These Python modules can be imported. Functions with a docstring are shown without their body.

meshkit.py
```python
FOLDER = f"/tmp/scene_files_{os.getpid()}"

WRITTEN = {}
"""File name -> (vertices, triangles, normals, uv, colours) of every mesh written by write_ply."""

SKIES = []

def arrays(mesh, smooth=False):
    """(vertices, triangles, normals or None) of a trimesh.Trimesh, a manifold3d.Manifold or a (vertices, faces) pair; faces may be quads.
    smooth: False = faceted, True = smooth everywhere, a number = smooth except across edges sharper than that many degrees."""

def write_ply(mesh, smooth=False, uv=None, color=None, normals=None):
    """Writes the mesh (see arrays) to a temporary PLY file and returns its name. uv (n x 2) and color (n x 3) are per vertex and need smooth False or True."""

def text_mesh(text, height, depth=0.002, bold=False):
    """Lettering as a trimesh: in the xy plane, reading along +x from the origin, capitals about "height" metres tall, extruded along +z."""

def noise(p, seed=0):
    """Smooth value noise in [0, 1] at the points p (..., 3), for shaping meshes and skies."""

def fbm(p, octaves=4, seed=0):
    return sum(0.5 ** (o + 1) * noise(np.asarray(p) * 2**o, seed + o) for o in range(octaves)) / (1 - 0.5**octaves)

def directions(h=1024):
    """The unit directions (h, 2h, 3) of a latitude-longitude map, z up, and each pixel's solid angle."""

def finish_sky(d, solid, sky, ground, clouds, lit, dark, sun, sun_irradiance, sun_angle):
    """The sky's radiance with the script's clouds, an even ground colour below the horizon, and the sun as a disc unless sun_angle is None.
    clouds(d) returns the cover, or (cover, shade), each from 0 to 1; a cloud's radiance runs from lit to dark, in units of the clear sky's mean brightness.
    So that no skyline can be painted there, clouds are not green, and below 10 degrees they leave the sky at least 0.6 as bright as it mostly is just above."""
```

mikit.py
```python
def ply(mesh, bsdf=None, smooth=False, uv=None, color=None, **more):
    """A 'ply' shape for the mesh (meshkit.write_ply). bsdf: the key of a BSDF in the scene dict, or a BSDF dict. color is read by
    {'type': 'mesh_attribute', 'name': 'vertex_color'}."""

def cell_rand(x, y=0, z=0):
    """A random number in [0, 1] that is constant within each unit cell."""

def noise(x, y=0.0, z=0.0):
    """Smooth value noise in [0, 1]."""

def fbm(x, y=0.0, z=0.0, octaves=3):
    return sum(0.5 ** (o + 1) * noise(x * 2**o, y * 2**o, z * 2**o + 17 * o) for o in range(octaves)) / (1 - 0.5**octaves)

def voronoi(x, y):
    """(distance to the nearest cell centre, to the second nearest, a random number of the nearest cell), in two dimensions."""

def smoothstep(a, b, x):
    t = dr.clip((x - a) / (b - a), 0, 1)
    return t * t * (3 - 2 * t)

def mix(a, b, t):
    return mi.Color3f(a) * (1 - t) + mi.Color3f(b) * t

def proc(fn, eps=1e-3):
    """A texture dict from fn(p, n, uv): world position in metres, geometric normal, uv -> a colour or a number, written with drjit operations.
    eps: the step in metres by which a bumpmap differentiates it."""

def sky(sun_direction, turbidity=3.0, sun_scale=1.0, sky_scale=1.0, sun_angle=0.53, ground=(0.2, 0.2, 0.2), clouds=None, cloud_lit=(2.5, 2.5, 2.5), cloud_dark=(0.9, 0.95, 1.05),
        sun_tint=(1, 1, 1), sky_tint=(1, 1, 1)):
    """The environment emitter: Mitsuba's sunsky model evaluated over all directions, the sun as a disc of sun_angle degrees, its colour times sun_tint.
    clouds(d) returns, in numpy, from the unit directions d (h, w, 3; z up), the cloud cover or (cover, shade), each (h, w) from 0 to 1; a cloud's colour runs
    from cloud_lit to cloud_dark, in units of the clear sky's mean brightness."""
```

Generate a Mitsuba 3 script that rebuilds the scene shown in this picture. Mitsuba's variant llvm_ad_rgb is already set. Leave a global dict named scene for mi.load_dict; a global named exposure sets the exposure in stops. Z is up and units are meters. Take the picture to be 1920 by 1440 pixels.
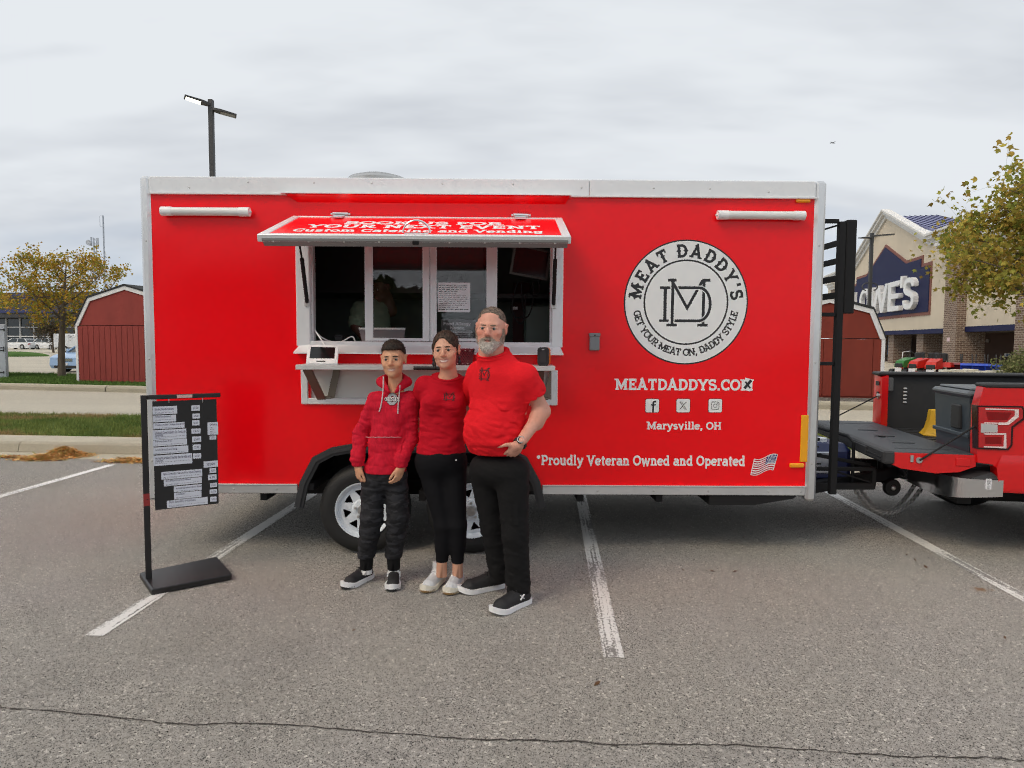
import math, random
import numpy as np, trimesh, manifold3d as m3, mitsuba as mi, drjit as dr
import mikit, meshkit
from mikit import noise, fbm, voronoi, cell_rand, smoothstep, mix
from shapely.geometry import Polygon, LineString, Point, box as sbox, MultiPolygon
from shapely.ops import unary_union
from shapely import affinity
T = mi.ScalarTransform4f
random.seed(7); rng = np.random.default_rng(7)
scene, labels = {}, {}

# ------------------------------------------------------------------ camera
FPX, PITCH, ROLL = 1276.0, math.atan(82 / 1276), 0.006
CAM = np.array([0, 0, 1.6])
fwd = np.array([0, math.cos(PITCH), -math.sin(PITCH)])
upc = np.array([0, math.sin(PITCH), math.cos(PITCH)])
up_w = -math.sin(ROLL) * np.array([1, 0, 0]) + math.cos(ROLL) * upc
scene['camera'] = {'type': 'perspective', 'fov': 2 * math.degrees(math.atan(960 / FPX)), 'fov_axis': 'x', 'near_clip': 0.05, 'far_clip': 3000.0,
                   'to_world': T().look_at(origin=CAM.tolist(), target=(CAM + fwd).tolist(), up=up_w.tolist())}
exposure = 1.68

# ------------------------------------------------------------------ sky: bright overcast
def clouds(d):
    e = d[..., 2:3] + 0.22
    q = np.concatenate([d[..., :1] / e * 0.9, d[..., 1:2] / e * 1.6, d[..., 2:3]], -1)
    n = meshkit.fbm(q * 1.1 + 3.7, 5, 3)
    n2 = meshkit.fbm(q * np.array([2.6, 4.2, 1.0]) + 11.2, 5, 8)
    cover = np.clip(1.25 - 1.5 * np.clip(n - 0.52, 0, 1) - 0.5 * np.exp(-d[..., 2] * 6.0), 0.6, 1)
    shade = np.clip(0.22 + 1.7 * (n2 - 0.5) + 1.5 * (n - 0.5), 0, 1)
    return cover, shade
scene['sky'] = mikit.sky((-0.50, -0.50, 0.72), turbidity=3.5, sun_scale=0.30, sun_angle=26, ground=(0.17, 0.165, 0.155), clouds=clouds,
                         cloud_lit=(2.62, 2.74, 2.86), cloud_dark=(1.92, 2.03, 2.2))

# ------------------------------------------------------------------ helpers
def ray(px, py):
    u, v = (px - 960) / FPX, (720 - py) / FPX
    u0, v0 = u * math.cos(ROLL) - v * math.sin(ROLL), u * math.sin(ROLL) + v * math.cos(ROLL)
    return np.array([1.0, 0, 0]) * u0 + upc * v0 + fwd
def at(px, py, y):
    """The point seen at a pixel of the photograph, at the distance y along the ground."""
    d = ray(px, py); return CAM + d * (y / d[1])
def ground(px, py, z=0.0):
    d = ray(px, py); return CAM + d * ((z - CAM[2]) / d[2])

class Frame:
    def __init__(s, o, ex, ez=(0, 0, 1)):
        s.o = np.array(o, float); s.ex = np.array(ex, float) / np.linalg.norm(ex)
        ez = np.array(ez, float); s.ey = np.cross(ez, s.ex); s.ey /= np.linalg.norm(s.ey); s.ez = np.cross(s.ex, s.ey)
        s.R = np.stack([s.ex, s.ey, s.ez], 1)
    def w(s, p): return np.asarray(p, float) @ s.R.T + s.o
    def l(s, p): return (np.asarray(p, float) - s.o) @ s.R
    def px(s, px, py, y=0.0):  # (x, z) on the plane y
        d = ray(px, py) @ s.R; c = s.l(CAM); q = c + d * ((y - c[1]) / d[1]); return q[0], q[2]
    def pz(s, px, py, z):
        d = ray(px, py) @ s.R; c = s.l(CAM); q = c + d * ((z - c[2]) / d[2]); return q
WORLD = Frame((0, 0, 0), (1, 0, 0))
frame = [WORLD]

def mat(name, color, rough=0.5, metallic=0.0, spec=0.5, bump=None, two=True, **kw):
    key = 'mat_' + name
    if key not in scene:
        c = color if isinstance(color, dict) else {'type': 'rgb', 'value': list(map(float, color))}
        b = {'type': 'principled', 'base_color': c, 'roughness': rough, 'metallic': metallic, 'specular': spec, **kw}
        if bump: b = {'type': 'bumpmap', 'arbitrary': mikit.proc(bump[0], bump[2] if len(bump) > 2 else 1e-3), 'scale': bump[1], 'bsdf': b}
        scene[key] = {'type': 'twosided', 'bsdf': b} if two else b
    return key

def numbered(k):
    if k not in used: used.add(k); return k
    i = 1
    while f'{k}_{i:03d}' in used: i += 1
    k = f'{k}_{i:03d}'; used.add(k); return k
used = set()
def thing(name, label, cat, group=None):
    k = numbered(name); labels[k] = {'label': label, 'category': cat}
    if group: labels[k]['group'] = group
    return k
def cat(*ms):
    flat = []
    for m in ms: flat += m if isinstance(m, (list, tuple)) else [m]
    return trimesh.util.concatenate(flat)
def obj(name, mesh, m, parent=None, smooth=35, label=None, color=None, fr=None, kind=None):
    k = numbered((parent + '__' if parent else '') + name)
    if isinstance(mesh, (list, tuple)) and isinstance(mesh[0], trimesh.Trimesh): mesh = cat(*mesh)
    if isinstance(mesh, (list, tuple)): mesh = trimesh.Trimesh(np.asarray(mesh[0]), np.asarray(mesh[1]), process=False)
    f = fr or frame[0]
    if f is not WORLD: mesh = trimesh.Trimesh(f.w(mesh.vertices), mesh.faces, process=False)
    scene[k] = mikit.ply(mesh, m, smooth=smooth, color=color)
    if label or kind:
        labels.setdefault(k, {})
        if label: labels[k]['label'] = label
        if kind: labels[k]['kind'] = kind
    return k
def solo(name, mesh, m, label, cat_, smooth=35, group=None, color=None, kind=None):
    k = obj(name, mesh, m, None, smooth, color=color); labels[k] = {'label': label, 'category': cat_}
    if group: labels[k]['group'] = group
    if kind: labels[k]['kind'] = kind
    return k
def struct(name, mesh, m, smooth=False, parent=None, color=None):
    k = obj(name, mesh, m, parent, smooth, color=color)
    if parent is None: labels[k] = {'kind': 'structure'}
    return k

def bx(x0, x1, y0, y1, z0, z1, b=0.0):
    x0, x1 = min(x0, x1), max(x0, x1); y0, y1 = min(y0, y1), max(y0, y1); z0, z1 = min(z0, z1), max(z0, z1)
    if b <= 0:
        m = trimesh.creation.box((x1 - x0, y1 - y0, z1 - z0)); m.apply_translation(((x0 + x1) / 2, (y0 + y1) / 2, (z0 + z1) / 2)); return m
    b = min(b, (x1 - x0) / 2.01, (y1 - y0) / 2.01, (z1 - z0) / 2.01); pts = []
    for X, sx in ((x0, 1), (x1, -1)):
        for Y, sy in ((y0, 1), (y1, -1)):
            for Z, sz in ((z0, 1), (z1, -1)):
                pts += [(X + sx * b, Y + sy * b, Z), (X + sx * b, Y, Z + sz * b), (X, Y + sy * b, Z + sz * b)]
    return hull(pts)
def hull(pts):
    m = m3.Manifold.hull_points([tuple(map(float, p)) for p in pts]).to_mesh()
    return trimesh.Trimesh(m.vert_properties[:, :3], m.tri_verts, process=False)
def tube(pts, r, sides=8, closed=False, cap=True):
    p = np.asarray(pts, float); n = len(p); r = np.broadcast_to(r, (n,)).astype(float)
    t = (np.roll(p, -1, 0) - np.roll(p, 1, 0)) if closed else np.gradient(p, axis=0)
    t /= np.linalg.norm(t, axis=1, keepdims=True) + 1e-12
    a = np.cross(t[0], [0, 0, 1.0] if abs(t[0][2]) < 0.9 else [1.0, 0, 0]); A = []
    for i in range(n):
        a = a - t[i] * (a @ t[i]); a /= np.linalg.norm(a) + 1e-12; A.append(a)
    A = np.array(A); B = np.cross(t, A); g = np.arange(sides) * 2 * np.pi / sides
    v = (p[:, None] + r[:, None, None] * (np.cos(g)[None, :, None] * A[:, None] + np.sin(g)[None, :, None] * B[:, None])).reshape(-1, 3)
    f = []; m = n if closed else n - 1
    for i in range(m):
        for j in range(sides):
            a0, a1 = i * sides + j, i * sides + (j + 1) % sides; b0, b1 = (a0 + sides) % (n * sides), (a1 + sides) % (n * sides)
            f += [(a0, a1, b1), (a0, b1, b0)]
    if cap and not closed:
        for e, s in ((0, 1), (n - 1, -1)):
            for j in range(1, sides - 1):
                q = (e * sides, e * sides + j + 1, e * sides + j); f.append(q if s > 0 else q[::-1])
    return trimesh.Trimesh(v, f, process=False)
def bar(a, b, w, h=None, up=(0, 0, 1), bev=0.0):
    """A rectangular bar from a to b, w wide across and h along up."""
    h = h or w; a, b = np.asarray(a, float), np.asarray(b, float); d = b - a; L = np.linalg.norm(d); d /= L
    s = np.cross(d, up); s = s / (np.linalg.norm(s) + 1e-9) if np.linalg.norm(s) > 1e-6 else np.array([1.0, 0, 0]); u = np.cross(s, d)
    m = bx(-w / 2, w / 2, 0, L, -h / 2, h / 2, bev); m.vertices = m.vertices @ np.stack([s, d, u]) + a; return m
def cyl(a, b, r, n=16, r2=None):
    return tube([a, b], [r, r if r2 is None else r2], n)
def lathe(prof, n=32, axis='z'):
    """prof: (r, h) pairs from bottom to top; closed where r = 0."""
    prof = np.asarray(prof, float); g = np.arange(n) * 2 * np.pi / n
    v = np.stack([np.outer(prof[:, 0], np.cos(g)), np.outer(prof[:, 0], np.sin(g)), np.repeat(prof[:, 1:], n, 1)], -1).reshape(-1, 3)
    f = []
    for i in range(len(prof) - 1):
        for j in range(n):
            a0, a1 = i * n + j, i * n + (j + 1) % n; f += [(a0, a1, a1 + n), (a0, a1 + n, a0 + n)]
    m = trimesh.Trimesh(v, f, process=False)
    if axis == 'y': m.vertices = m.vertices[:, [0, 2, 1]] * [1, 1, -1]
    if axis == 'x': m.vertices = m.vertices[:, [2, 1, 0]] * [1, 1, -1]
    return m
def polys(shape): return [g for g in getattr(shape, 'geoms', [shape]) if g.area > 1e-9]
def extr(shape, depth):
    return cat([trimesh.creation.extrude_polygon(g, depth, engine='earcut') for g in polys(shape)])
def wallplate(shape, y0, y1):
    """A shape in (x, z), extruded from y0 to y1."""
    m = extr(shape, abs(y1 - y0)); v = m.vertices; m.vertices = np.stack([v[:, 0], max(y0, y1) - v[:, 2], v[:, 1]], 1); return m
def plate(shape, z0, z1):
    m = extr(shape, z1 - z0); m.vertices = m.vertices + [0, 0, z0]; return m
def sweep_x(poly, x0, x1):
    """A polygon in (y, z), swept along x."""
    m = extr(poly, x1 - x0); v = m.vertices; m.vertices = np.stack([v[:, 2] + x0, v[:, 0], v[:, 1]], 1); return m
def mv(m, t=(0, 0, 0), R=None, s=1.0):
    m = m.copy(); v = m.vertices * s
    if R is not None: v = v @ np.asarray(R).T
    m.vertices = v + np.asarray(t, float); return m
def rotm(axis, deg): return trimesh.transformations.rotation_matrix(math.radians(deg), axis)[:3, :3]
def ball(c, r, n=2):
    m = trimesh.creation.icosphere(n); m.vertices = m.vertices * np.asarray(r) + np.asarray(c); return m
def sheet(pts, z=0.0):
    """A flat polygon on the ground from (x, y) points."""
    m = trimesh.creation.extrude_polygon(Polygon(pts), 0.01, engine='earcut'); up = m.face_normals[:, 2] > 0.9
    m = trimesh.Trimesh(np.array(m.vertices), m.faces[up], process=False); m.remove_unreferenced_vertices(); m.vertices = m.vertices + [0, 0, z - 0.01]; return m
def bez(p0, p1, p2, p3, n=12):
    t = np.linspace(0, 1, n)[:, None]; p0, p1, p2, p3 = map(np.asarray, (p0, p1, p2, p3))
    return (1 - t) ** 3 * p0 + 3 * t * (1 - t) ** 2 * p1 + 3 * t * t * (1 - t) * p2 + t ** 3 * p3

# ------------------------------------------------------------------ a slab-serif stroke alphabet for the vinyl lettering
def _arc(cx, cy, rx, ry, a0, a1, n=14):
    a = np.radians(np.linspace(a0, a1, n)); return [(cx + rx * math.cos(t), cy + ry * math.sin(t)) for t in a]
def _glyphs():
    G, A = {}, _arc; X = 0.72
    def g(c, adv, strokes, bot=(), top=(), mid=(), boxes=()): G[c] = (adv, strokes, bot, top, mid, boxes)
    g('A', .92, [[(.16, .05), (.46, .95), (.76, .05)], [(.25, .3), (.67, .3)]], (.14, .78), (), (), [(.27, .88, .55, 1)])
    g('B', .80, [[(.22, 0), (.22, 1)], [(.1, .91), (.46, .91)] + A(.46, .71, .19, .2, 85, -85) + [(.2, .51)], [(.2, .51), (.48, .51)] + A(.48, .3, .22, .21, 85, -85) + [(.1, .09)]])
    g('C', .80, [A(.45, .5, .34, .41, 40, 320, 22)], (), (), (), [(.62, .62, .74, .98), (.62, .02, .74, .3)])
    g('D', .86, [[(.22, 0), (.22, 1)], [(.08, .91), (.42, .91)] + A(.42, .5, .34, .41, 88, -88, 18) + [(.08, .09)]])
    g('E', .78, [[(.22, 0), (.22, 1)], [(.08, .91), (.7, .91)], [(.2, .51), (.56, .51)], [(.08, .09), (.7, .09)]], (), (), (), [(.6, .68, .72, 1), (.6, 0, .72, .32), (.46, .38, .57, .64)])
    g('F', .74, [[(.22, 0), (.22, 1)], [(.08, .91), (.7, .91)], [(.2, .49), (.56, .49)]], (.22,), (), (), [(.6, .66, .72, 1), (.46, .36, .57, .62)])
    g('G', .86, [A(.45, .5, .34, .41, 42, 345, 22), [(.52, .44), (.84, .44)], [(.75, .44), (.75, .1)]], (), (), (), [(.62, .62, .74, .98)])
    g('H', .94, [[(.22, 0), (.22, 1)], [(.72, 0), (.72, 1)], [(.2, .5), (.74, .5)]], (.22, .72), (.22, .72))
    g('I', .44, [[(.22, 0), (.22, 1)]], (.22,), (.22,))
    g('K', .88, [[(.22, 0), (.22, 1)], [(.22, .42), (.68, .96)], [(.4, .6), (.74, .04)]], (.22, .74), (.22, .68))
    g('L', .72, [[(.22, 0), (.22, 1)], [(.08, .09), (.66, .09)]], (), (.22,), (), [(.57, 0, .68, .34)])
    g('M', 1.12, [[(.2, 0), (.2, 1)], [(.92, 0), (.92, 1)], [(.2, .97), (.56, .2), (.92, .97)]], (.2, .92), (.14, .98))
    g('N', .96, [[(.2, 0), (.2, 1)], [(.76, 0), (.76, 1)], [(.2, .96), (.76, .04)]], (.2,), (.14, .76))
    g('O', .9, [A(.45, .5, .35, .41, 0, 360, 30)])
    g('P', .80, [[(.22, 0), (.22, 1)], [(.08, .91), (.46, .91)] + A(.46, .67, .22, .24, 86, -86) + [(.2, .43)]], (.22,))
    g('R', .88, [[(.22, 0), (.22, 1)], [(.08, .91), (.46, .91)] + A(.46, .69, .21, .22, 86, -86) + [(.2, .47)], [(.42, .47), (.72, .04)]], (.22, .74))
    g('S', .74, [A(.37, .71, .26, .2, 25, 270, 16) + A(.37, .29, .28, .21, 90, -155, 16)[0:]], (), (), (), [(.52, .66, .64, .98), (.1, .02, .21, .34)])
    g('T', .82, [[(.41, 0), (.41, 1)], [(.06, .91), (.76, .91)]], (.41,), (), (), [(.04, .66, .15, 1), (.67, .66, .78, 1)])
    g('U', .92, [[(.2, 1), (.2, .38)] + A(.46, .36, .26, .27, 180, 360, 14) + [(.72, 1)]], (), (.2, .72))
    g('V', .9, [[(.16, .96), (.45, .06), (.74, .96)]], (), (.14, .76))
    g('X', .9, [[(.16, .03), (.74, .97)], [(.16, .97), (.74, .03)]], (.14, .76), (.14, .76))
    g('Y', .9, [[(.14, .96), (.45, .44), (.76, .96)], [(.45, 0), (.45, .48)]], (.45,), (.14, .76))
    g('a', .68, [A(.32, .5, .22, .14, 150, 10, 10) + [(.53, .1)], [(.53, .4), (.3, .4)] + A(.3, .24, .19, .16, 90, 270, 10) + [(.53, .16)], [(.5, .07), (.66, .07)]])
    g('c', .62, [A(.34, .36, .25, .28, 45, 315, 16)], (), (), (), [(.46, .42, .56, .7)])
    g('d', .72, [[(.53, .0), (.53, 1.02)], A(.32, .36, .21, .28, 45, 315, 16), [(.5, .07), (.68, .07)], [(.38, .95), (.53, .95)]])
    g('e', .64, [[(.09, .38), (.55, .38)], A(.33, .36, .25, .28, 5, 320, 18)])
    g('g', .70, [[(.53, .68), (.53, -.02)] + A(.31, -.02, .22, .19, 0, -150, 10), A(.32, .36, .21, .28, 45, 315, 16), [(.5, .65), (.66, .65)]])
    g('i', .40, [[(.2, 0), (.2, X)], [(.08, X - .07), (.2, X - .07)], [(.11, .93), (.29, .93)]], (.2,))
    g('l', .40, [[(.2, 0), (.2, 1.02)], [(.06, .95), (.2, .95)]], (.2,))
    g('m', 1.08, [[(.2, 0), (.2, X)], [(.06, X - .07), (.2, X - .07)], A(.37, .44, .17, .2, 180, 0, 10) + [(.54, 0)], A(.71, .44, .17, .2, 180, 0, 10) + [(.88, 0)]], (.2, .54, .88))
    g('n', .76, [[(.2, 0), (.2, X)], [(.06, X - .07), (.2, X - .07)], A(.38, .44, .18, .2, 180, 0, 10) + [(.56, 0)]], (.2, .56))
    g('o', .68, [A(.34, .36, .25, .28, 0, 360, 24)])
    g('p', .72, [[(.2, -.28), (.2, X)], [(.06, X - .07), (.2, X - .07)], A(.4, .36, .21, .28, 135, -135, 16)], ())
    g('r', .56, [[(.2, 0), (.2, X)], [(.06, X - .07), (.2, X - .07)], A(.38, .42, .18, .22, 170, 60, 8)], (.2,), (), (), [(.42, .48, .54, .72)])
    g('s', .58, [A(.29, .5, .19, .14, 30, 270, 12) + A(.29, .22, .2, .15, 90, -150, 12)])
    g('t', .48, [[(.22, .92), (.22, .2)] + A(.34, .2, .12, .13, 180, 290, 8), [(.06, X - .07), (.44, X - .07)]])
    g('u', .76, [[(.2, X), (.2, .26)] + A(.37, .26, .17, .19, 180, 350, 10), [(.56, X), (.56, 0)], [(.06, X - .07), (.2, X - .07)], [(.44, X - .07), (.56, X - .07)], [(.56, .07), (.7, .07)]])
    g('v', .72, [[(.13, X - .04), (.36, .05), (.59, X - .04)], [(.02, X - .07), (.24, X - .07)], [(.48, X - .07), (.7, X - .07)]])
    g('w', 1.0, [[(.13, X - .04), (.31, .05), (.5, X - .1), (.69, .05), (.87, X - .04)], [(.02, X - .07), (.24, X - .07)], [(.76, X - .07), (.98, X - .07)]])
    g('y', .72, [[(.13, X - .04), (.36, .07)], [(.59, X - .04), (.33, -.08), (.2, -.22), (.06, -.22)], [(.02, X - .07), (.24, X - .07)], [(.48, X - .07), (.7, X - .07)]])
    g('.', .34, [[(.17, 0), (.17, .2)]]); g(',', .34, [[(.2, .2), (.17, -.02), (.1, -.16)]]); g("'", .34, [[(.17, 1), (.17, .68)]])
    g('*', .5, [[(.25 + .2 * math.cos(a), .8 + .2 * math.sin(a)), (.25 - .2 * math.cos(a), .8 - .2 * math.sin(a))] for a in (math.pi / 2, math.pi / 6, -math.pi / 6)])
    return G
GLYPHS = _glyphs(); _gc = {}
def glyph(c, w=.17, spur=False):
    k = (c, w, spur)
    if k not in _gc:
        adv, st, bot, top, mid, boxes = GLYPHS[c]
        sh = [LineString(s).buffer(w / 2 if c != '*' else w * .32, cap_style=2, join_style=2 if len(s) < 7 else 1, mitre_limit=1.6) for s in st]
        sh += [sbox(x - .17, 0, x + .17, .13) for x in bot] + [sbox(x - .17, .87, x + .17, 1) for x in top] + [sbox(*b) for b in boxes]
        if spur and c.isalpha():
            u = unary_union(sh); x0, _, x1, _ = u.bounds
            for x in ((x0 + w / 2 + .02, x1 - w / 2 - .02) if c in 'MDN' else (x0 + w / 2 + .03,) if c in 'EB' else ((x0 + x1) / 2,) if c in 'TY' else ()):
                sh.append(Polygon([(x - .2, .5), (x, .66), (x + .2, .5), (x, .34)]))
        _gc[k] = (unary_union(sh).buffer(0), adv)
    return _gc[k]
def slab(text, h, track=.0, w=.17, spur=False):
    x, out = 0.0, []
    for c in text:
        if c == ' ': x += .36 + track; continue
        s, adv = glyph(c, w, spur); out.append(affinity.translate(s, x)); x += adv + track
    return affinity.scale(unary_union(out), h, h, origin=(0, 0)), x * h
def slab_fit(text, x0, x1, z, h, **kw):
    s, L = slab(text, h, **kw); b = s.bounds; k = (x1 - x0) / (b[2] - b[0])
    return affinity.translate(affinity.scale(s, k, 1, origin=(b[0], 0)), x0 - b[0], z)
def arc_text(text, r, a_mid, h, cx, cz, inside=False, track=.05, w=.17, spur=False, span=None, only=None):
    adv = [(.36 if c == ' ' else GLYPHS[c][0]) + track for c in text]; L = sum(adv) * h
    k = 1.0 if span is None else math.radians(span) * r / L
    s, out = -L * k / 2, []
    for i, (c, a) in enumerate(zip(text, adv)):
        m = s + a * h * k / 2; s += a * h * k
        if c == ' ' or (only and not only[0] <= i < only[1]): continue
        g = affinity.scale(affinity.translate(glyph(c, w, spur)[0], -GLYPHS[c][0] / 2), h, h, origin=(0, 0))
        if not inside: th = math.radians(a_mid) - m / r; g = affinity.rotate(affinity.translate(g, 0, r), math.degrees(th) - 90, origin=(0, 0))
        else: th = math.radians(a_mid) + m / r; g = affinity.rotate(affinity.translate(g, 0, -r - 0), math.degrees(th) + 90, origin=(0, 0))
        out.append(affinity.translate(g, cx, cz))
    return unary_union(out)
def sans(text, h, bold=False):
    """Plain lettering as a flat mesh in (x, z), facing -y."""
    m = meshkit.text_mesh(text, h, 0.0006, bold); v = m.vertices; m.vertices = np.stack([v[:, 0], -v[:, 2], v[:, 1]], 1); return m
# ================================================================== ground, kerbs, road, grass
def aspcol(p, n, uv):
    f1, _, r1 = voronoi(p.x * 95, p.y * 95); _, _, r2 = voronoi(p.x * 240, p.y * 240)
    base = fbm(p.x * .55, p.y * .55, 0, 4); warm = fbm(p.x * 1.7 + 9, p.y * 1.7, 3, 3)
    lum = .262 + .05 * (base - .5) + .12 * (r1 - .5) + .14 * (r2 - .5) + .24 * smoothstep(.90, .98, r1) * r2 - .15 * smoothstep(.78, .95, 1 - r2)
    far = smoothstep(6., 11., p.y); c = mi.Color3f(lum * 1.03, lum * .985, lum * (.905 - .05 * (warm - .5)))
    rust = smoothstep(.6, .1, dr.sqrt(dr.square((p.x - 3.06) / .16) + dr.square((p.y - 4.33) / .11)) + .6 * (fbm(p.x * 40, p.y * 40, 0, 2) - .4))
    oil = smoothstep(.62, .8, fbm(p.x * .9 + 20, p.y * .9, 5, 3)) * .12
    return mix(c * (1 - oil), (.17, .085, .03), rust * .8)
ASP = mat('asphalt', mikit.proc(aspcol), .85, spec=.25, bump=(lambda p, n, uv: 1 - voronoi(p.x * 110, p.y * 110)[0] + .5 * noise(p.x * 300, p.y * 300), .0028, .001))
CON = mat('concrete', mikit.proc(lambda p, n, uv: mix((.29, .265, .20), (.40, .37, .29), fbm(p.x * 1.6, p.y * 2.2, p.z * 3, 4)) * (.9 + .2 * noise(p.x * 60, p.y * 60, p.z * 60))), .8)
ROAD = mat('road_concrete', mikit.proc(lambda p, n, uv: mix((.29, .265, .215), (.37, .345, .285), fbm(p.x * .25, p.y * .9, 0, 4)) * (.93 + .14 * noise(p.x * 25, p.y * 25))), .85)
SOIL = mat('turf', mikit.proc(lambda p, n, uv: mix(mix((.035, .07, .012), (.075, .11, .022), fbm(p.x * 3, p.y * 3, 0, 3)), (.20, .14, .06), smoothstep(.62, .75, fbm(p.x * .9 + 3, p.y * 1.2, 2, 3)))), .95)
# kerb lines, left end and right end of each, on the ground
def gl(pts, z=0.0): return [ground(x, y, z)[:2] for x, y in pts]
k0 = gl([(0, 858), (270, 863.5)]); kd = np.array(k0[1]) - k0[0]; kd /= np.linalg.norm(kd); kn = np.array([-kd[1], kd[0]])
KF = Frame((*k0[0], 0), (*kd, 0))                          # near kerb frame: y grows away from the camera
f0 = np.array(ground(0, 729.5)[:2]); f1_ = np.array(ground(1600, 768)[:2]); fd = f1_ - f0; fd /= np.linalg.norm(fd)
FF = Frame((*f0, 0), (*fd, 0))                             # far kerb frame
struct('ground', sheet([(-900, -500), (900, -500), (900, 1500), (-900, 1500)], -.03), mat('far_ground', (.30, .285, .25), .9))
lot = struct('parking_lot', cat(sheet([(-70, -60), (80, -60), (80, KF.w((90, 0, 0))[1]), tuple(KF.w((90, 0, 0))[:2]), tuple(KF.w((-60, 0, 0))[:2]), (-70, KF.w((-60, 0, 0))[1])], 0)), ASP)
for nm in ('gutter',):
    frame[0] = KF
    struct('gutter', [bx(x, x + 3.02, .0, .42, -.1, .006, .004) for x in np.arange(-50, 90, 3.03)], CON)
    kp = Polygon([(.40, -.1), (.40, .02), (.43, .12), (.47, .15), (1.02, .15), (1.02, -.1)])
    ks = 'kerb'; used.add(ks); labels[ks] = {'kind': 'structure'}
    for x in np.arange(-12.2, 30, 3.03): obj('kerb_stone', sweep_x(kp, x, x + 3.02), CON, ks, False)
    gsy = .15
# grass strip between near kerb and road
gy1 = KF.l((*ground(0, 788)[:2], 0))[1]; gw = gy1 - 1.02
struct('grass_verge', [bx(-50, 90, 1.02, gy1, -.1, .13)], SOIL)
struct('road_edge', [bx(-50, 90, gy1, gy1 + .16, -.1, .14, .01)], CON)
frame[0] = WORLD
pr = [KF.w((-120, gy1 + .16, 0)), KF.w((160, gy1 + .16, 0)), FF.w((160, 0, 0)), FF.w((-120, 0, 0))]
struct('road', sheet([p[:2] for p in pr], -.012), ROAD)
frame[0] = FF
used.add('kerb_001'); labels['kerb_001'] = {'kind': 'structure'}
kp = Polygon([(0, -.1), (.0, .10), (.03, .15), (.08, .165), (.34, .165), (.34, -.1)])
for i, x in enumerate(np.arange(-34, 62, 4.6) + 1.0): obj('kerb_stone', sweep_x(kp, x, x + 4.56), CON, 'kerb_001', False)
obj('joint', bx(-34, 60, .02, .33, -.1, .13), mat('joint_dark', (.09, .08, .065), .9), 'kerb_001', False)
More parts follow.
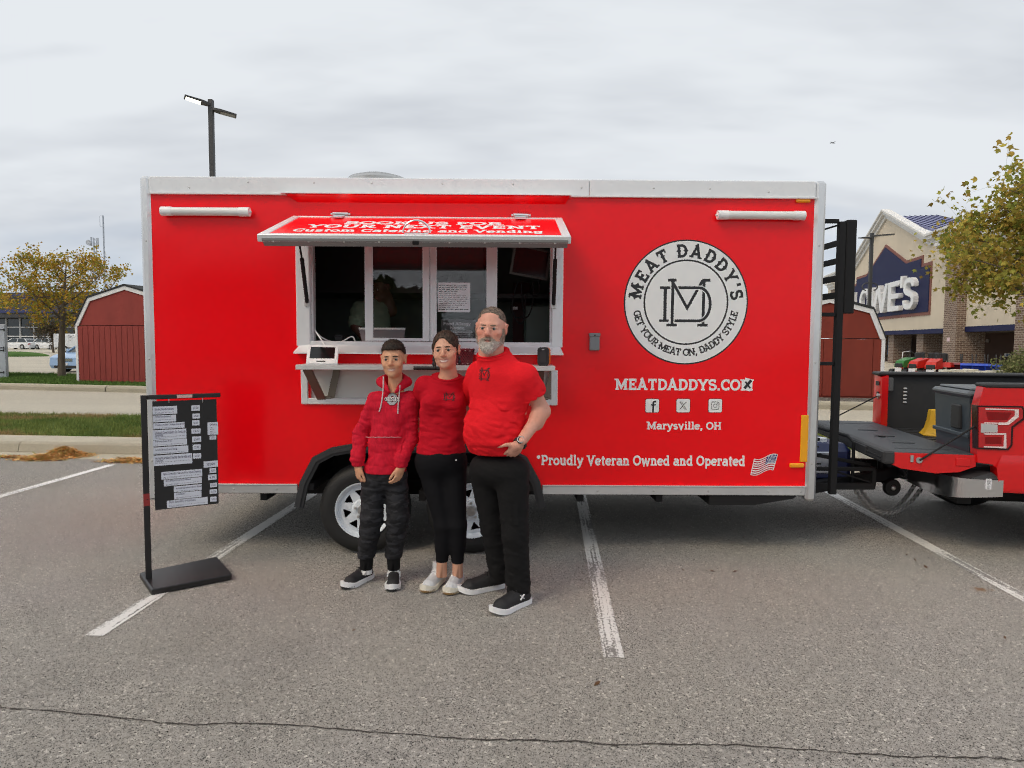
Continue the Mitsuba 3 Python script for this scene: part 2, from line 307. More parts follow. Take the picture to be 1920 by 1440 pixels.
struct('lawn', [bx(-45, 13.5, .34, 5.6, -.1, .15)], mat('lawn', mikit.proc(lambda p, n, uv: mix((.03, .075, .010), (.06, .125, .02), fbm(p.x * 2, p.y * 2, 0, 3))), .95))
struct('gravel_bed', [bx(13.5, 70, .34, 5.6, -.1, .15)], mat('gravel', mikit.proc(lambda p, n, uv: mi.Color3f(.06, .052, .045) + .20 * mi.Color3f(1, .95, .88) * voronoi(p.x * 16, p.y * 16)[2] ** 3), .9, bump=(lambda p, n, uv: 1 - voronoi(p.x * 16, p.y * 16)[0], .03, .004)))
struct('store_lot', sheet([tuple(q[:2]) for q in (FF.l(FF.w((-120, 5.6, 0))), )] * 0 + [(-160, 5.6), (160, 5.6), (160, 160), (-160, 160)], -.008), ROAD)
frame[0] = WORLD
# parking lines: worn white paint, thin sheets on the asphalt
scene['mat_paint_solid'] = {'type': 'principled', 'base_color': {'type': 'rgb', 'value': [.62, .62, .60]}, 'roughness': .7}
def worn(p, n, uv):
    lx, ly = float(lined[0]), float(lined[1]); u, v = p.x * lx + p.y * ly, p.x * ly - p.y * lx; st = fbm(u * 1.6, v * 75, 0, 3); a = fbm(u * 2.2, v * 6, 4, 3); s = noise(p.x * 120, p.y * 120)
    return dr.clip(smoothstep(.36, .50, a * .40 + st * .42 + s * .22), 0, 1)
scene['mat_paint'] = {'type': 'twosided', 'bsdf': {'type': 'principled', 'roughness': .75, 'base_color': mikit.proc(lambda p, n, uv: mix((.20, .195, .185), (.66, .66, .64), worn(p, n, uv)))}}
W = .105
def pline(a, b):
    a, b = np.array(ground(*a)[:2]), np.array(ground(*b)[:2]); d = (b - a) / np.linalg.norm(b - a); n = np.array([-d[1], d[0]]) * W / 2
    obj('painted_line', sheet([a - n, b - n, b + n, a + n][::1], .004), 'mat_paint', lot, False)
pl0, pl1 = np.array(ground(1120, 1234)[:2]), None
lined = np.array(ground(1088, 925)[:2]) - np.array(ground(1151, 1234)[:2]); lined /= np.linalg.norm(lined)
def pfrom(px, py, far):
    a = np.array(ground(px, py)[:2]); b = a + lined * far; n = np.array([-lined[1], lined[0]]) * W / 2
    obj('painted_line', sheet([a + n, a - n, b - n, b + n], .004), 'mat_paint', lot, False)
pfrom(1151, 1234, 5.6); pfrom(176, 1193, 5.3)
g_ = np.array(ground(1905, 1113)[:2]) - lined * 1.0
def praw(a, far):
    b = a + lined * far; n = np.array([-lined[1], lined[0]]) * W / 2; obj('painted_line', sheet([a + n, a - n, b - n, b + n], .004), 'mat_paint', lot, False)
praw(g_, 5.6); praw(np.array(ground(205, 873)[:2]) - lined * 5.0, 5.05); praw(g_ + [2.75, -.05], 5.6)
# long crack across the foreground
def crack(pts, w, seed, n=220):
    q = np.array([ground(x, y)[:2] for x, y in pts]); t = np.linspace(0, len(q) - 1, n); c = np.stack([np.interp(t, np.arange(len(q)), q[:, k]) for k in (0, 1)], 1)
    r = np.random.default_rng(seed); j = np.cumsum(r.normal(0, .0035, n)); j -= np.linspace(j[0], j[-1], n); c[:, 1] += j + r.normal(0, .0018, n)
    ww = w * (.35 + .9 * r.random(n)) / 2; return sheet(np.vstack([c - np.stack([0 * ww, ww], 1), (c + np.stack([0 * ww, ww], 1))[::-1]]), .003)
CRK = mat('crack', (.05, .045, .04), .95)
obj('crack', crack([(-80, 1318), (0, 1326), (200, 1337), (330, 1346), (500, 1352), (700, 1362), (900, 1371), (1060, 1376), (1200, 1384), (1400, 1392), (1600, 1404), (1760, 1414), (1900, 1421), (2000, 1424)], .0085, 5), CRK, lot, False)
obj('crack', crack([(78, 1050), (120, 1028), (170, 1010), (240, 1000)], .006, 6, 60), CRK, lot, False)
# grass blades
def blades(n, fr, x0, x1, y0, y1, z, h, w, seed, lean=.5):
    r = np.random.default_rng(seed); x, y = r.uniform(x0, x1, n), r.uniform(y0, y1, n); a = r.uniform(0, 2 * np.pi, n); hh = h * (.5 + r.random(n)); l = lean * hh * r.random(n); b = r.uniform(0, 2 * np.pi, n)
    p = np.stack([x, y, np.full(n, z)], 1); s = np.stack([np.cos(a), np.sin(a), 0 * a], 1) * w; tip = p + np.stack([l * np.cos(b), l * np.sin(b), hh], 1)
    v = np.stack([p - s, p + s, tip], 1).reshape(-1, 3); return trimesh.Trimesh(fr.w(v), np.arange(3 * n).reshape(-1, 3), process=False)
GR = mat('grass_blade', mikit.proc(lambda p, n, uv: mix(mix((.09, .145, .02), (.19, .235, .05), noise(p.x * 2.2, p.y * 2.2)), (.30, .22, .09), smoothstep(.60, .74, fbm(p.x * .9 + 3, p.y * 1.2, 2, 3)))), .7)
solo('grass', blades(105000, KF, -4, 17, 1.05, gy1 - .05, .125, .06, .006, 1), GR, 'short green and yellowing grass on the verge behind the kerb', 'grass', False, kind='stuff')
solo('grass', blades(50000, FF, -6, 13, .36, 5.4, .145, .08, .011, 2), mat('lawn_blade', (.085, .16, .022), .7), 'short green grass around the sheds across the road', 'grass', False, kind='stuff')
# heap of dry clippings in the gutter
def heap(spots, n, seed):
    r = np.random.default_rng(seed); out = []
    for (px, py, rx, ry, h), k in zip(spots, n):
        c = ground(px, py); u = r.normal(0, .45, (k, 2)); u = np.clip(u, -1.3, 1.3); rr = np.exp(-(u ** 2).sum(1) * 2.2)
        p = np.stack([c[0] + u[:, 0] * rx, c[1] + u[:, 1] * ry, h * rr * r.uniform(.1, 1, k) + .012], 1); a = r.uniform(0, np.pi, k); L = r.uniform(.02, .07, k); d = np.stack([np.cos(a), np.sin(a), r.normal(0, .25, k)], 1) * L[:, None]; s = np.stack([-np.sin(a), np.cos(a), r.normal(0, .5, k)], 1) * r.uniform(.003, .009, k)[:, None]
        out.append(np.stack([p - d - s, p - d + s, p + d], 1).reshape(-1, 3))
    v = np.vstack(out); return trimesh.Trimesh(v, np.arange(len(v)).reshape(-1, 3), process=False), v
def straw_col(v, seed):
    r = np.random.default_rng(seed); n = len(v) // 3; t = r.random((n, 1)); pal = np.array([[.70, .40, .13], [.60, .30, .08], [.76, .54, .24], [.36, .19, .08], [.36, .34, .10]]); c = pal[r.integers(0, 5, n)] * (.7 + .6 * t); return np.repeat(c, 3, 0)
VC = mat('vertex_matte', {'type': 'mesh_attribute', 'name': 'vertex_color'}, .8)
hm, hv = heap([(122, 856, .30, .17, .125), (78, 862, .30, .10, .06), (245, 866, .38, .09, .05), (330, 868, .6, .08, .04), (20, 858, .9, .05, .02)], [4200, 1500, 900, 900, 400], 4)
solo('straw_heap', hm, VC, 'heap of dry orange grass clippings in the gutter by the kerb', 'clippings', False, color=straw_col(hv, 4), kind='stuff')
r_ = np.random.default_rng(12); lv = []
for px, py in [(1120, 1281), (664, 1181), (1884, 1195), (1280, 1068), (1335, 1070), (1378, 1071), (1700, 1040), (1715, 1049), (1735, 1062), (1395, 1007), (620, 994)]:
    c = ground(px, py, .006); a = r_.uniform(0, 3); L = r_.uniform(.012, .03) * (1.0 if py != 1281 else .9)
    u, w_ = np.array([math.cos(a), math.sin(a), .15]) * L, np.array([-math.sin(a), math.cos(a), .3]) * L * .4
    lv.append(trimesh.Trimesh([c - u, c + w_, c + u, c - w_ + [0, 0, .004]], [[0, 1, 2], [0, 2, 3]], process=False))
solo('leaf_litter', lv, mat('dead_leaf', (.10, .05, .02), .8), 'small dead leaves and specks scattered on the grey asphalt', 'leaves', False, kind='stuff')
# ================================================================== the red food trailer
TR = Frame((0, 5.0, 0), (1, .0074, 0)); P = TR.px; frame[0] = TR
# the vinyl-wrapped skin: a gloss red with a faint long-wave unevenness
RED = mat('trailer_red', (0.86, 0.001, 0.006), .20, spec=.36, bump=(lambda p, n, uv: fbm(p.x * 1.3, p.y, p.z * 1.7, 2), .012, .02))
MILL = mat('mill_aluminium', mikit.proc(lambda p, n, uv: mix((.62, .63, .64), (.84, .85, .86), fbm(p.x * 3, p.y * 3, p.z * 2.2, 3))), .36, .85)
TRIM = mat('white_trim', (.74, .76, .78), .32, .2)
WHITE = mat('white_plastic', (.78, .79, .80), .35); VINYL = mat('white_vinyl', (.74, .76, .77), .4); INK = mat('black_vinyl', (.012, .013, .016), .4)
BLACK = mat('black_steel', (.012, .012, .013), .6, spec=.25); DARK = mat('dark_plastic', (.02, .021, .023), .5); SATIN = mat('satin_black', (.03, .031, .034), .6)
CHROME = mat('chrome', (.86, .86, .87), .12, 1.0); STEEL = mat('zinc_steel', (.55, .55, .54), .35, .9); AMBER = mat('amber_lens', (.85, .32, .01), .2)
ft = thing('food_trailer', 'long red food trailer with white trim, round white logo and raised serving hatch', 'food trailer')
XL, XR, ZB, ZT = -2.685, 2.27, .458, 2.76
arch = [P(562, 950), P(572, 905), P(594, 862), P(625, 846), P(659, 840), P(917, 840), P(951, 846), P(982, 862), P(1005, 905), P(1015, 950)]
win = sbox(-1.475, 1.545, .30, 2.43); hole2 = sbox(*P(582, 748), *P(1033, 696))
panel = sbox(-2.655, .47, 2.235, 2.70).difference(win).difference(hole2).difference(Polygon(arch))
obj('side_wall', wallplate(panel, 0, .03), RED, ft, False)
obj('top_rail', [bx(-2.615, .55, -.018, .05, 2.642, ZT, .006), bx(-2.615, .55, -.03, 0, 2.634, 2.644)], TRIM, ft)
obj('top_rail', [bx(.553, 2.19, -.018, .05, 2.642, ZT, .006), bx(.553, 2.19, -.03, 0, 2.634, 2.644)], TRIM, ft)
obj('corner_post', [bx(XL, -2.612, -.02, .07, .40, ZT + .004, .02)], MILL, ft)
obj('corner_post', [bx(2.188, XR, -.02, .07, .415, ZT + .004, .02)], MILL, ft)
al, ar = arch[0][0] - .01, arch[-1][0] + .005
for a, b in ((-2.61, al), (ar, 2.186)):
    obj('bottom_rail', [bx(a, b, -.012, .05, ZB, .522, .004), bx(a, b, -.022, .0, .522, .53, .002)], MILL, ft)
obj('roof', bx(XL + .01, XR - .01, .02, 2.28, 2.735, 2.765, .01), TRIM, ft)
obj('end_wall', [bx(XL + .005, XL + .045, .04, 2.28, .46, 2.74)], RED, ft); obj('end_wall', [bx(XR - .045, XR - .005, .04, 2.28, .46, 2.74)], MILL, ft, label='bare aluminium front end wall')
obj('rear_wall', bx(XL + .045, XR - .045, 2.25, 2.28, .46, 2.74), RED, ft)
obj('floor', [bx(XL + .04, al + .1, .05, 2.25, .47, .52), bx(ar - .1, XR - .045, .05, 2.25, .47, .52), bx(al, ar, .75, 2.25, .47, .52)], SATIN, ft)
obj('chassis', [bx(XL + .05, XR, y, y + .06, .34, .46) for y in (.5, 1.75)] + [bx(x, x + .05, .1, 2.2, .38, .455) for x in np.arange(-2.5, 2.2, .6)] + [cyl((-1.07, .2, .32), (-1.07, 2.1, .32), .035), cyl((-.286, .2, .32), (-.286, 2.1, .32), .035)], BLACK, ft)
obj('wheel_well', [wallplate(Polygon(arch).buffer(.03).difference(Polygon(arch).buffer(-.005)).intersection(sbox(-3, .5, 3, 3)), .03, .72), bx(al, ar, .70, .72, .36, .93)], BLACK, ft)
fl = LineString(arch); flare = fl.buffer(.032, join_style=1, cap_style=2)
obj('fender_flare', [wallplate(flare, -.035, .004), wallplate(fl.buffer(.010, cap_style=2), -.05, .01)], SATIN, ft, 30, label='black fender flare around the wheel arch')
s0, s1 = P(1330, 947), P(1512, 928)
obj('side_step', hull([(s0[0], .0, s1[1] + .03), (s1[0] - .02, .0, s1[1] + .03), (s0[0], .0, s0[1]), (s0[0] + .33, 0, s0[1]), (s1[0] - .1, 0, s0[1] + .05), (s0[0], .5, s1[1] + .03), (s1[0] - .02, .5, s1[1] + .03), (s0[0], .5, s0[1]), (s0[0] + .33, .5, s0[1]), (s1[0] - .1, .5, s0[1] + .05)]), BLACK, ft)
# roof vent: a spun cap seen over the roof edge
c = TR.l(at(707, 330, 5.75)); rv = .252
obj('roof_vent', [mv(lathe([(rv - .03, 0), (rv - .03, .07), (rv, .075), (rv + .004, .11), (rv - .02, .135), (rv * .6, .16), (0, .168)], 40), (c[0], .78, c[2] - .155)),
                  tube([(c[0] - .22 * math.cos(a), .78, c[2] - .10 + .115 * math.sin(a)) for a in np.linspace(0, math.pi, 14)], .008, 6)], STEEL, ft, 40)
scr = []
for px in (357, 467, 590, 698, 830, 962, 1090, 1225, 1330, 1440): scr.append(ball((P(px, 352)[0], -.018, 2.70 + .02 * (px % 3 - 1)), (.007, .004, .007), 1))
for px in (440, 520, 1012, 1120, 1225, 1327, 1440, 1500): scr.append(ball((P(px, 918)[0], -.012, .488), (.008, .005, .008), 1))
for z in (.7, 1.45, 2.3): scr += [ball((-2.645, -.02, z), (.008, .005, .008), 1), ball((2.225, -.02, z), (.008, .005, .008), 1)]
obj('screw', scr, STEEL, ft, kind='stuff')
# red drip ledge over the hatch
l0, l1 = P(545, 378)[0], P(1062, 378)[0]
obj('drip_ledge', hull([(l0 - .02, -.07, 2.632), (l1 + .02, -.07, 2.632), (l0 - .02, 0, 2.635), (l1 + .02, 0, 2.635), (l0 + .05, -.055, 2.618), (l1 - .01, -.055, 2.618), (l0 + .05, 0, 2.585), (l1 - .01, 0, 2.585)]), RED, ft, 20)
obj('drip_lip', bx(l0 - .05, l1 + .03, -.078, -.018, 2.634, 2.64), TRIM, ft)

# lettering and decals
def decal(name, shape, m, y=.0016, **k): return obj(name, wallplate(shape, -y, -.0002), m, ft, False, **k)
cx, cz = P(1286, 567); r = .4545
decal('logo_disc', Point(cx, cz).buffer(r, 64), INK, .0014, label='black ring behind the round white logo')
decal('logo_face', Point(cx, cz).buffer(r - .010, 64), VINYL, .0022, label='round white logo disc')
ri = .305
decal('logo_ring', Point(cx, cz).buffer(ri + .006, 64).difference(Point(cx, cz).buffer(ri - .006, 64)), INK, .003)
for a_, b_, t_ in ((0, 4, 'MEAT'), (5, 12, "DADDY'S")): decal('logo_word', arc_text("MEAT DADDY'S", .327, 90, .095, cx, cz, spur=True, track=.02, w=.2, span=176, only=(a_, b_)), INK, .003, label=f'arched black lettering {t_}')
decal('logo_motto', arc_text('GET YOUR MEAT ON, DADDY STYLE', .392, 270, .054, cx, cz, inside=True, spur=True, track=.08, w=.18, span=160), INK, .003, label='small black lettering GET YOUR MEAT ON, DADDY STYLE')
def L2(pts, w, **k): return LineString(pts).buffer(w / 2, cap_style=2, join_style=2, **k)
def monogram(s=1.0):
    """The interlaced M and D, in units of the photograph's pixels of the big logo (116 wide)."""
    q = lambda *a: [((x - 955) / 5.14, (760 - y) / 5.14) for x, y in a]; w = 5.6
    mm = [L2(q((824, 545), (824, 990)), w), L2(q((1126, 545), (1126, 990)), w), L2(q((812, 548), (968, 815), (1112, 548)), w * .95)]
    mm += [sbox(*q((776, 560))[0], *q((858, 532))[0]), sbox(*q((1108, 560))[0], *q((1188, 532))[0]), sbox(*q((768, 993))[0], *q((870, 967))[0]), sbox(*q((1070, 993))[0], *q((1172, 967))[0])]
    dd = [L2(q((752, 606), (752, 950)), w * 1.1), sbox(*q((700, 632))[0], *q((800, 606))[0]), sbox(*q((697, 950))[0], *q((790, 926))[0])]
    a = np.radians(np.linspace(90, -90, 24)); bow = [(1080 + 112 * math.cos(t), 778 - 160 * math.sin(t)) for t in a]
    dd.append(L2(q((840, 618), (1000, 618), *bow, (1000, 938), (840, 938)), w * .95))
    M_, D_ = unary_union(mm), unary_union(dd)
    cut = M_.intersection(sbox(-200, -200, 0, 200)).buffer(1.6)
    return affinity.scale(unary_union([M_.difference(dd[-1].intersection(sbox(18, -60, 200, 60)).buffer(1.5)), D_.difference(cut)]), s, s, origin=(0, 0))
k_ = r / 117.5
decal('logo_monogram', affinity.translate(monogram(k_), cx, cz), INK, .003, label='black interlaced M and D in the logo centre')
def line(name, text, a, b, h, label, **k):
    (x0, z0), (x1, z1) = P(*a), P(*b)
    return decal(name, slab_fit(text, x0, x1, z0, h, **k), VINYL, label=label)
line('website_lettering', 'MEATDADDYS.COM', (1152, 731), (1413, 731), P(1200, 710)[1] - P(1200, 731)[1], 'white lettering MEATDADDYS.COM', w=.2)
wx, wz = P(1402, 721)
decal('patch', affinity.rotate(affinity.translate(sbox(-.032, -.045, .03, .045), wx, wz), -14), VINYL, .0024)
decal('patch_letter', affinity.translate(affinity.rotate(unary_union([L2([(-.022, -.03), (.022, .034)], .020), L2([(-.02, .02), (.02, -.026)], .013)]), -4), wx, wz), INK, .0032, label='black letter patched over the last letter')
line('town_lettering', 'Marysville, OH', (1212, 805), (1352, 805), P(1250, 791)[1] - P(1250, 805.5)[1], 'white lettering Marysville, OH', w=.19)
line('veteran_lettering', '*Proudly Veteran Owned and Operated', (1006, 872), (1396, 877), P(1250, 857)[1] - P(1250, 876)[1], 'white lettering Proudly Veteran Owned and Operated', w=.19)
rs = (P(1235, 760)[0] - P(1210, 760)[0]) / 2
for i, px in enumerate((1223, 1281, 1341)):
    bxx, bz = P(px, 760.5); base = affinity.translate(sbox(-rs + .012, -rs + .012, rs - .012, rs - .012).buffer(.012), bxx, bz)
    decal('social_icon', base.buffer(.003), INK, .0012); decal('social_icon_face', base, VINYL, .002)
    if i == 0: g = unary_union([L2([(.006, -rs), (.006, .018)] + [(.018 - .012 * math.cos(a), .018 + .012 * math.sin(a)) for a in np.linspace(.2, 1.5, 6)] + [(.028, .03)], .013), sbox(-.010, .0, .026, .011)])
    elif i == 1: g = unary_union([L2([(-.024, .027), (.010, -.027), (.022, -.027), (-.012, .027), (-.026, .027)], .004), L2([(.022, .027), (-.001, .003)], .005), L2([(-.004, -.003), (-.024, -.027)], .005)])
    else: g = unary_union([sbox(-.02, -.02, .02, .02).buffer(.009).difference(sbox(-.017, -.017, .017, .017).buffer(.008)), Point(0, 0).buffer(.015).difference(Point(0, 0).buffer(.011)), Point(.017, .017).buffer(.003)])
    decal('social_icon_mark', affinity.translate(g, bxx, bz), INK, .0028)
# waving flag decal
fx0, fz0 = P(1405, 882); fx1, fz1 = P(1457, 853); FLR = mat('flag_red', (.45, .02, .04), .4); FLB = mat('flag_blue', (.025, .03, .16), .4)
def fpt(u, v):  # u along the fly from the hoist at the right, v upwards
    return (fx1 - u * (fx1 - fx0) * .82 + (v - 1) * .028 * (1 - .2 * u) - u * .0, fz1 - (1 - v) * .112 + .014 * math.sin(u * 5.2 + .6) - u * .022 - .006)
def fstrip(v0, v1, u0=0, u1=1): return Polygon([fpt(u, v1) for u in np.linspace(u0, u1, 14)] + [fpt(u, v0) for u in np.linspace(u1, u0, 14)])
decal('flag_decal', fstrip(0, 1).buffer(.005), VINYL, .0016, label='small waving flag decal')
decal('flag_stripes', unary_union([fstrip(i / 13, (i + 1) / 13, 0 if i < 6 else .44, 1) for i in range(0, 13, 2)]), FLR, .0024)
decal('flag_canton', fstrip(6 / 13, 1, 0, .45), FLB, .0024)
decal('flag_stars', unary_union([Point(*fpt(.04 + .065 * i + .03 * (j % 2), .51 + .09 * j)).buffer(.0032, 4) for i in range(6) for j in range(6)]), VINYL, .003)
# lights, reflector, outlet
for a, b in ((308, 472), (1342, 1504)):
    (x0, z), (x1, _) = P(a, 398 if a < 500 else 405), P(b, 398 if a < 500 else 405); rt = .030
    lt = obj('strip_light', cyl((x0 + .06, -.04, z), (x1 - .06, -.04, z), rt, 20), mat('lamp_tube', (.70, .71, .70), .3), ft, 40, label='white tube light on the wall')
    for e, s in ((x0, 1), (x1, -1)): obj('end_cap', [cyl((e, -.04, z), (e + s * .075, -.04, z), rt + .003, 20), cyl((e - s * .012, -.04, z), (e, -.04, z), .008, 8), bx(e + s * .02, e + s * .055, -.012, .0, z - .02, z + .02)], WHITE, lt, 40)
x0, z0 = P(1491, 377); obj('marker_light', [bx(x0, x0 + .105, -.022, 0, z0 - .012, z0 + .016, .008)], AMBER, ft, label='amber marker light at the top')
x0, z0 = P(1479, 872); obj('marker_light', [bx(x0, x0 + .108, -.022, 0, z0 - .017, z0 + .017, .008)], AMBER, ft, label='amber marker light near the bottom')
(x0, z1), (x1, z0) = P(1502, 778), P(1514, 866); obj('reflector_strip', bx(x0, x1, -.008, 0, z0, z1, .003), mat('yellow_reflector', (.80, .36, .01), .3), ft)
(x0, z1), (x1, z0) = P(1105, 626), P(1123, 657)
ob = obj('outlet_cover', [bx(x0, x1, -.035, 0, z0, z1, .005), bx(x0 - .004, x1 + .004, -.04, 0, z1 - .02, z1 + .006, .004)], mat('outlet_grey', (.22, .23, .24), .45, .3), ft, label='grey outlet cover'); obj('screw', ball(((x0 + x1) / 2, -.04, z1 - .01), .006, 1), INK, ob)

# serving window: outer frame, sashes, panes, sill
WIN = mat('window_aluminium', (.72, .74, .76), .3, .25)
fx0, fx1, fzb, fzt = P(557, 600)[0], P(1055, 600)[0], P(700, 650)[1], 2.455
obj('window_frame', [bx(fx0, fx0 + .10, -.022, .03, fzb, fzt, .006), bx(fx1 - .08, fx1, -.022, .03, fzb, fzt, .006), bx(fx0 + .1, fx1 - .08, -.020, .03, 2.41, fzt, .006), bx(fx0 + .10, fx1 - .08, -.018, .03, fzb - .01, P(700, 640)[1], .004),
                     bx(fx0 + .1, fx0 + .112, .028, .09, 1.56, 2.41), bx(fx1 - .092, fx1 - .08, .028, .09, 1.56, 2.41)], WIN, ft)
obj('window_sill', hull([(fx0 - .0, -.10, fzb - .042), (fx1 + .0, -.10, fzb - .042), (fx0 + .02, -.02, fzb + .008), (fx1 - .02, -.02, fzb + .008), (fx0, -.10, fzb - .052), (fx1, -.10, fzb - .052), (fx0, 0, fzb - .052), (fx1, 0, fzb - .052)]), TRIM, ft, 20)
zb, zt = P(700, 639)[1], 2.43
def sash(a, b, wl, wr, name, y):
    xa, xb = P(a, 550)[0], P(b, 550)[0]; wl, wr = wl / 255, wr / 255
    return obj(name, [bx(xa, xa + wl, y, y + .025, zb, zt, .003), bx(xb - wr, xb, y, y + .025, zb, zt, .003), bx(xa + wl, xb - wr, y, y + .025, zb, zb + .022, .003), bx(xa + wl, xb - wr, y, y + .025, zt - .025, zt, .003)], WIN, ft), (xa + wl - .004, xb - wr + .004, y + .012)
scene['mat_glass'] = {'type': 'thindielectric', 'int_ior': 1.5}
for a, b, wl, wr in ((683, 805, 15, 13), (806, 932, 12, 20)):
    k, (xa, xb, y) = sash(a, b, wl, wr, 'window_sash', .012)
    q = trimesh.Trimesh([(xa, y, zb + .018), (xb, y, zb + .018), (xb, y, zt - .02), (xa, y, zt - .02)], [[0, 1, 2], [0, 2, 3]], process=False)
    obj('pane', q, 'mat_glass', k, False)
# notices behind the glass
PAPER = mat('paper', (.70, .71, .74), .7)
(x0, z1), (x1, z0) = P(820, 529), P(881, 585)
pn = obj('notice', bx(x0, x1, .032, .0335, z0, z1), PAPER, ft, False, label='white printed notice behind the glass')
rows = []
rr = random.Random(3)
for i in range(13):
    z = z1 - .022 - i * .0145; x = x0 + .008
    while x < x1 - (.03 if i not in (3, 4, 11) else .11):
        w = rr.uniform(.012, .034); rows.append(bx(x, x + w, .0308, .032, z - .003, z + (.003 if i < 4 or i == 12 else .001))); x += w + .006
obj('print', rows, INK, pn, False)
(x0, z1), (x1, z0) = P(826, 598), P(905, 638)
pn = obj('notice', bx(x0, x1, .032, .0335, z0 - .012, z1), SATIN, ft, False, label='black food allergy notice behind the glass')
GREY = mat('grey_print', (.42, .43, .46), .6); ww = P(882, 608)[0] - P(831, 608)[0]
def fit(text, x0, w, z, h, y, bold=True):
    m = sans(text, h, bold); b = m.bounds; m.vertices = (m.vertices - [b[0][0], 0, 0]) * [w / (b[1][0] - b[0][0]), 1, 1] + [x0, y, z]; return m
xx = P(831, 610)[0]
obj('print', [fit('Food Allergy', xx, ww, P(831, 609.5)[1], .022, .0316), fit('Notice', xx + ww * .25, ww * .52, P(831, 617)[1], .021, .0316)] +
    [fit(t, xx + .02, ww * .98, P(831, 624.0 + 4.0 * i)[1], .0105, .0316, False) for i, t in enumerate(('Please be advised that', 'food prepared here may', 'contain the ingredients', 'milk, wheat, soybean'))], GREY, pn, False)

# drop-down shelf with its recess and fold-out brackets
(sx0, sz1), (sx1, sz0) = P(565, 691), P(1045, 760)
obj('shelf_frame', [bx(sx0, sx0 + .05, -.02, .03, sz0, sz1, .005), bx(sx1 - .05, sx1, -.02, .03, sz0, sz1, .005), bx(sx0 + .05, sx1 - .05, -.02, .03, sz0, sz0 + .045, .005)], WIN, ft)
obj('recess_panel', bx(sx0 + .03, sx1 - .03, .032, .05, sz0 + .02, sz1 + .03), mat('recess_white', (.62, .63, .60), .4), ft)
SY = -.30; (a0, sz), (a1, _) = TR.px(554, 692, SY), TR.px(1041, 692, SY)
shz = sz + .03
obj('shelf', [bx(a0, a1, SY, -.0, shz - .034, shz, .003)], mat('shelf_aluminium', (.60, .61, .61), .35, .3), ft)
hx0 = TR.px(776, 686, SY)[0]; obj('handle', tube([(hx0, SY - .012, shz - .018), (hx0 + .2, SY - .012, shz - .018)], .013, 10), DARK, ft)
BR = mat('bracket_steel', (.20, .17, .14), .4, .8)
for a, wb in ((577, 605), (1012, 1009)):
    x, z = P(wb, 752); xb = TR.px(a, 700, -.24)[0]
    bk = obj('shelf_bracket', [bar((x, -.0, z - .0), (xb, -.25, shz - .035), .062, .012, up=(0, 1, .5)), bar((x + .11, -.005, shz - .04), (x + .06, -.005, sz0 + .04), .05, .012, up=(0, 1, 0)), cyl((x - .03, -.012, sz0 + .05), (x + .07, -.012, sz0 + .05), .012, 10)], BR, ft, label='folding metal shelf bracket')

# raised hatch (awning)
h0, h1, hz = -1.577, .36, 2.482; f0, f1, fz, fy = -1.587, .345, 2.240, -.75

LH = math.hypot(-fy - .03, hz - fz)
HA = Frame(TR.w((0, -.03, hz)), TR.R @ np.array([1, 0, 0]), TR.R @ (np.array([0, -(hz - fz), -fy - .03]) / LH)); frame[0] = HA
ha = 'food_trailer__hatch'; used.add(ha)
x0, x1 = -1.583, .355
obj('panel', bx(x0 + .01, x1 - .01, -LH + .01, -.01, -.03, -.004), RED, ha, False)
obj('frame', [bx(x0, x1, -LH, -LH + .045, -.045, .002, .004), bx(x0, x1, -.03, 0, -.045, .002, .004), bx(x0, x0 + .055, -LH + .045, -.03, -.045, .002, .004), bx(x1 - .055, x1, -LH + .045, -.03, -.045, .002, .004)], WIN, ha); obj('edge_trim', hull([(x, y, z) for x in (x0 + .03, x1 - .02) for y, z in ((-LH - .006, -.02), (-LH - .006, -.034), (-LH + .03, -.075), (-LH + .06, -.075), (-LH + .03, -.02))]), mat('dull_edge', (.27, .28, .28), .5, .3), ha)
obj('screw', [ball((x, -LH - .006, -.042), (.006, .004, .006), 1) for x in np.linspace(x0 + .1, x1 - .1, 9)], STEEL, ha, kind='stuff')
def hline(name, text, xa, xb, yt, yb, label, w=.2):
    p0, p1, pt = HA.pz(xa, yb, 0), HA.pz(xb, yb, 0), HA.pz(xa, yt, 0)
    h = (pt[1] - p0[1]); s = slab_fit(text, p0[0], p1[0], p0[1], h, w=w)
    return obj(name, plate(s, -.0035, -.0025), VINYL, ha, False, label=label)
hline('booking_lettering', 'BOOK US FOR', 645, 945, 413.9, 419.0, 'white lettering BOOK US FOR')
hline('event_lettering', 'YOUR NEXT EVENT', 569, 1013, 419.6, 425.4, 'white lettering YOUR NEXT EVENT')
hline('catering_lettering', 'Custom Catering and Vending', 546, 1017, 427.6, 432.8, 'white lettering Custom Catering and Vending', .18)
for px in (633, 977):
    c = HA.pz(px, 409, 0)[0]
    obj('hinge', [cyl((c - .055, .02, .014), (c + .055, .02, .014), .017, 12), cyl((c - .07, .02, .014), (c - .058, .02, .014), .013, 10), cyl((c + .058, .02, .014), (c + .07, .02, .014), .013, 10), bx(c - .045, c + .035, -.10, .02, .004, .012, .003), bx(c - .05, c + .05, .02, .045, -.01, .03, .003)], CHROME, ha)
c = HA.pz(783, 436, 0)
obj('handle', [tube([(c[0] - .085 * math.cos(a), -LH + .06 + .02 * math.sin(a), .006 + .075 * math.sin(a)) for a in np.linspace(0, math.pi, 12)], .006, 8), bx(c[0] - .075, c[0] + .075, -LH + .05, -LH + .075, .002, .008)], CHROME, ha)
obj('latch', bx(c[0] - .02, c[0] + .02, -LH - .012, -LH, -.055, -.03, .003), BLACK, ha)
frame[0] = TR
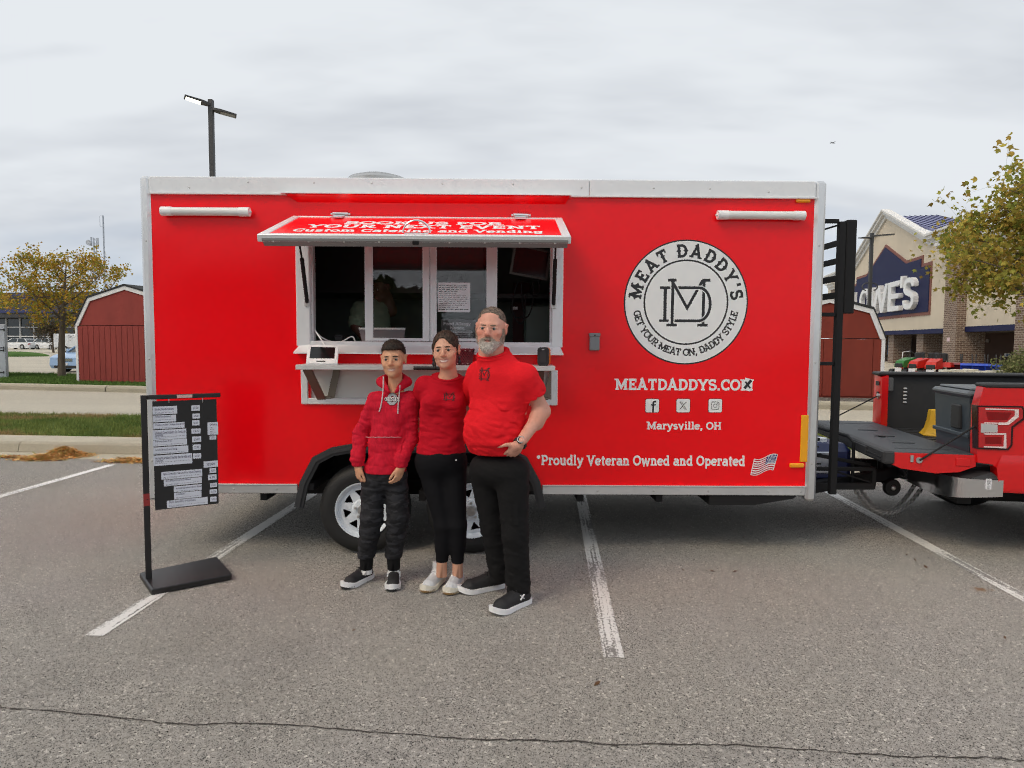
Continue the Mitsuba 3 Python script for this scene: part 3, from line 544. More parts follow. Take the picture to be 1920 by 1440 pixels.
for (tx, ty), (mx, my), (bx_, by) in (((560, 449), (566, 485), (576, 568)), ((1042, 449), (1041, 487), (1038, 572))):
    t = TR.px(tx, ty, -.40); m_ = TR.px(mx, my, -.27); b_ = TR.px(bx_, by, -.03)
    top, mid, bot = np.array([t[0], -.40, t[1]]), np.array([m_[0], -.27, m_[1]]), np.array([b_[0], -.03, b_[1]])
    g = obj('gas_strut', [cyl(top, mid, .007, 8), cyl(mid, bot, .014, 10)], BLACK, ft); obj('strut_mount', [ball(bot, .016, 2), bx(bot[0] - .02, bot[0] + .02, -.04, -.02, bot[2] - .025, bot[2] + .02, .004)], STEEL, g)

# interior: galley walls, hood, monitor, cables
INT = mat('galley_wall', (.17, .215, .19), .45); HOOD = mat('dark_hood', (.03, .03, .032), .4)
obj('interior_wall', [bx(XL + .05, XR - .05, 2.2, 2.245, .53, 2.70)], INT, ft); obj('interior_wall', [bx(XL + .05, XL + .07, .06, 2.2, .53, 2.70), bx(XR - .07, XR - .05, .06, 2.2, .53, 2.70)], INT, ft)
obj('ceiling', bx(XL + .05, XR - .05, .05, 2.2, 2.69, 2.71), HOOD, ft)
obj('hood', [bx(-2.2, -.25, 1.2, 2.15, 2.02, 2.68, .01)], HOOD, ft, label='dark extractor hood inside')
obj('hood_rail', bx(-2.2, -.25, 1.185, 1.2, 2.02, 2.05), HOOD, ft)
obj('interior_door', bx(.02, .2, 2.17, 2.2, .6, 2.2), mat('maroon_door', (.16, .02, .02), .4), ft)
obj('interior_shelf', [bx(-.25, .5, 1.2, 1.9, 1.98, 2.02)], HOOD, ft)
cab = obj('cabinet', bx(.12, .95, .9, 1.6, .55, 1.9, .01), mat('green_cabinet', (.13, .19, .16), .4), ft, label='green metal cabinet inside')
obj('counter', bx(-1.5, .3, .10, .55, 1.50, 1.54, .004), STEEL, ft)
ca, cb, cc_, cd = [np.array([*TR.px(x, y, .34)]) for x, y in ((964, 456), (1034, 472), (1026, 526), (955, 513))]
def q3(p, y): return (p[0], y, p[1])
mo = obj('monitor', hull([q3(p, y) for p in (ca, cb, cc_, cd) for y in (.34, .38)]), mat('monitor_frame', (.09, .11, .105), .4), ft, label='tilted dark monitor hanging inside')
m_ = (ca + cb + cc_ + cd) / 4; obj('screen', hull([q3(m_ + (p - m_) * .86, y) for p in (ca, cb, cc_, cd) for y in (.335, .342)]), mat('screen_black', (.008, .009, .011), .15), mo)
for pts in (((972, 527), (962, 560), (962, 590), (975, 596), (982, 590), (980, 570), (978, 530)), ((1010, 527), (1005, 556), (990, 550), (985, 565), (984, 592), (976, 607), (962, 585)), ((998, 530), (1000, 560), (992, 590), (976, 592))):
    q = np.array([q3(TR.px(x, y, .40), .40) for x, y in pts]); t = np.linspace(0, len(q) - 1, 24)
    from scipy.interpolate import CubicSpline
    obj('cable', tube(CubicSpline(np.arange(len(q)), q)(t), .006, 6), BLACK, ft)
x0, z0 = TR.px(966, 578, .885); obj('sticker', bx(x0 - .02, x0 + .02, .885, .899, z0 - .012, z0 + .012), WHITE, ft)

# wheels
RUB = mat('tyre_rubber', (.011, .0115, .012), .62); RIMM = mat('white_rim', (.66, .72, .78), .28)
wt = []
for i, px in enumerate((683, 884)):
    wx, wz = TR.px(px, 958, .03); wz = .335; R = .335; y0 = -.012
    wh = numbered('food_trailer__wheel')
    tp = [(.195, .02), (.205, .0), (.25, -.012), (.29, -.006), (.315, .012), (.33, .04), (.335, .07), (.335, .16), (.33, .19), (.30, .22), (.2, .225)]
    m = lathe(tp, 64, 'y'); m.vertices = m.vertices + [wx, y0, wz]; m.invert()
    obj('tyre', m, RUB, wh, 40)
    obj('tread_groove', [tube([(wx + .3362 * math.cos(a), y0 + y, wz + .3362 * math.sin(a)) for a in np.linspace(0, 2 * math.pi, 64, endpoint=False)], .0035, 5, True) for y in (.09, .115, .14)], DARK, wh)
    rp = [(.208, -.008), (.206, -.014), (.197, -.010), (.194, .008), (.186, .012), (.180, .022), (.170, .026)]
    m = lathe(rp, 64, 'y'); m.vertices = m.vertices + [wx, y0, wz]; m.invert()
    face = Point(0, 0).buffer(.172, 48)
    for k in range(8):
        a = math.radians(k * 45 + 12)
        tri = Polygon([(.098, -.024), (.098, .024), (.145, .0)]) if False else Polygon([(.098, 0), (.146, -.030), (.146, .030)])
        face = face.difference(affinity.rotate(tri.buffer(.004), math.degrees(a), origin=(0, 0)))
    fm = wallplate(face.difference(Point(0, 0).buffer(.042)), y0 + .022, y0 + .032); fm.vertices += [wx, 0, wz]
    dome = lathe([(.086, .023), (.076, .004), (.058, -.002), (.040, -.002), (.040, .05)], 40, 'y'); dome.vertices = dome.vertices + [wx, y0, wz]; dome.invert()
    obj('rim', [m, fm, dome], RIMM, wh, 30, label='white spoked steel rim')
    hp = lathe([(.040, .03), (.040, -.010), (.034, -.020), (0, -.022)], 24, 'y'); hp.vertices = hp.vertices + [wx, y0, wz]; hp.invert(); obj('hub_cap', hp, STEEL, wh)
    for k in range(5):
        a = math.radians(90 + 72 * k); obj('lug_nut', cyl((wx + .057 * math.cos(a), y0 - .002, wz + .057 * math.sin(a)), (wx + .057 * math.cos(a), y0 - .018, wz + .057 * math.sin(a)), .010, 6), STEEL, wh, False)
    dd = cyl((wx, y0 + .12, wz), (wx, y0 + .13, wz), .19, 32); obj('brake_drum', dd, BLACK, wh)

# tongue, upright rack and basket at the front of the trailer
def bars(lst): return [bar(a, b, w, h or w, bev=.003) for a, b, w, h in lst]
X1 = 2.50; yn, yf = .22, 1.9
rk = 'food_trailer__tongue_rack'; used.add(rk)
def zz(py, Y=None, px=1576): return TR.px(px, py, yn)[1]
obj('post', bars([((X1, yn, .42), (X1, yn, zz(416)), .05, .05)]), BLACK, rk); obj('post', bars([((X1, yf, .42), (X1, yf, zz(416)), .05, .05)]), BLACK, rk)
xe0, xe1 = TR.px(1583, 500, yn)[0] + .012, TR.px(1601, 500, yn)[0]
obj('end_plate', bx(X1 + .027, xe1, yn - .03, yn + .03, zz(588), zz(413), .006), BLACK, rk); obj('end_plate', bx(X1 + .027, xe1, yf - .03, yf + .03, zz(588), zz(413), .006), BLACK, rk)
for py, w in ((454, .042), (488, .042), (521, .046), (553, .046)):
    z = zz(py); obj('slat', bars([((X1, yn + .03, z), (X1, yf - .03, z), .03, w)]), BLACK, rk)
for py, w in ((415, .03), (590, .03), (682, .026)):
    z = zz(py); obj('crossbar', bars([((XR + .01, yn, z), (X1 - .026, yn, z), w, w)]), BLACK, rk)
for py in (471, 538):
    z = zz(py); obj('crossbar', bars([((XR + .01, yf, z + .1), (X1, yf, z + .1), .026, .026)]), BLACK, rk)
obj('crossbar', bars([((XR + .01, yn + .05, zz(437)), (X1, yn + .02, zz(420)), .03, .012)]), BLACK, rk)
obj('tape', bx(X1 - .035, X1 + .035, yf - .04, yf - .02, zz(538) + .085, zz(538) + .115), mat('blue_tape', (.03, .14, .55), .5), rk)
bs = 'food_trailer__tongue_basket'; used.add(bs)
bx0, bx1, by0, by1 = XR + .02, 2.93, .42, 1.7; zt_, zm, zl = .82, .62, .44
obj('rail', bars([((bx0, by0, zl), (bx1, by0, zl), .04, .05), ((bx0, by1, zl), (bx1, by1, zl), .04, .05), ((bx1, by0, zl), (bx1, by1, zl), .04, .05)]), BLACK, bs)
obj('rail', bars([((bx0, by0, zm - .04), (bx1, by0, zm - .04), .03, .03), ((bx1, by0, zm - .04), (bx1, by1, zm - .04), .03, .03), ((bx1, by0, zl), (bx1, by0, zm - .04), .03, .03), ((bx0 + .26, by0, zm - .04), (bx1 - .02, by0, zl + .03), .014, .014), ((bx0, by0 + .05, zm + .1), (bx1, by0 + .05, zm - .02), .014, .03)]), BLACK, bs)
obj('rail', bars([((bx0, by0, zt_), (X1 - .02, by0, zt_), .025, .025), ((bx0, by0, zm + .08), (X1, by0, zm + .08), .012, .012), ((bx0, by0, zm), (X1, by0, zm), .012, .012), ((bx0, by0, zm + .16), (X1, by0 + .05, zm + .13), .012, .012)]), BLACK, bs)
obj('deck', bx(bx0, bx1, by0, by1, zl - .03, zl - .018), DARK, bs)
HX = TR.l(at(1738, 905, 5.95))
obj('tongue_beam', bars([((XR, .35, .42), (HX[0] - .05, HX[1], .50), .07, .09), ((XR, 1.9, .42), (HX[0] - .05, HX[1] + .04, .50), .07, .09)]), BLACK, ft)
obj('coupler', [bx(HX[0] - .16, HX[0] + .10, HX[1] - .06, HX[1] + .08, .48, .58, .03), cyl((HX[0] + .05, HX[1], .42), (HX[0] + .05, HX[1], .6), .03)], BLACK, ft)
jx = TR.l(at(1668, 912, 5.75))
jk = obj('jack', [cyl((jx[0] - .05, jx[1] + .06, .40), (jx[0] - .05, jx[1] + .06, .80), .028, 12), bar((jx[0] - .06, jx[1] + .05, .46), (jx[0], jx[1] + .03, jx[2]), .05, .05)], BLACK, ft)
w_ = lathe([(.02, -.03), (.075, -.03), (.085, -.015), (.085, .015), (.075, .03), (.02, .03)], 28, 'y'); w_.vertices = w_.vertices * .85 + [jx[0], jx[1] - .03, jx[2]]; obj('jack_wheel', w_, RUB, jk)
obj('wheel_hub', ball((jx[0], jx[1] - .06, jx[2]), (.022, .012, .022), 2), STEEL, jk)
# safety chains
def chain(pts, holder, n):
    q = np.array(pts, float); cs = CubicSpline(np.arange(len(q)), q); t = np.linspace(0, len(q) - 1, 400); c = cs(t); s = np.r_[0, np.cumsum(np.linalg.norm(np.diff(c, axis=0), axis=1))]
    for i in range(n):
        a = np.array([np.interp((i + .5) / n * s[-1], s, c[:, k]) for k in range(3)]); b = np.array([np.interp(min(1, (i + .7) / n) * s[-1], s, c[:, k]) for k in range(3)])
        d = (b - a) / np.linalg.norm(b - a); e = np.cross(d, [0, 0, 1.0] if i % 2 else [0, 1.0, .3]); e /= np.linalg.norm(e); L = s[-1] / n * .72; W = .017
        ring = [a + d * (L - W) * np.sign(math.cos(g)) * (abs(math.cos(g)) > .05) + d * W * math.cos(g) + e * W * math.sin(g) for g in np.linspace(.1, 2 * math.pi + .1, 12, endpoint=False)]
        obj('link', tube(ring, .0066, 6, True), STEEL, holder, True)
for g, dy in ((0, .0), (1, .14)):
    ck = numbered('food_trailer__safety_chain')
    def g3(px, py, Y): return TR.l(at(px, py, Y))
    if g == 0: chain([g3(1598, 908, 5.62), g3(1618, 938, 5.62), g3(1650, 961, 5.68), g3(1690, 955, 5.78), g3(1717, 930, 5.86), g3(1732, 914, 5.92)], ck, 34)
    else: chain([g3(1604, 906, 5.78), g3(1628, 938, 5.8), g3(1655, 958, 5.85), g3(1685, 946, 5.95), g3(1705, 924, 6.02), g3(1716, 908, 6.05)], ck, 30)
hk = g3(1738, 907, 5.92); obj('chain_hook', tube([hk + [.035 * math.cos(a), 0, .05 * math.sin(a) * .8] for a in np.linspace(-1.9, 2.4, 10)], .010, 8), STEEL, ft)
frame[0] = WORLD

# blue generator in the tongue basket
gen = thing('generator', 'dark blue portable generator in the black basket behind the trailer tongue', 'generator')
frame[0] = TR; GB = mat('generator_blue', (.012, .02, .085), .35)
obj('body', bx(bx0 + .03, bx1 - .1, by0 + .12, by1 - .3, zl - .015, .76, .06), GB, gen); obj('frame', [tube([(x, by0 + .1, .45), (x, by0 + .1, .78), (x, by0 + .2, .82), (x, by1 - .3, .82)], .014, 8) for x in (bx0 + .08, bx1 - .12)], BLACK, gen)
obj('panel', bx(bx0 + .15, bx1 - .25, by0 + .105, by0 + .122, .52, .70, .01), mat('panel_silver', (.45, .47, .52), .3, .6), gen); obj('cap', cyl((bx1 - .3, by0 + .3, .76), (bx1 - .3, by0 + .3, .79), .05), WHITE, gen)
frame[0] = WORLD
# ================================================================== the pickup with its tailgate down
TK = Frame((3.40, 4.9, 0), (2.1, -.33, 0)); frame[0] = TK; TWID = 2.126
TRED = mat('truck_red', (.62, .006, .008), .16, spec=.5, clearcoat=.5, clearcoat_gloss=.95); LINER = mat('bed_liner', (.025, .026, .028), .55)
LENS = mat('tail_lens', (.42, .003, .006), .06, spec=.6, clearcoat=1.0); LENSD = mat('tail_lens_deep', (.22, .002, .004), .1); LENSW = mat('lens_white', (.72, .60, .60), .15); CLEAR = mat('lens_clear', (.62, .63, .64), .08, .4)
pk = thing('pickup_truck', 'bright red pickup truck with lowered tailgate and open black bed', 'pickup truck')
A = lambda x, y, d=0: TK.px(1780 + x / 6, 720 + y / 6, d)
Q = lambda x, y, d=0: TK.px(1520 + x / 4.5, 660 + y / 4.5, d)
side = Polygon([A(385, 35), A(330, 240), A(310, 720), A(318, 885), A(480, 905), A(540, 950), A(560, 1220), (2.9, A(560, 1220)[1] - .02), (2.9, A(385, 35)[1] + .02)])
wheelhole = Point(1.02, .40).buffer(.47)
obj('bed_side', wallplate(side.difference(wheelhole), 0, .10), TRED, pk, 25)
obj('body_crease', [hull([(A(318, 885)[0] + .12, -.014, A(560, 930)[1]), (2.9, -.014, A(560, 930)[1]), (A(318, 885)[0] + .16, -.0, A(560, 800)[1]), (2.9, 0, A(560, 800)[1]), (A(560, 1200)[0], -.008, A(560, 1200)[1]), (.56, -.008, A(560, 1200)[1]), (A(560, 930)[0], 0, A(560, 930)[1])])], TRED, pk, 25)
zt_ = A(385, 35)[1]
obj('panel_gap', [wallplate(LineString([A(850, 300), A(1300, 318)]).buffer(.003), -.003, 0), wallplate(LineString([A(318, 892), A(482, 912)]).buffer(.003), -.003, 0)], DARK, pk)
obj('rail_cap', bx(A(395, 30)[0], 2.9, -.012, .14, zt_ - .004, zt_ + .028, .01), LINER, pk)
hs = Polygon([A(300, 240), A(820, 248), A(838, 290), A(838, 395), A(708, 490), A(700, 690), A(655, 742), A(305, 728)])
tl = obj('tail_light', [wallplate(hs, -.012, .06), bx(-.012, .02, .0, .14, A(300, 728)[1], A(300, 240)[1])], mat('lamp_housing', (.03, .002, .004), .15), pk, label='large red tail light with white C outline')
def lens(name, pts, m, y): return obj(name, wallplate(Polygon([A(*p) for p in pts]).buffer(-.003 if 'bar' in name else 0).buffer(.0), -y, -.010), m, tl, False)
lens('lens', [(318, 258), (800, 266), (812, 300), (812, 380), (682, 478), (675, 680), (640, 722), (318, 710)], LENS, .016)
lens('lens_bar', [(385, 266), (770, 278), (768, 370), (650, 462), (530, 462), (530, 425), (625, 425), (716, 350), (716, 300), (690, 296), (388, 290)], LENSW, .02)
lens('lens_bar', [(372, 422), (532, 428), (532, 450), (372, 444)], LENSW, .02); lens('lens_bar', [(370, 545), (628, 545), (630, 725), (368, 712), (368, 690), (590, 697), (596, 572), (370, 570)], LENSW, .02)
lens('lens_panel', [(400, 310), (690, 318), (640, 400), (420, 405)], LENSD, .018); lens('lens_panel', [(390, 592), (575, 592), (570, 670), (390, 668)], LENSD, .018)
lens('reverse_lens', [(340, 440), (525, 452), (525, 542), (340, 542)], CLEAR, .021)
# bed
fz = .735; rl = 1.27
obj('bed_floor', [bx(0, 1.95, .1, 2.02, fz - .05, fz)] + [bx(0, 1.95, y, y + .05, fz, fz + .012) for y in np.arange(.3, 1.9, .12)], LINER, pk)
obj('bed_wall', bx(.05, 1.95, 2.0, 2.08, fz, rl), LINER, pk); obj('bed_wall', bx(1.9, 1.97, .1, 2.02, fz, rl), LINER, pk); obj('bed_wall', bx(.03, 1.95, .1, .14, fz, zt_), LINER, pk)
obj('wheel_arch', hull([(.5, 1.75, fz), (1.5, 1.75, fz), (.62, 1.78, fz + .2), (1.38, 1.78, fz + .2), (.5, 2.0, fz), (1.5, 2, fz), (.6, 2, fz + .22), (1.4, 2, fz + .22)]), LINER, pk)
obj('rail_cap', bx(-.02, 2.9, 1.93, 2.14, rl, rl + .035, .012), LINER, pk)
obj('bed_side', bx(.0, 2.9, 2.08, 2.126, .5, rl), TRED, pk)
ep = obj('bed_pillar', hull([(0, 1.90, fz), (0, 2.125, fz - .02), (0, 1.91, rl - .02), (0, 2.09, rl), (.06, 1.90, fz), (.06, 2.12, fz), (.06, 1.91, rl), (.06, 2.09, rl), (-.015, 1.98, fz + .02), (-.015, 2.08, fz + .02), (-.012, 1.98, rl - .1), (-.012, 2.05, rl - .1)]), TRED, pk)
obj('striker', [cyl((-.02, 1.96, fz + .33), (-.005, 1.96, fz + .33), .028), ball((-.022, 1.96, fz + .33), (.008, .014, .014))], STEEL, ep); obj('slot', bx(-.017, -.012, 1.95, 2.03, rl - .10, rl - .06), DARK, ep); obj('slot', bx(-.017, -.012, 1.95, 2.0, rl - .19, rl - .165), DARK, ep)
obj('cover_panel', bx(.055, .12, 1.93, 1.995, rl - .16, rl - .02, .01), mat('smoke_grey', (.09, .095, .10), .4), pk)
obj('strip_lamp', [ball((.25, 1.99, rl - .13 - .035 * i), (.02, .006, .010), 1) for i in range(5)], CLEAR, pk)
obj('label', hull([(.62, 1.992, rl - .1), (.55, 1.992, rl - .24), (.70, 1.992, rl - .24), (.62, 1.996, rl - .1), (.55, 1.996, rl - .24), (.7, 1.996, rl - .24)]), mat('warning_orange', (.5, .06, .015), .5), pk, label='orange triangular label inside the bed')
# tailgate, folded down level with the bed
tg = numbered('pickup_truck__tailgate'); gx = -.60
obj('inner_panel', [bx(gx + .02, -.02, .03, 2.09, .755, .79, .008), bx(gx + .1, -.1, .2, .22, .79, .793), bx(gx + .1, -.1, 1.85, 1.87, .79, .793)] + [bx(-.40, -.24, y, y + .018, .79, .796) for y in (.5, .9, 1.3)], mat('tailgate_liner', (.035, .04, .046), .5), tg)
prof = [(gx, .785), (gx + .01, .70), (gx + .08, .668), (-.28, .64), (-.12, .655), (-.015, .70), (-.01, .782)]
edge = Polygon(prof)
obj('side_edge', wallplate(edge, .02, .06), TRED, tg, 25); obj('side_edge', wallplate(edge, 2.06, 2.10), TRED, tg, 25)
obj('skin', wallplate(Polygon([(gx + .03, .75), (gx + .02, .70), (gx + .08, .672), (-.28, .645), (-.12, .66), (-.02, .70), (-.02, .75)]), .06, 2.06), TRED, tg, 25)
obj('top_spoiler', [bx(gx - .05, gx + .03, .0, 2.125, .70, .797, .012), bx(gx - .056, gx - .04, .05, 2.07, .72, .726), bx(gx - .056, gx - .04, .05, 2.07, .745, .751), bx(gx - .06, gx - .04, .35, .75, .712, .78, .004)], SATIN, tg)
obj('hinge_trim', bx(-.02, .01, .05, 2.07, .742, .765, .004), TRED, tg); obj('sill_plate', bx(.0, .10, .12, 2.0, fz, fz + .022), BLACK, tg)
obj('latch', [cyl((-.40, .008, .735), (-.40, .022, .735), .022), bx(-.46, -.44, .01, .022, .72, .77)], STEEL, tg); obj('latch', [cyl((-.10, .012, .73), (-.10, .022, .73), .02), bx(-.15, -.05, .012, .02, .70, .76, .005)], TRED, tg)
obj('cable', tube([(-.40, .005, .735), (-.02, .03, 1.0), (.02, .05, 1.03)], .007, 6), BLACK, tg); obj('cable', tube([(-.015, 1.96, fz + .33), (-.42, 2.08, .80)], .007, 6), BLACK, tg)
# bumper, hitch, wheels, underbody
bp = numbered('pickup_truck__bumper')
obj('bumper_face', hull([(x, 1.063 + s_ * (1.063 - y), z) for s_ in (-1, 1) for x, y, b_ in ((-.21, .30, .445), (-.19, .18, .45), (-.155, .09, .455), (-.11, .03, .465), (-.05, .0, .472), (.16, -.012, .49)) for z in (b_, b_ + .03, .585, .61)]), CHROME, bp, 50)
obj('bumper_pad', hull([(-.215, .2, .603), (-.215, 1.93, .603), (-.06, .0, .612), (-.06, 2.12, .612), (.15, 0, .612), (.15, 2.12, .612), (-.15, .25, .66), (-.15, 1.9, .66), (.1, .03, .66), (.1, 2.1, .66)]), SATIN, bp, 25)
(u0, w1), (u1, w0) = A(410, 1065, -.014), A(470, 1185, -.014)
st = obj('sticker', bx(u0, u1, -.0175, -.0155, w0, w1), PAPER, bp); m_ = sans('FX-5038', .035, True)
m_.vertices = np.stack([-m_.vertices[:, 2], m_.vertices[:, 1], m_.vertices[:, 0]], 1); b_ = m_.bounds; m_.vertices = (m_.vertices - b_[0]) / (b_[1] - b_[0]) * [u1 - u0 - .016, .0006, w1 - w0 - .012] + [u0 + .008, -.0181, w0 + .006]
obj('sticker_print', m_, INK, st, False)
obj('plate_recess', bx(-.226, -.205, .7, 1.3, .47, .58, .01), DARK, bp)
obj('receiver', [bx(-.30, .2, 1.02, 1.11, .42, .50, .005), bx(-.45, -.28, 1.03, 1.10, .44, .49), ball((-.43, 1.065, .53), .028, 2), bx(.0, .1, .3, 1.8, .36, .46)], BLACK, pk)
obj('frame_rail', [bx(.05, 2.9, .45, .55, .45, .6), bx(.05, 2.9, 1.58, 1.68, .45, .6), bx(.0, 2.9, .12, 2.0, .60, .70), cyl((.82, .3, .40), (.82, 1.8, .40), .06), cyl((.3, .5, .42), (.75, .5, .42), .07)], BLACK, pk)
for y0, y1 in ((.03, .29), (1.83, 2.09)):
    wk = numbered('pickup_truck__wheel')
    m_ = lathe([(.22, 0), (.30, -.008), (.37, .01), (.405, .05), (.405, .21), (.37, .25), (.30, .262), (.22, .26)], 40, 'y'); m_.vertices = m_.vertices + [1.02 if y0 < 1 else .80, y0, .40]; m_.invert(); obj('tyre', m_, RUB, wk, 40)
    obj('rim', cyl((1.02 if y0 < 1 else .80, y0 + .05, .4), (1.02 if y0 < 1 else .80, y1 - .05, .4), .215, 32), STEEL, wk)
frame[0] = TK
# cargo in the bed
tb = thing('storage_tote', 'slate grey plastic tote with lid standing in the truck bed', 'tote'); TOT = mat('tote_grey', (.045, .062, .08), .4)
tx0, tz1 = TK.px(1789, 742, .42); tx1 = tx0 + .5; ty0, ty1 = .18, .75
obj('bin', hull([(tx0 + .03, ty0 + .03, fz + .015), (tx1, ty0 + .03, fz + .015), (tx0 + .03, ty1, fz + .015), (tx1, ty1, fz + .015), (tx0, ty0, tz1), (tx1, ty0, tz1), (tx0, ty1, tz1), (tx1, ty1, tz1)]), TOT, tb, 20)
obj('lid', [bx(tx0 - .02, tx1 + .02, ty0 - .02, ty1 + .02, tz1 + .002, tz1 + .055, .02), bx(tx0 + .02, tx1 - .02, ty0 + .02, ty1 - .02, tz1 + .055, tz1 + .075, .02)], mat('tote_lid', (.10, .115, .13), .4), tb)
obj('handle', [bx(tx0 - .012, tx0 + .02, ty0 + .12, ty0 + .26, tz1 - .25, tz1 - .06, .01)], DARK, tb); obj('rib', [bx(tx0 - .008, tx0 + .05, ty0 - .008, ty1, tz1 - .30, tz1 - .27, .004)], TOT, tb)
c = TK.pz(1762, 816, fz + .012)
yb = thing('yellow_bucket', 'yellow flared plastic bucket standing upside down in the truck bed', 'bucket'); YEL = mat('bucket_yellow', (.62, .36, .015), .35)
m_ = lathe([(.165, 0), (.17, .01), (.135, .06), (.115, .14), (.105, .225), (.10, .235), (0, .237)], 6); m_.vertices = m_.vertices @ rotm((0, 0, 1), 20).T + c; obj('shell', m_, YEL, yb, 50)
obj('rim', [tube([(c[0] + .168 * math.cos(a), c[1] + .168 * math.sin(a), c[2] + .006) for a in np.linspace(0, 2 * math.pi, 6, endpoint=False) + math.radians(20)], .008, 6, True), bx(c[0] + .02, c[0] + .09, c[1] - .14, c[1] - .10, c[2] + .02, c[2] + .17, .01)], YEL, yb)
c = TK.pz(1698, 800, fz + .012)
dk = thing('grey_disc', 'round grey disc leaning on the far wall of the truck bed', 'disc'); obj('face', cyl((c[0], c[1] + .02, c[2] + .09), (c[0], c[1] + .06, c[2] + .095), .09, 28), mat('disc_grey', (.10, .105, .11), .4), dk); obj('stand', bx(c[0] - .07, c[0] - .1, c[1], c[1] + .1, c[2], c[2] + .1, .01), TRED, dk)
c = TK.pz(1729, 800, fz + .012)
solo('tie_down', [tube(bez(c, c + [0, 0, .2], c + [.08, 0, .22], c + [.06, .05, 0]), .007, 6), bx(c[0] + .01, c[0] + .05, c[1], c[1] + .03, c[2] + .14, c[2] + .17, .005)], BLACK, 'thin black strap loop beside the yellow bucket', 'strap')
frame[0] = WORLD
# ================================================================== sheds, store, trees, cars, lamps behind
BARN = lambda nm, c: mat(nm, mikit.proc(lambda p, n, uv, c=c: mi.Color3f(*c) * (.86 + .28 * fbm(p.x * 5, p.y * 5, p.z * .9, 3))), .8)
BARN1, BARN2 = BARN('barn_red', (.235, .035, .028)), BARN('barn_rust', (.185, .026, .014)); SHW = mat('shed_trim', (.66, .67, .68), .6); ROOFD = mat('shingle', (.03, .033, .035), .9)
def shed(label, a, b, pts, left, mtl, depth, pw):
    g0, g1 = ground(*a, .15), ground(*b, .15); d = g1 - g0; F = Frame(g0, (d[0], d[1], 0)); frame[0] = F
    k = thing('garden_shed', label, 'shed'); q = [F.px(*p) for p in pts]       # eave, knee, ridge on the measured side
    (ex, ez), (kx, kz), (rx, rz) = q; M = lambda x: 2 * rx - x
    e0, e1 = sorted((ex, M(ex))); k0, k1 = sorted((kx, M(kx))); F2 = frame[0]
    gable = Polygon([(e0, ez), (k0, kz), (rx, rz), (k1, kz), (e1, ez)]); t = .12
    obj('gable', wallplate(gable.buffer(-.02), .012, .06), mtl, k, False)
    x = e0 + .06
    while x < e1 - .08:
        w = min(pw, e1 - .06 - x); obj('plank', bx(x + .007, x + w - .007, .0, .05, .04, ez - .012, .004), mtl, k, False); x += pw
    obj('wall', [bx(e0 + .03, e1 - .03, .03, depth, .0, ez)], mtl, k, False)
    path = [(e0, ez), (k0, kz), (rx, rz), (k1, kz), (e1, ez)]; line = LineString(path)
    fas = line.buffer(t, cap_style=2, join_style=2, single_sided=False).intersection(Polygon(path).buffer(.0)).buffer(0)
    obj('fascia', wallplate(fas, -.03, .0), SHW, k, False)
    for a_, b_ in zip(path[:-1], path[1:]): obj('roof', bar((*[a_[0]], depth / 2, a_[1]), (b_[0], depth / 2, b_[1]), depth + .12, .05, up=(0, 0, 1)) if False else hull([(a_[0], -.06, a_[1] + .01), (b_[0], -.06, b_[1] + .01), (a_[0], -.06, a_[1] + .06), (b_[0], -.06, b_[1] + .06), (a_[0], depth + .06, a_[1] + .01), (b_[0], depth + .06, b_[1] + .01), (a_[0], depth + .06, a_[1] + .06), (b_[0], depth + .06, b_[1] + .06)]), ROOFD, k, False)
    obj('corner_board', bx(e0, e0 + .09, -.02, .05, 0, ez, .004), SHW, k); obj('corner_board', bx(e1 - .09, e1, -.02, .05, 0, ez, .004), SHW, k)
    frame[0] = WORLD; return k
shed('faded red barn-style shed with white trim on the lawn left of the trailer', (141, 716), (268, 719), [(141, 611), (165, 559), (234, 536)], True, BARN1, 3.6, .215)
shed('rust red barn-style shed with white trim on the gravel right of the trailer', (1540, 745), (1656, 747), [(1660, 636), (1637.5, 580), (1556, 558.5)], False, BARN2, 3.0, 1.22)
# white cabinet trailer at the left edge
g = ground(17, 709, .15); frame[0] = Frame(g, (1, .80, 0)); cb = thing('white_trailer', 'white panelled enclosed trailer cut by the left edge of the picture', 'trailer'); zt_ = frame[0].px(13, 608)[1]
obj('wall', bx(-2.6, -.075, 0, 2.5, .02, zt_, .01), mat('cool_white', (.62, .65, .70), .4), cb); obj('corner_post', [bx(-.075, 0, -.01, .09, -.01, zt_ + .01, .015), bx(-.075, 0, .09, 2.5, .02, zt_)], mat('dull_aluminium', (.30, .32, .34), .4, .5), cb)
for py in (618, 652, 657, 698): x, z = frame[0].px(4, py); obj('hinge', [bx(x - .13, x + .06, -.03, 0, z - .014, z + .014, .004), bx(x + .03, x + .06, -.035, 0, z - .04, z + .04, .004)], DARK, cb)
frame[0] = WORLD

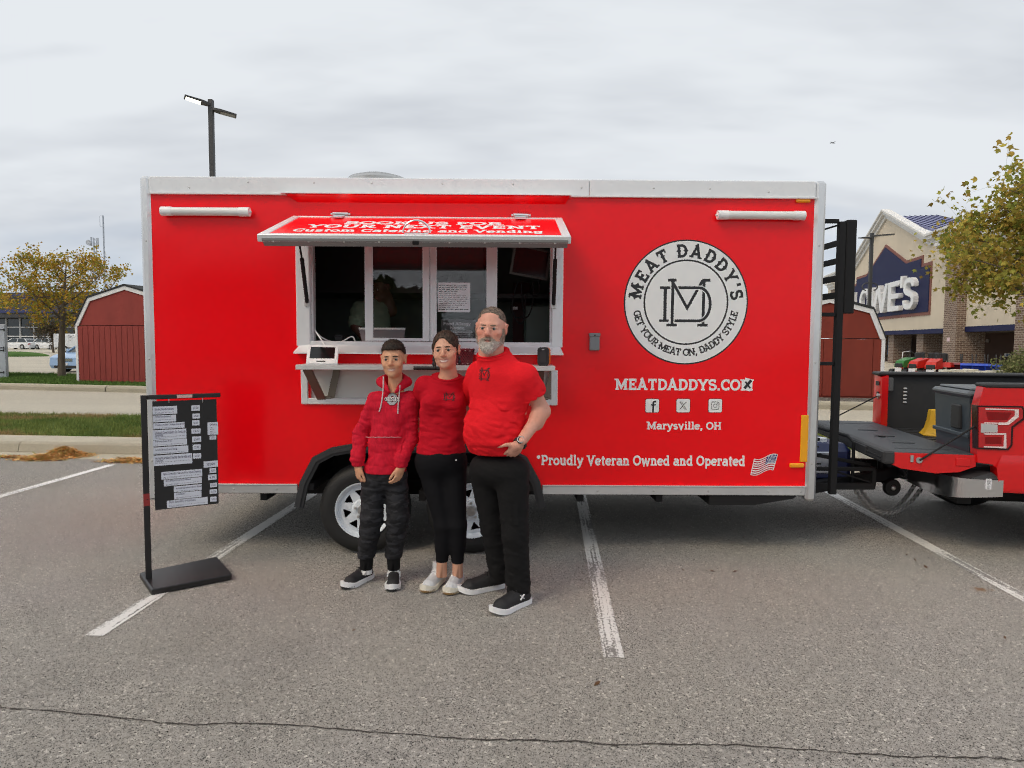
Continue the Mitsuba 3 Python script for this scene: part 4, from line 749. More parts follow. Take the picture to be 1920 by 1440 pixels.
# ---------------------------------------------------------------- trees
LEAF = 'mat_leaf'; scene[LEAF] = {'type': 'principledthin', 'base_color': {'type': 'mesh_attribute', 'name': 'vertex_color'}, 'roughness': .6, 'diff_trans': .7, 'spec_trans': 0.0}
BARK = mat('bark', mikit.proc(lambda p, n, uv: mix((.07, .055, .042), (.17, .14, .11), fbm(p.x * 14, p.y * 14, p.z * 3, 3))), .9)
def leaf_mesh(c, size, r, pal, lobes):
    n = len(c); a = r.normal(0, 1, (n, 3)); a[:, 2] -= .45; a /= np.linalg.norm(a, axis=1, keepdims=True); b = np.cross(a, r.normal(0, 1, (n, 3))); b /= np.linalg.norm(b, axis=1, keepdims=True); nn = np.cross(a, b)
    s = size * r.uniform(.6, 1.25, (n, 1)); P_ = [c, c + a * s * .32 + b * s * .46 + nn * s * .10, c + a * s, c + a * s * .32 - b * s * .46 + nn * s * .10]
    if lobes: P_ = [c, c + a * s * .12 + b * s * .30, c + a * s * .55 + b * s * .55 + nn * s * .14, c + a * s * .58 + b * s * .20, c + a * s * 1.05, c + a * s * .58 - b * s * .20, c + a * s * .55 - b * s * .55 + nn * s * .14, c + a * s * .12 - b * s * .30]
    m = len(P_); v = np.stack(P_, 1).reshape(-1, 3); f0 = np.array([[0, i, i + 1] for i in range(1, m - 1)]); f = (f0[None] + (np.arange(n) * m)[:, None, None]).reshape(-1, 3)
    pal = np.array(pal); col = pal[r.integers(0, len(pal), n)] * r.uniform(.65, 1.3, (n, 1)); return trimesh.Trimesh(v, f, process=False), np.repeat(col, m, 0)
AUT = [(.56, .38, .055), (.47, .34, .055), (.32, .29, .055), (.62, .40, .075), (.42, .22, .05), (.28, .29, .06)]
def tree(label, base, th, tr, crown, nl, leaf, pal, seed, lobes=False, name='tree', nlimb=13, group=None):
    """crown: (centre offset, radii) of the envelope; every twig stays inside it."""
    r = np.random.default_rng(seed); base = np.asarray(base, float); cc, cr = base + np.asarray(crown[0]), np.asarray(crown[1], float)
    k = thing(name, label, 'shrub' if name == 'shrub' else 'tree', group); tubes, tips = [], []
    top = base + [r.normal(0, .05), r.normal(0, .05), th]
    lead = np.array([base, base + (top - base) * .5 + r.normal(0, .03, 3), top, (top + cc + [0, 0, cr[2] * .8]) / 2, cc + [0, 0, cr[2] * .7]])
    rad = [tr * 1.25, tr, tr * .85, tr * .5, tr * .12]; tubes.append(tube(lead, rad, 10))
    for i in range(nlimb):
        t = .50 + .45 * i / nlimb; j = t * 4; p0 = np.array([np.interp(j, range(5), lead[:, q]) for q in range(3)]); az = i * 2.4 + r.normal(0, .3); el = r.uniform(-.5, .75) if i < nlimb * .7 else r.uniform(.3, 1.1)
        d = np.array([math.cos(az) * math.cos(el), math.sin(az) * math.cos(el), math.sin(el)]); end = cc + d * cr * r.uniform(.72, .98); R0 = tr * .42 * (1 - .5 * i / nlimb)
        m1 = p0 + (end - p0) * .45 + [0, 0, .10 * cr[2]] + r.normal(0, .06, 3) * cr; c = bez(p0, p0 + (m1 - p0) * .6, m1, end, 9); tubes.append(tube(c, np.linspace(R0, R0 * .15, 9), 6))
        for s in range(7):
            q = c[2 + s % 7]; d2 = d * .6 + r.normal(0, .75, 3); e2 = q + d2 / np.linalg.norm(d2) * cr.mean() * r.uniform(.22, .48)
            z = (e2 - cc) / cr; zl = np.linalg.norm(z); e2 = cc + z / max(zl, 1.0) * cr if zl > 1 else e2
            c2 = bez(q, q + (e2 - q) * .4 + r.normal(0, .03, 3), e2 + [0, 0, .04], e2, 6); tubes.append(tube(c2, np.linspace(R0 * .32, R0 * .06, 6), 4)); tips.append((c2, .5))
            for w in range(3):
                q3_ = c2[2 + w]; e3 = q3_ + r.normal(0, 1, 3) * cr.mean() * .13; c3 = np.linspace(q3_, e3, 4); tubes.append(tube(c3, [R0 * .1, R0 * .08, R0 * .06, R0 * .04], 3)); tips.append((c3, 1))
    obj('trunk', tubes, BARK, k, 50)
    cl = r.integers(0, len(tips), nl); pts = np.array([tips[i][0][min(len(tips[i][0]) - 1, int(r.beta(2.2, 1) * len(tips[i][0])))] for i in cl]) + r.normal(0, leaf * 1.15, (nl, 3))
    m, col = leaf_mesh(pts, leaf, r, pal, lobes); obj('crown', m, LEAF, k, False, color=col); return k
g = ground(116, 708, .13)
tree('yellowing young tree with spreading crown on the lawn beside the left shed', g, 1.75, .115, ((.05, .4, 3.25), (2.55, 2.3, 1.35)), 8600, .088, AUT, 21, False)
bt = at(1975, 690, 19.0); bt[2] = .13
tree('large yellow green tree reaching in from the right edge before the store', bt, 2.0, .13, ((-.15, 0, 3.95), (3.35, 3.0, 2.55)), 10500, .145, [(.46, .39, .085), (.36, .35, .08), (.54, .41, .095), (.27, .30, .065), (.39, .27, .065)], 5, True, nlimb=17)
g = at(1912, 715, 17.5); g[2] = .1
tree('grey green feathery shrub at the right edge above the truck bed', g, .35, .03, ((.1, 0, .75), (.62, .6, .62)), 5000, .06, [(.17, .21, .08), (.24, .25, .11), (.30, .30, .15)], 8, False, 'shrub', 9)
g = at(100, 650, 72); g[2] = 0
tree('bare brownish bush in front of the distant white cars', g, .8, .10, ((0, 0, 1.9), (2.9, 2, 1.5)), 3500, .16, [(.10, .075, .05), (.14, .10, .07), (.09, .09, .05)], 9, False, 'shrub', 9)
g = at(42, 662, 58); struct('grass_island', ball((g[0] - 1.2, g[1], -.02), (3.2, 2.2, .42), 3), mat('lawn', (0, 0, 0)))

# ---------------------------------------------------------------- lamp posts
LAMP = mat('lamp_bronze', (.045, .047, .05), .5)
def lamp(label, base, h, w, heads, lit):
    k = thing('street_lamp', label, 'street lamp', None); b = np.asarray(base, float)
    obj('pole', bar(b, b + [0, 0, h], w, w, up=(0, 1, 0), bev=.01), LAMP, k)
    for i, (dx, dy, dz, L) in enumerate(heads):
        a = b + [0, 0, h - .18 - (.12 if i else 0)]; d = np.array([dx, dy, dz]) / np.linalg.norm([dx, dy, dz]); e = a + d * L; s = np.cross(d, [0, 0, 1.0]); s /= np.linalg.norm(s); u = np.cross(s, d)
        hd = obj('head', hull([a + s * .07 + u * .05, a - s * .07 + u * .05, a + s * .07 - u * .04, a - s * .07 - u * .04, a + d * L * .35 + s * .20 + u * .03, a + d * L * .35 - s * .20 + u * .03, a + d * L * .35 + s * .20 - u * .03, a + d * L * .35 - s * .20 - u * .03, e + s * .19 + u * .01, e - s * .19 + u * .01, e + s * .19 - u * .035, e - s * .19 - u * .035]), LAMP, k)
        q = [a + d * L * .38 + s * .16 - u * .0375, a + d * L * .38 - s * .16 - u * .0375, e - d * .05 - s * .16 - u * .0375, e - d * .05 + s * .16 - u * .0375]
        m = trimesh.Trimesh(q, [[0, 1, 2], [0, 2, 3]], process=False)
        if m.face_normals[0] @ u > 0: m.invert()
        m.vertices = m.vertices - u * .004
        kk = obj('lens', m, mat('lamp_lens', (.3, .3, .3), .4), hd, False)
        if lit and i == 0: scene[kk]['emitter'] = {'type': 'area', 'radiance': {'type': 'rgb', 'value': [1.1, 1.05, .8]}}
    return k, b
b = at(397, 262, 22.8); b[2] = .1; ht = at(397, 187, 22.8)[2] - .1
lamp('tall dark lamp post with one lit head rising behind the trailer roof', b, ht, .15, [(-1, -.55, .22, .80), (1, .45, -.16, .78)], True)
b = at(1627, 640, 40.); b[2] = 0; ht = at(1632, 437, 40.)[2]
k, b = lamp('dark twin headed lamp post in front of the store sign', b, ht, .17, [(1, -.5, .05, 1.15), (-1, -.5, -.02, .95)], False)
obj('banner_arm', [tube([b + [.45 * math.sin(a) * s_, 0, ht - 3.1 + .25 * math.cos(a)] for a in np.linspace(0, 2.6, 9)], .035, 6) for s_ in (-1, 1)], LAMP, k)
# ---------------------------------------------------------------- far masts
MAST = mat('mast_grey', (.42, .46, .52), .6)
def lattice(label, px, y0, y1, Y, w):
    b, t = at(px, y1, Y), at(px, y0, Y); b[2] = 0; h = t[2]; k = thing('radio_mast', label, 'radio mast'); n = 26; tri = [np.array([w * math.cos(a), w * math.sin(a), 0]) for a in (0.3, 2.4, 4.5)]
    for a in tri: obj('leg', tube([b + a, b + a * .75 + [0, 0, h]], .14, 4), MAST, k, False)
    obj('lattice', [tube([b + tri[i] + [0, 0, h * j / n], b + tri[(i + 1) % 3] + [0, 0, h * (j + 1) / n]], .075, 3) for j in range(n) for i in range(3)], MAST, k, False, kind='stuff')
    return k, b, h
k, b, h = lattice('thick grey lattice radio mast with dishes rising behind the left shed', 181, 446, 560, 260, .75)
obj('antenna', [cyl(b + [-1.2, -1, h - 2], b + [-1.2, -2, h - 2], 1.0, 12), bx(b[0] - 1.6, b[0] - 1.2, b[1], b[1] + .5, h - 3, h + .3), bx(b[0] + .9, b[0] + 1.3, b[1], b[1] + .5, h - 4, h)], MAST, k)
k, b, h = lattice('slender whip radio mast beside the thick lattice mast', 198, 404, 560, 300, .3)
obj('antenna', [tube([b + [-1.4, 0, h - 4.6], b + [-1.4, 0, h - .2], b + [0, 0, h - .2]], .09, 4), tube([b + [-1.4, 0, h - 4.6], b + [0, 0, h - 4.6]], .09, 4)], MAST, k)

# ---------------------------------------------------------------- cars
GLASSD = mat('car_glass', (.03, .04, .048), .06); CARK = mat('car_trim', (.015, .015, .016), .5)
def car(label, pos, head, L, W, H, paint, cat_='car', van=False, name='parked_car'):
    k = thing(name, label, cat_); h = math.radians(head); F = Frame(pos, (math.cos(h), math.sin(h), 0)); frame[0] = F   # x forward
    g = .17; hd = H * .66 if not van else H * .6
    low = [(-L / 2, g + .12), (-L / 2 + .05, g), (L / 2 - .08, g), (L / 2, g + .15), (L / 2 - .03, hd * .72), (L / 2 - .35, hd * .86), (L * .20, hd), (-L / 2 + .25, hd * 1.02), (-L / 2 + .02, hd * .9)]
    wh = [(L * .30, .32), (-L * .29, .32)]; sp = Polygon(low)
    for x, z in wh: sp = sp.difference(Point(x, z).buffer(.37))
    core = wallplate(sp, -W / 2 + .0, W / 2); core.vertices[:, 1] *= 1 - .10 * np.clip(np.abs(core.vertices[:, 0]) / (L / 2) - .55, 0, 1) / .45 - .04 * (core.vertices[:, 2] < g + .1)
    obj('body', core, paint, k, 30)
    rb, rf, rt = (-L * .46, L * .27, H) if not van else (-L * .48, L * .25, H)
    def cabin(m, dz, sh): return hull([(x, y * W / 2, z) for x, y, z in [(rb, .93, hd * .98), (rf, .93, hd * .95), (rb, -.93, hd * .98), (rf, -.93, hd * .95), (rb + L * .13, .70, rt), (rb + L * .13, -.70, rt), (rf - L * .19, .70, rt), (rf - L * .19, -.70, rt)]])
    cm = cabin(0, 0, 0); obj('cabin', cm, GLASSD, k, False)
    obj('roof', hull([(x, y * W / 2, z) for x, y, z in [(rb + L * .10, .73, rt - .10), (rb + L * .10, -.73, rt - .10), (rf - L * .16, .73, rt - .10), (rf - L * .16, -.73, rt - .10), (rb + L * .15, .64, rt + .02), (rb + L * .15, -.64, rt + .02), (rf - L * .21, .64, rt + .02), (rf - L * .21, -.64, rt + .02)]]), paint, k, 30)
    obj('pillar', [bar((x0, s * W / 2 * .94, hd * .97), (x1, s * W / 2 * .715, rt), .07, .05, up=(0, 1, 0)) for s in (-1, 1) for x0, x1 in ((rb, rb + L * .125), (rf, rf - L * .185), ((rb + rf) / 2 - .1, (rb + rf) / 2 - .12))], paint, k)
    for s in (-1, 1):
        for x, z in wh:
            wk = obj('wheel', cyl((x, s * (W / 2 - .22), z), (x, s * (W / 2 - .01), z), .325, 20), RUB, k); obj('rim', cyl((x, s * (W / 2 - .02), z), (x, s * (W / 2 + .0), z), .20, 16), STEEL, wk)
        obj('headlight', hull([(L / 2 - .03, s * W * .44, hd * .60), (L / 2 - .30, s * W * .475, hd * .80), (L / 2 - .04, s * W * .28, hd * .62), (L / 2 - .14, s * W * .28, hd * .76), (L / 2 - .26, s * W * .46, hd * .62)]), CLEAR, k)
        obj('tail_light', bx(-L / 2 + .0, -L / 2 + .12, s * W * .46, s * W * .26, hd * .66, hd * .84, .02), LENS, k); obj('mirror', bx(rf - .25, rf - .12, s * W * .47, s * W * .56, hd * 1.0, hd * 1.14, .03), paint, k)
    obj('grille', [bx(L / 2 - .06, L / 2 - .005, -W * .22, W * .22, hd * .52, hd * .68, .02), bx(L / 2 - .05, L / 2 - .0, -W * .33, W * .33, g + .03, g + .16, .02)], CARK, k); obj('grille_bar', [bx(L / 2 - .02, L / 2 + .012, -W * .22, W * .22, hd * .60 + i * .04, hd * .60 + i * .04 + .015) for i in (-1, 0, 1)], CHROME, k)
    obj('number_plate', bx(L / 2 - .01, L / 2 + .02, -.16, .16, g + .16, g + .27), PAPER, k)
    frame[0] = WORLD; return k, F
CW, CD, CB = mat('car_white', (.72, .74, .76), .2, clearcoat=.5), mat('car_black', (.03, .034, .045), .15, clearcoat=.6), mat('car_sky', (.27, .40, .60), .2, .2, clearcoat=.6)
def gp(px, py): q = ground(px, py); return (q[0], q[1], 0)
car('light blue car facing the road behind the left tree', (*(at(192, 690, 33.5)[:2]), 0), -100, 4.5, 1.8, 1.42, CB)
car('white sedan parked farthest left beyond the lawn', (*(at(36, 650, 92)[:2]), 0), 170, 4.6, 1.8, 1.45, CW)
car('black sedan with red tail lights parked between two white cars', (*(at(71, 650, 96)[:2]), 0), 25, 4.6, 1.8, 1.42, CD)
car('white hatchback parked between the black sedan and the work van', (*(at(94, 650, 92)[:2]), 0), -20, 4.4, 1.8, 1.5, CW)
car('silver white car half hidden behind the work van', (*(at(112, 650, 104)[:2]), 0), -30, 4.4, 1.8, 1.5, CW)
# white work truck with a utility box
q = at(140, 655, 72.); frame[0] = Frame((q[0], q[1], 0), (-.97, -.2, 0)); k = thing('work_van', 'white utility work truck parked behind the left tree trunk', 'van')
obj('body', [bx(-2.6, 1.6, -.95, .95, .55, 2.0, .06), bx(-3.6, -2.6, -.95, .95, .5, 1.5, .05), bx(-3.2, -2.6, -.85, .85, 1.4, 2.2, .1)], CW, k)
for x in (.6, -2.9):
    wk = obj('wheel', cyl((x, .7, .38), (x, .97, .38), .38, 20), RUB, k); obj('rim', cyl((x, .96, .38), (x, .985, .38), .22, 16), STEEL, wk)
for x0 in (-2.5, -1.1, .2): obj('locker_door', bx(x0, x0 + 1.2, .95, .97, .85, 1.85, .01), CW, k); obj('handle', bx(x0 + .5, x0 + .6, .97, 1.0, 1.3, 1.4), DARK, k)
frame[0] = WORLD
# dealership building far left
q0 = at(-140, 640, 128); q1 = at(175, 640, 118); F = Frame((q0[0], q0[1], 0), (q1[0] - q0[0], q1[1] - q0[1], 0)); frame[0] = F; Lb = F.l((q1[0], q1[1], 0))[0]
k = thing('car_showroom', 'dark charcoal car showroom with blue stripe behind the left tree', 'building'); CH = mat('charcoal', (.035, .037, .042), .5)
zt_ = F.px(60, 548)[1]; zs = F.px(60, 596)[1]
obj('fascia', bx(0, Lb, 0, 20, zs, zt_, .1), CH, k); obj('stripe', [bx(Lb * .48, Lb * .95, -.3, .0, zs + .9, zs + 1.5), hull([(Lb * .55, -.4, zs + 4), (Lb * .62, -.4, zs + 4.4), (Lb * .78, -.4, zs + 2.4), (Lb * .6, -.4, zs + 3.4), (Lb * .55, 0, zs + 4), (Lb * .78, 0, zs + 2.4)])], mat('sign_blue', (.02, .03, .12), .5), k)
obj('wall', bx(0, Lb, 3, 20, 0, zs), mat('shop_dark', (.05, .055, .06), .3), k)
for i in range(13): x = Lb * i / 12; obj('mullion', bx(x - .12, x + .12, 2.7, 3.0, 0, zs), SHW, k)
for z in (zs * .35, zs * .68): obj('transom', bx(0, Lb, 2.75, 2.95, z - .1, z + .1), SHW, k)
for i in range(12): obj('pane', bx(Lb * i / 12 + .13, Lb * (i + 1) / 12 - .13, 2.9, 2.98, .1, zs - .05), GLASSD, k)
frame[0] = WORLD
# tiny aeroplane
c = at(1562, 268, 700); frame[0] = Frame(c, (.94, .34, 0)); k = thing('aeroplane', 'tiny distant aeroplane in the grey sky above the rack', 'aeroplane'); PL = mat('plane_grey', (.10, .10, .11), .5)
obj('fuselage', mv(lathe([(0, -2.6), (.28, -2.2), (.42, -1), (.42, .5), (.15, 2.6), (0, 2.8)], 12, 'x'), (0, 0, 0)), PL, k); obj('wing', hull([(-.9, 3.8, .35), (-.9, -3.8, .35), (.2, 3.8, .35), (.2, -3.8, .35), (-.8, 0, .5), (.2, 0, .5)]), PL, k); obj('tail', [bx(-2.9, -2.2, -1.2, 1.2, .0, .08), hull([(-2.9, 0, 0), (-2.1, 0, 0), (-2.9, .08, 1.1), (-2.5, .08, 1.1), (-2.9, .08, 0)])], PL, k)
frame[0] = WORLD
# trees beyond the lot behind the camera, seen only as reflections
wr = np.random.default_rng(31); wv, wc = [], []
for x, y, h, n in [(wr.uniform(-150, 150), wr.uniform(-120, -100), wr.uniform(2.6, 4.6), 500) for _ in range(46)] + [(-15 + 3.2 * i + wr.normal(), -30 + wr.normal(), 7 - 1.0 * i, 1500) for i in range(4)] + [(wr.uniform(-112, 88), wr.uniform(215, 250), wr.uniform(6, 11), 420) for _ in range(52)]:
    u = wr.normal(0, 1, (n, 3)); u /= np.linalg.norm(u, axis=1, keepdims=True); p_ = u * wr.uniform(.5, 1, (n, 1)) * [h * .75, h * .6, h * .5] + [x, y, h * .5]; m_, c_ = leaf_mesh(p_, h * .16, wr, [(.05, .07, .02), (.08, .07, .025), (.04, .05, .02)], False); wv.append(m_); wc.append(c_)
solo('woodland', cat(wv), LEAF, 'dark woodland far across the car park and behind the trailer', 'woodland', False, color=np.vstack(wc), kind='stuff')
# ================================================================== the big store on the right
SF = Frame((24.8, 33, 0), (-.226, -1, 0)); frame[0] = SF
STUC = mat('stucco', mikit.proc(lambda p, n, uv: mi.Color3f(.56, .495, .395) * (.93 + .14 * fbm(p.x * .8, p.y * .8, p.z * .5, 3))), .85); COR = mat('cornice_white', (.62, .62, .61), .6)
def brickcol(p, n, uv):
    l = [(p[i] - float(SF.o[i])) for i in range(3)]; u = sum(l[i] * float(SF.ex[i] + SF.ey[i]) for i in range(3)); bw, bh = .34, .115
    row = dr.floor(p.z / bh); uu = u / bw + .5 * (row - 2 * dr.floor(row / 2)); fx, fz = uu - dr.floor(uu), p.z / bh - row
    mort = dr.maximum(smoothstep(.06, .03, dr.minimum(fx, 1 - fx)), smoothstep(.14, .09, dr.minimum(fz, 1 - fz))); rr = cell_rand(dr.floor(uu), row)
    return mix(mix((.11, .066, .048), (.20, .135, .10), rr), (.36, .31, .26), mort)
BRK = mat('brick', mikit.proc(brickcol), .85); BRKD = mat('brick_back', (.125, .075, .058), .9); NAVY = mat('navy', (.010, .014, .062), .6, spec=.2); BRN = mat('sign_border', (.19, .075, .06), .7)
st = thing('store_building', 'large cream store with gabled front, navy sign board and brick columns', 'building')
xc = -22.25; mir = lambda x: 2 * xc - x
gab = [(-8.45, 2.5), (-8.45, 8.0), (-12.7, 8.0), (xc, 11.6), (mir(-12.7), 8.0), (-42, 8.0), (-42, 2.5)]
obj('gable_wall', wallplate(Polygon(gab), 0, .6), STUC, st, False)
obj('wall', bx(-8.45, 16, .25, .8, 2.52, 7.2), STUC, st, False)
def cornice(name, path, t, y):
    for j, (o0, o1, yy) in enumerate(((0, .30, y), (.30, .52, y - .22), (.52, .66, y - .34))):
        ls = LineString(path); a = ls.buffer(o1, cap_style=2, join_style=2).difference(ls.buffer(max(o0, .001), cap_style=2, join_style=2)); up = Polygon(list(path) + [(path[-1][0], 60), (path[0][0], 60)])
        obj(name, wallplate(a.intersection(up) if a.intersection(up).area > 0 else a, yy, .12), COR, st, False)
cornice('cornice', [(-42, 8.05), (mir(-12.7), 8.05), (xc, 11.45), (-12.7, 8.05), (-8.2, 8.05)], .6, -.15)
cornice('cornice', [(-6.6, 7.0), (16, 7.0)], .5, .1)
sg = [(xc, 9.38), (-17.24, 7.53), (-13.95, 7.53), (-13.95, 6.94), (-12.3, 6.94), (-12.3, 3.44), (mir(-12.3), 3.44), (mir(-12.3), 6.94), (mir(-13.95), 6.94), (mir(-13.95), 7.53), (mir(-17.24), 7.53)]
obj('sign_border', wallplate(Polygon(sg), -.06, 0.0), BRN, st, False, label='brown border of the navy sign board')
ins = Polygon(sg).buffer(-.22, join_style=2); obj('sign_board', wallplate(ins, -.10, -.06), NAVY, st, False, label='navy sign board shaped like a roofline')
for c, xa, xb, z0, h in (('L', -30.4, -28.5, 3.95, 2.2), ('O', -27.9, -25.0, 3.93, 2.25), ('W', -24.9, -20.1, 3.95, 2.2), ('E', -19.95, -17.35, 3.95, 2.2), ("'", -17.2, -16.75, 5.55, .85), ('S', -16.6, -14.3, 3.93, 2.25)):
    m_ = meshkit.text_mesh(c, 1.0, .42, True); v = m_.vertices; b0, b1 = v.min(0), v.max(0); v = (v - b0) / (b1 - b0)
    m_.vertices = np.stack([xa + v[:, 0] * (xb - xa), -.42 + (1 - v[:, 2]) * .32, z0 + v[:, 1] * h], 1); m_.invert() if m_.volume < 0 else None
    obj('sign_letter', m_, mat('letter_white', (.70, .72, .74), .45), st, False)
obj('canopy_band', bx(-42, -9.3, -.05, .3, 2.2, 2.5), NAVY, st); obj('canopy_band', bx(-7.4, -.5, .2, .5, 2.25, 2.56), NAVY, st); obj('canopy_band', bx(1.4, 16, .2, .5, 2.25, 2.56), NAVY, st)
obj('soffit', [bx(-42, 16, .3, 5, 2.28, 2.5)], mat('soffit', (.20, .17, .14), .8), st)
def pier(x0, x1, y0, y1, z1):
    k = obj('brick_column', bx(x0, x1, y0, y1, 0, z1), BRK, st, False); return k
pier(-9.36, -7.45, -.25, 1.3, 7.0); pier(-.48, 1.4, -.25, 1.3, 7.0); pier(-39.5, -37.6, -.25, 1.3, 7.0); pier(-15.75, -14.45, .35, 1.6, 2.28); pier(-22, -20.7, .35, 1.6, 2.28); pier(-28, -26.7, .35, 1.6, 2.28)
for xa in (-8.4, .46, -38.5):
    for j, (z0, z1, o) in enumerate(((7.0, 7.25, .15), (7.25, 7.55, .35), (7.55, 7.75, .55))): obj('column_cap', bx(xa - .96 - o, xa + .96 + o, -.25 - o, 1.3, z0 + .002, z1), COR, st, False)
obj('back_wall', bx(-42, 16, 4.8, 5.4, 0, 7), BRKD, st, False); obj('side_wall', bx(15.4, 16, .8, 40, 0, 7), STUC, st, False); obj('flat_roof', bx(-42, 16, 1, 40, 6.9, 7.05), STUC, st)
rf = obj('roof', hull([(xc, .3, 11.55), (xc, 3.5, 11.55), (-9.6, .3, 8.2), (-9.6, 3.5, 8.2), (xc, .3, 11.4), (xc, 3.5, 11.4), (-9.6, .3, 8.0), (-9.6, 3.5, 8.0)]), mat('roof_blue', (.22, .235, .42), .4, .2), st, False, label='blue standing seam metal roof')
obj('roof', hull([(xc, .3, 11.54), (xc, 3.5, 11.54), (mir(-9.6), 1.2, 8.2), (mir(-9.6), 3.5, 8.2), (xc, .3, 11.4), (xc, 3.5, 11.4), (mir(-9.6), 1.2, 8.0), (mir(-9.6), 3.5, 8.0)]), 'mat_roof_blue', st, False)
for y in np.linspace(.4, 3.45, 9): obj('roof_seam', bar((xc, y, 11.575), (-9.6, y, 8.225), .035, .05, up=(0, 0, 1)), NAVY, rf)
# recess: doors, banners, wall lights, small signs (on the back wall plane)
yb = 4.78; S5 = lambda px, py, y=yb: SF.px(px, py, y)
FRM = mat('door_frame', (.5, .52, .54), .4, .3); DG = mat('door_glass', (.05, .06, .065), .1)
def rect(name, a, b, m, y=yb, t=.06, parent=st, **k):
    (x0, z1), (x1, z0) = S5(*a, y), S5(*b, y); return obj(name, bx(x0, x1, y - t, y, z0, z1), m, parent, False, **k)
for a, b in (((1694, 634), (1708, 690)), ((1734, 634), (1749, 690))):
    dk = rect('door', a, b, FRM, label='glass entrance door under the canopy'); rect('door_glass', (a[0] + 2, a[1] + 2), (b[0] - 2, a[1] + 14), mat('transom_light', (.5, .53, .55), .2), yb - .06, .02, dk); rect('door_glass', (a[0] + 2, a[1] + 20), (b[0] - 2, b[1]), DG, yb - .06, .02, dk)
    for i in range(5): rect('door_notice', (a[0] + 4, a[1] + 23 + 3.4 * i), (b[0] - 4 - (i % 2), a[1] + 24.6 + 3.4 * i), WHITE, yb - .08, .01, dk)
rect('banner', (1666, 632), (1677, 668), mat('banner_blue', (.03, .20, .42), .6), 3.0, .03, label='bright blue hanging banner with white lettering')
bn = 'store_building__banner'; rect('banner_mark', (1669, 662), (1674, 665), WHITE, 2.97, .01, bn)
for i in range(7): rect('banner_mark', (1672.5, 634 + 3.8 * i), (1674.5, 636 + 3.8 * i), WHITE, 2.97, .01, bn)
for px, py in ((1683, 641), (1757, 639)):
    (x_, z_) = S5(px, py); kk = obj('wall_lamp', bx(x_ - .2, x_ + .2, yb - .2, yb, z_ - .06, z_ + .06), LAMP, st); m_ = trimesh.Trimesh([(x_ - .18, yb - .21, z_ - .05), (x_ + .18, yb - .21, z_ - .05), (x_ + .18, yb - .21, z_ + .05), (x_ - .18, yb - .21, z_ + .05)], [[0, 1, 2], [0, 2, 3]], process=False); e_ = obj('bulb', m_, WHITE, kk, False); scene[e_]['emitter'] = {'type': 'area', 'radiance': {'type': 'rgb', 'value': [4., 3.4, 2.2]}}
rect('notice', (1776, 633), (1781, 640), mat('notice_pink', (.62, .48, .50), .6), -.25, .02); rect('notice', (1850, 636), (1855, 642), mat('notice_grey', (.35, .30, .28), .6)); rect('notice', (1842, 666), (1848, 672), mat('notice_red', (.36, .06, .05), .6)); rect('notice', (1885, 662), (1896, 669), WHITE); rect('notice_print', (1887, 664), (1894, 668), mat('notice_blue', (.06, .12, .3), .6), yb - .065, .01)
rect('display_shelf', (1660, 672), (1684, 674), STEEL, 2.4, .5); rect('display_shelf', (1660, 682), (1684, 684), STEEL, 2.4, .5); rect('plant_display', (1660, 674), (1684, 681), mat('display_maroon', (.10, .02, .02), .8), 2.3, .3); rect('plant_display', (1660, 665), (1686, 672), mat('display_green', (.03, .05, .02), .9), 2.3, .3)
rect('price_sign', (1696, 675), (1705, 691), mat('notice_blue', (0, 0, 0)), 1.0, .03); rect('price_sign', (1697, 682), (1704, 684), WHITE, .96, .01); rect('price_sign', (1697, 687), (1704, 690), WHITE, .96, .01)
rect('knee_wall', (1745, 679), (1776, 690), STUC, 4.0, .2); rect('knee_wall', (1828, 680), (1900, 700), mat('knee_tan', (.36, .31, .24), .8), 4.0, .2)
frame[0] = WORLD
# goods on the pavement before the store: mowers, barrows, boxes
def mower(label, px, py, Y, col, head):
    c = at(px, py, Y); h = math.radians(head); frame[0] = Frame((c[0], c[1], 0), (math.cos(h), math.sin(h), 0)); k = thing('lawn_tractor', label, 'lawn tractor')
    obj('hood', hull([(.0, .26, .5), (.0, -.26, .5), (.85, .24, .48), (.85, -.24, .48), (.0, .24, .92), (.0, -.24, .92), (.78, .18, .78), (.78, -.18, .78), (.9, .2, .6), (.9, -.2, .6)]), col, k, 30); obj('grille', bx(.86, .915, -.17, .17, .48, .66, .02), DARK, k)
    obj('fender', [hull([(-.95, .5, .55), (-.2, .5, .55), (-.95, -.5, .55), (-.2, -.5, .55), (-.85, .45, .75), (-.35, .45, .75), (-.85, -.45, .75), (-.35, -.45, .75)])], col, k, 30); obj('deck', bx(-.35, .55, -.58, .58, .12, .32, .08), col, k)
    obj('seat', [bx(-.75, -.3, -.23, .23, .76, .86, .04), bx(-.82, -.72, -.23, .23, .80, 1.15, .04)], DARK, k); obj('steering_wheel', [tube([(-.02 + .05 * math.sin(a), .18 * math.cos(a), 1.04 + .15 * math.sin(a)) for a in np.linspace(0, 6.28, 16, endpoint=False)], .016, 6, True), cyl((.1, 0, .85), (-.02, 0, 1.04), .02)], DARK, k)
    for x, y, r_ in ((.65, .42, .2), (.65, -.42, .2), (-.6, .42, .26), (-.6, -.42, .26)): wk = obj('wheel', cyl((x, y - .09, r_), (x, y + .09, r_), r_, 16), RUB, k); obj('rim', cyl((x, y - .1, r_), (x, y + .1, r_), r_ * .5, 12), col, wk)
    obj('price_tag', bx(.93, .94, -.15, .15, .26, .46), PAPER, k); frame[0] = WORLD
MG, MR = mat('mower_green', (.03, .17, .035), .3), mat('mower_red', (.55, .02, .012), .3)
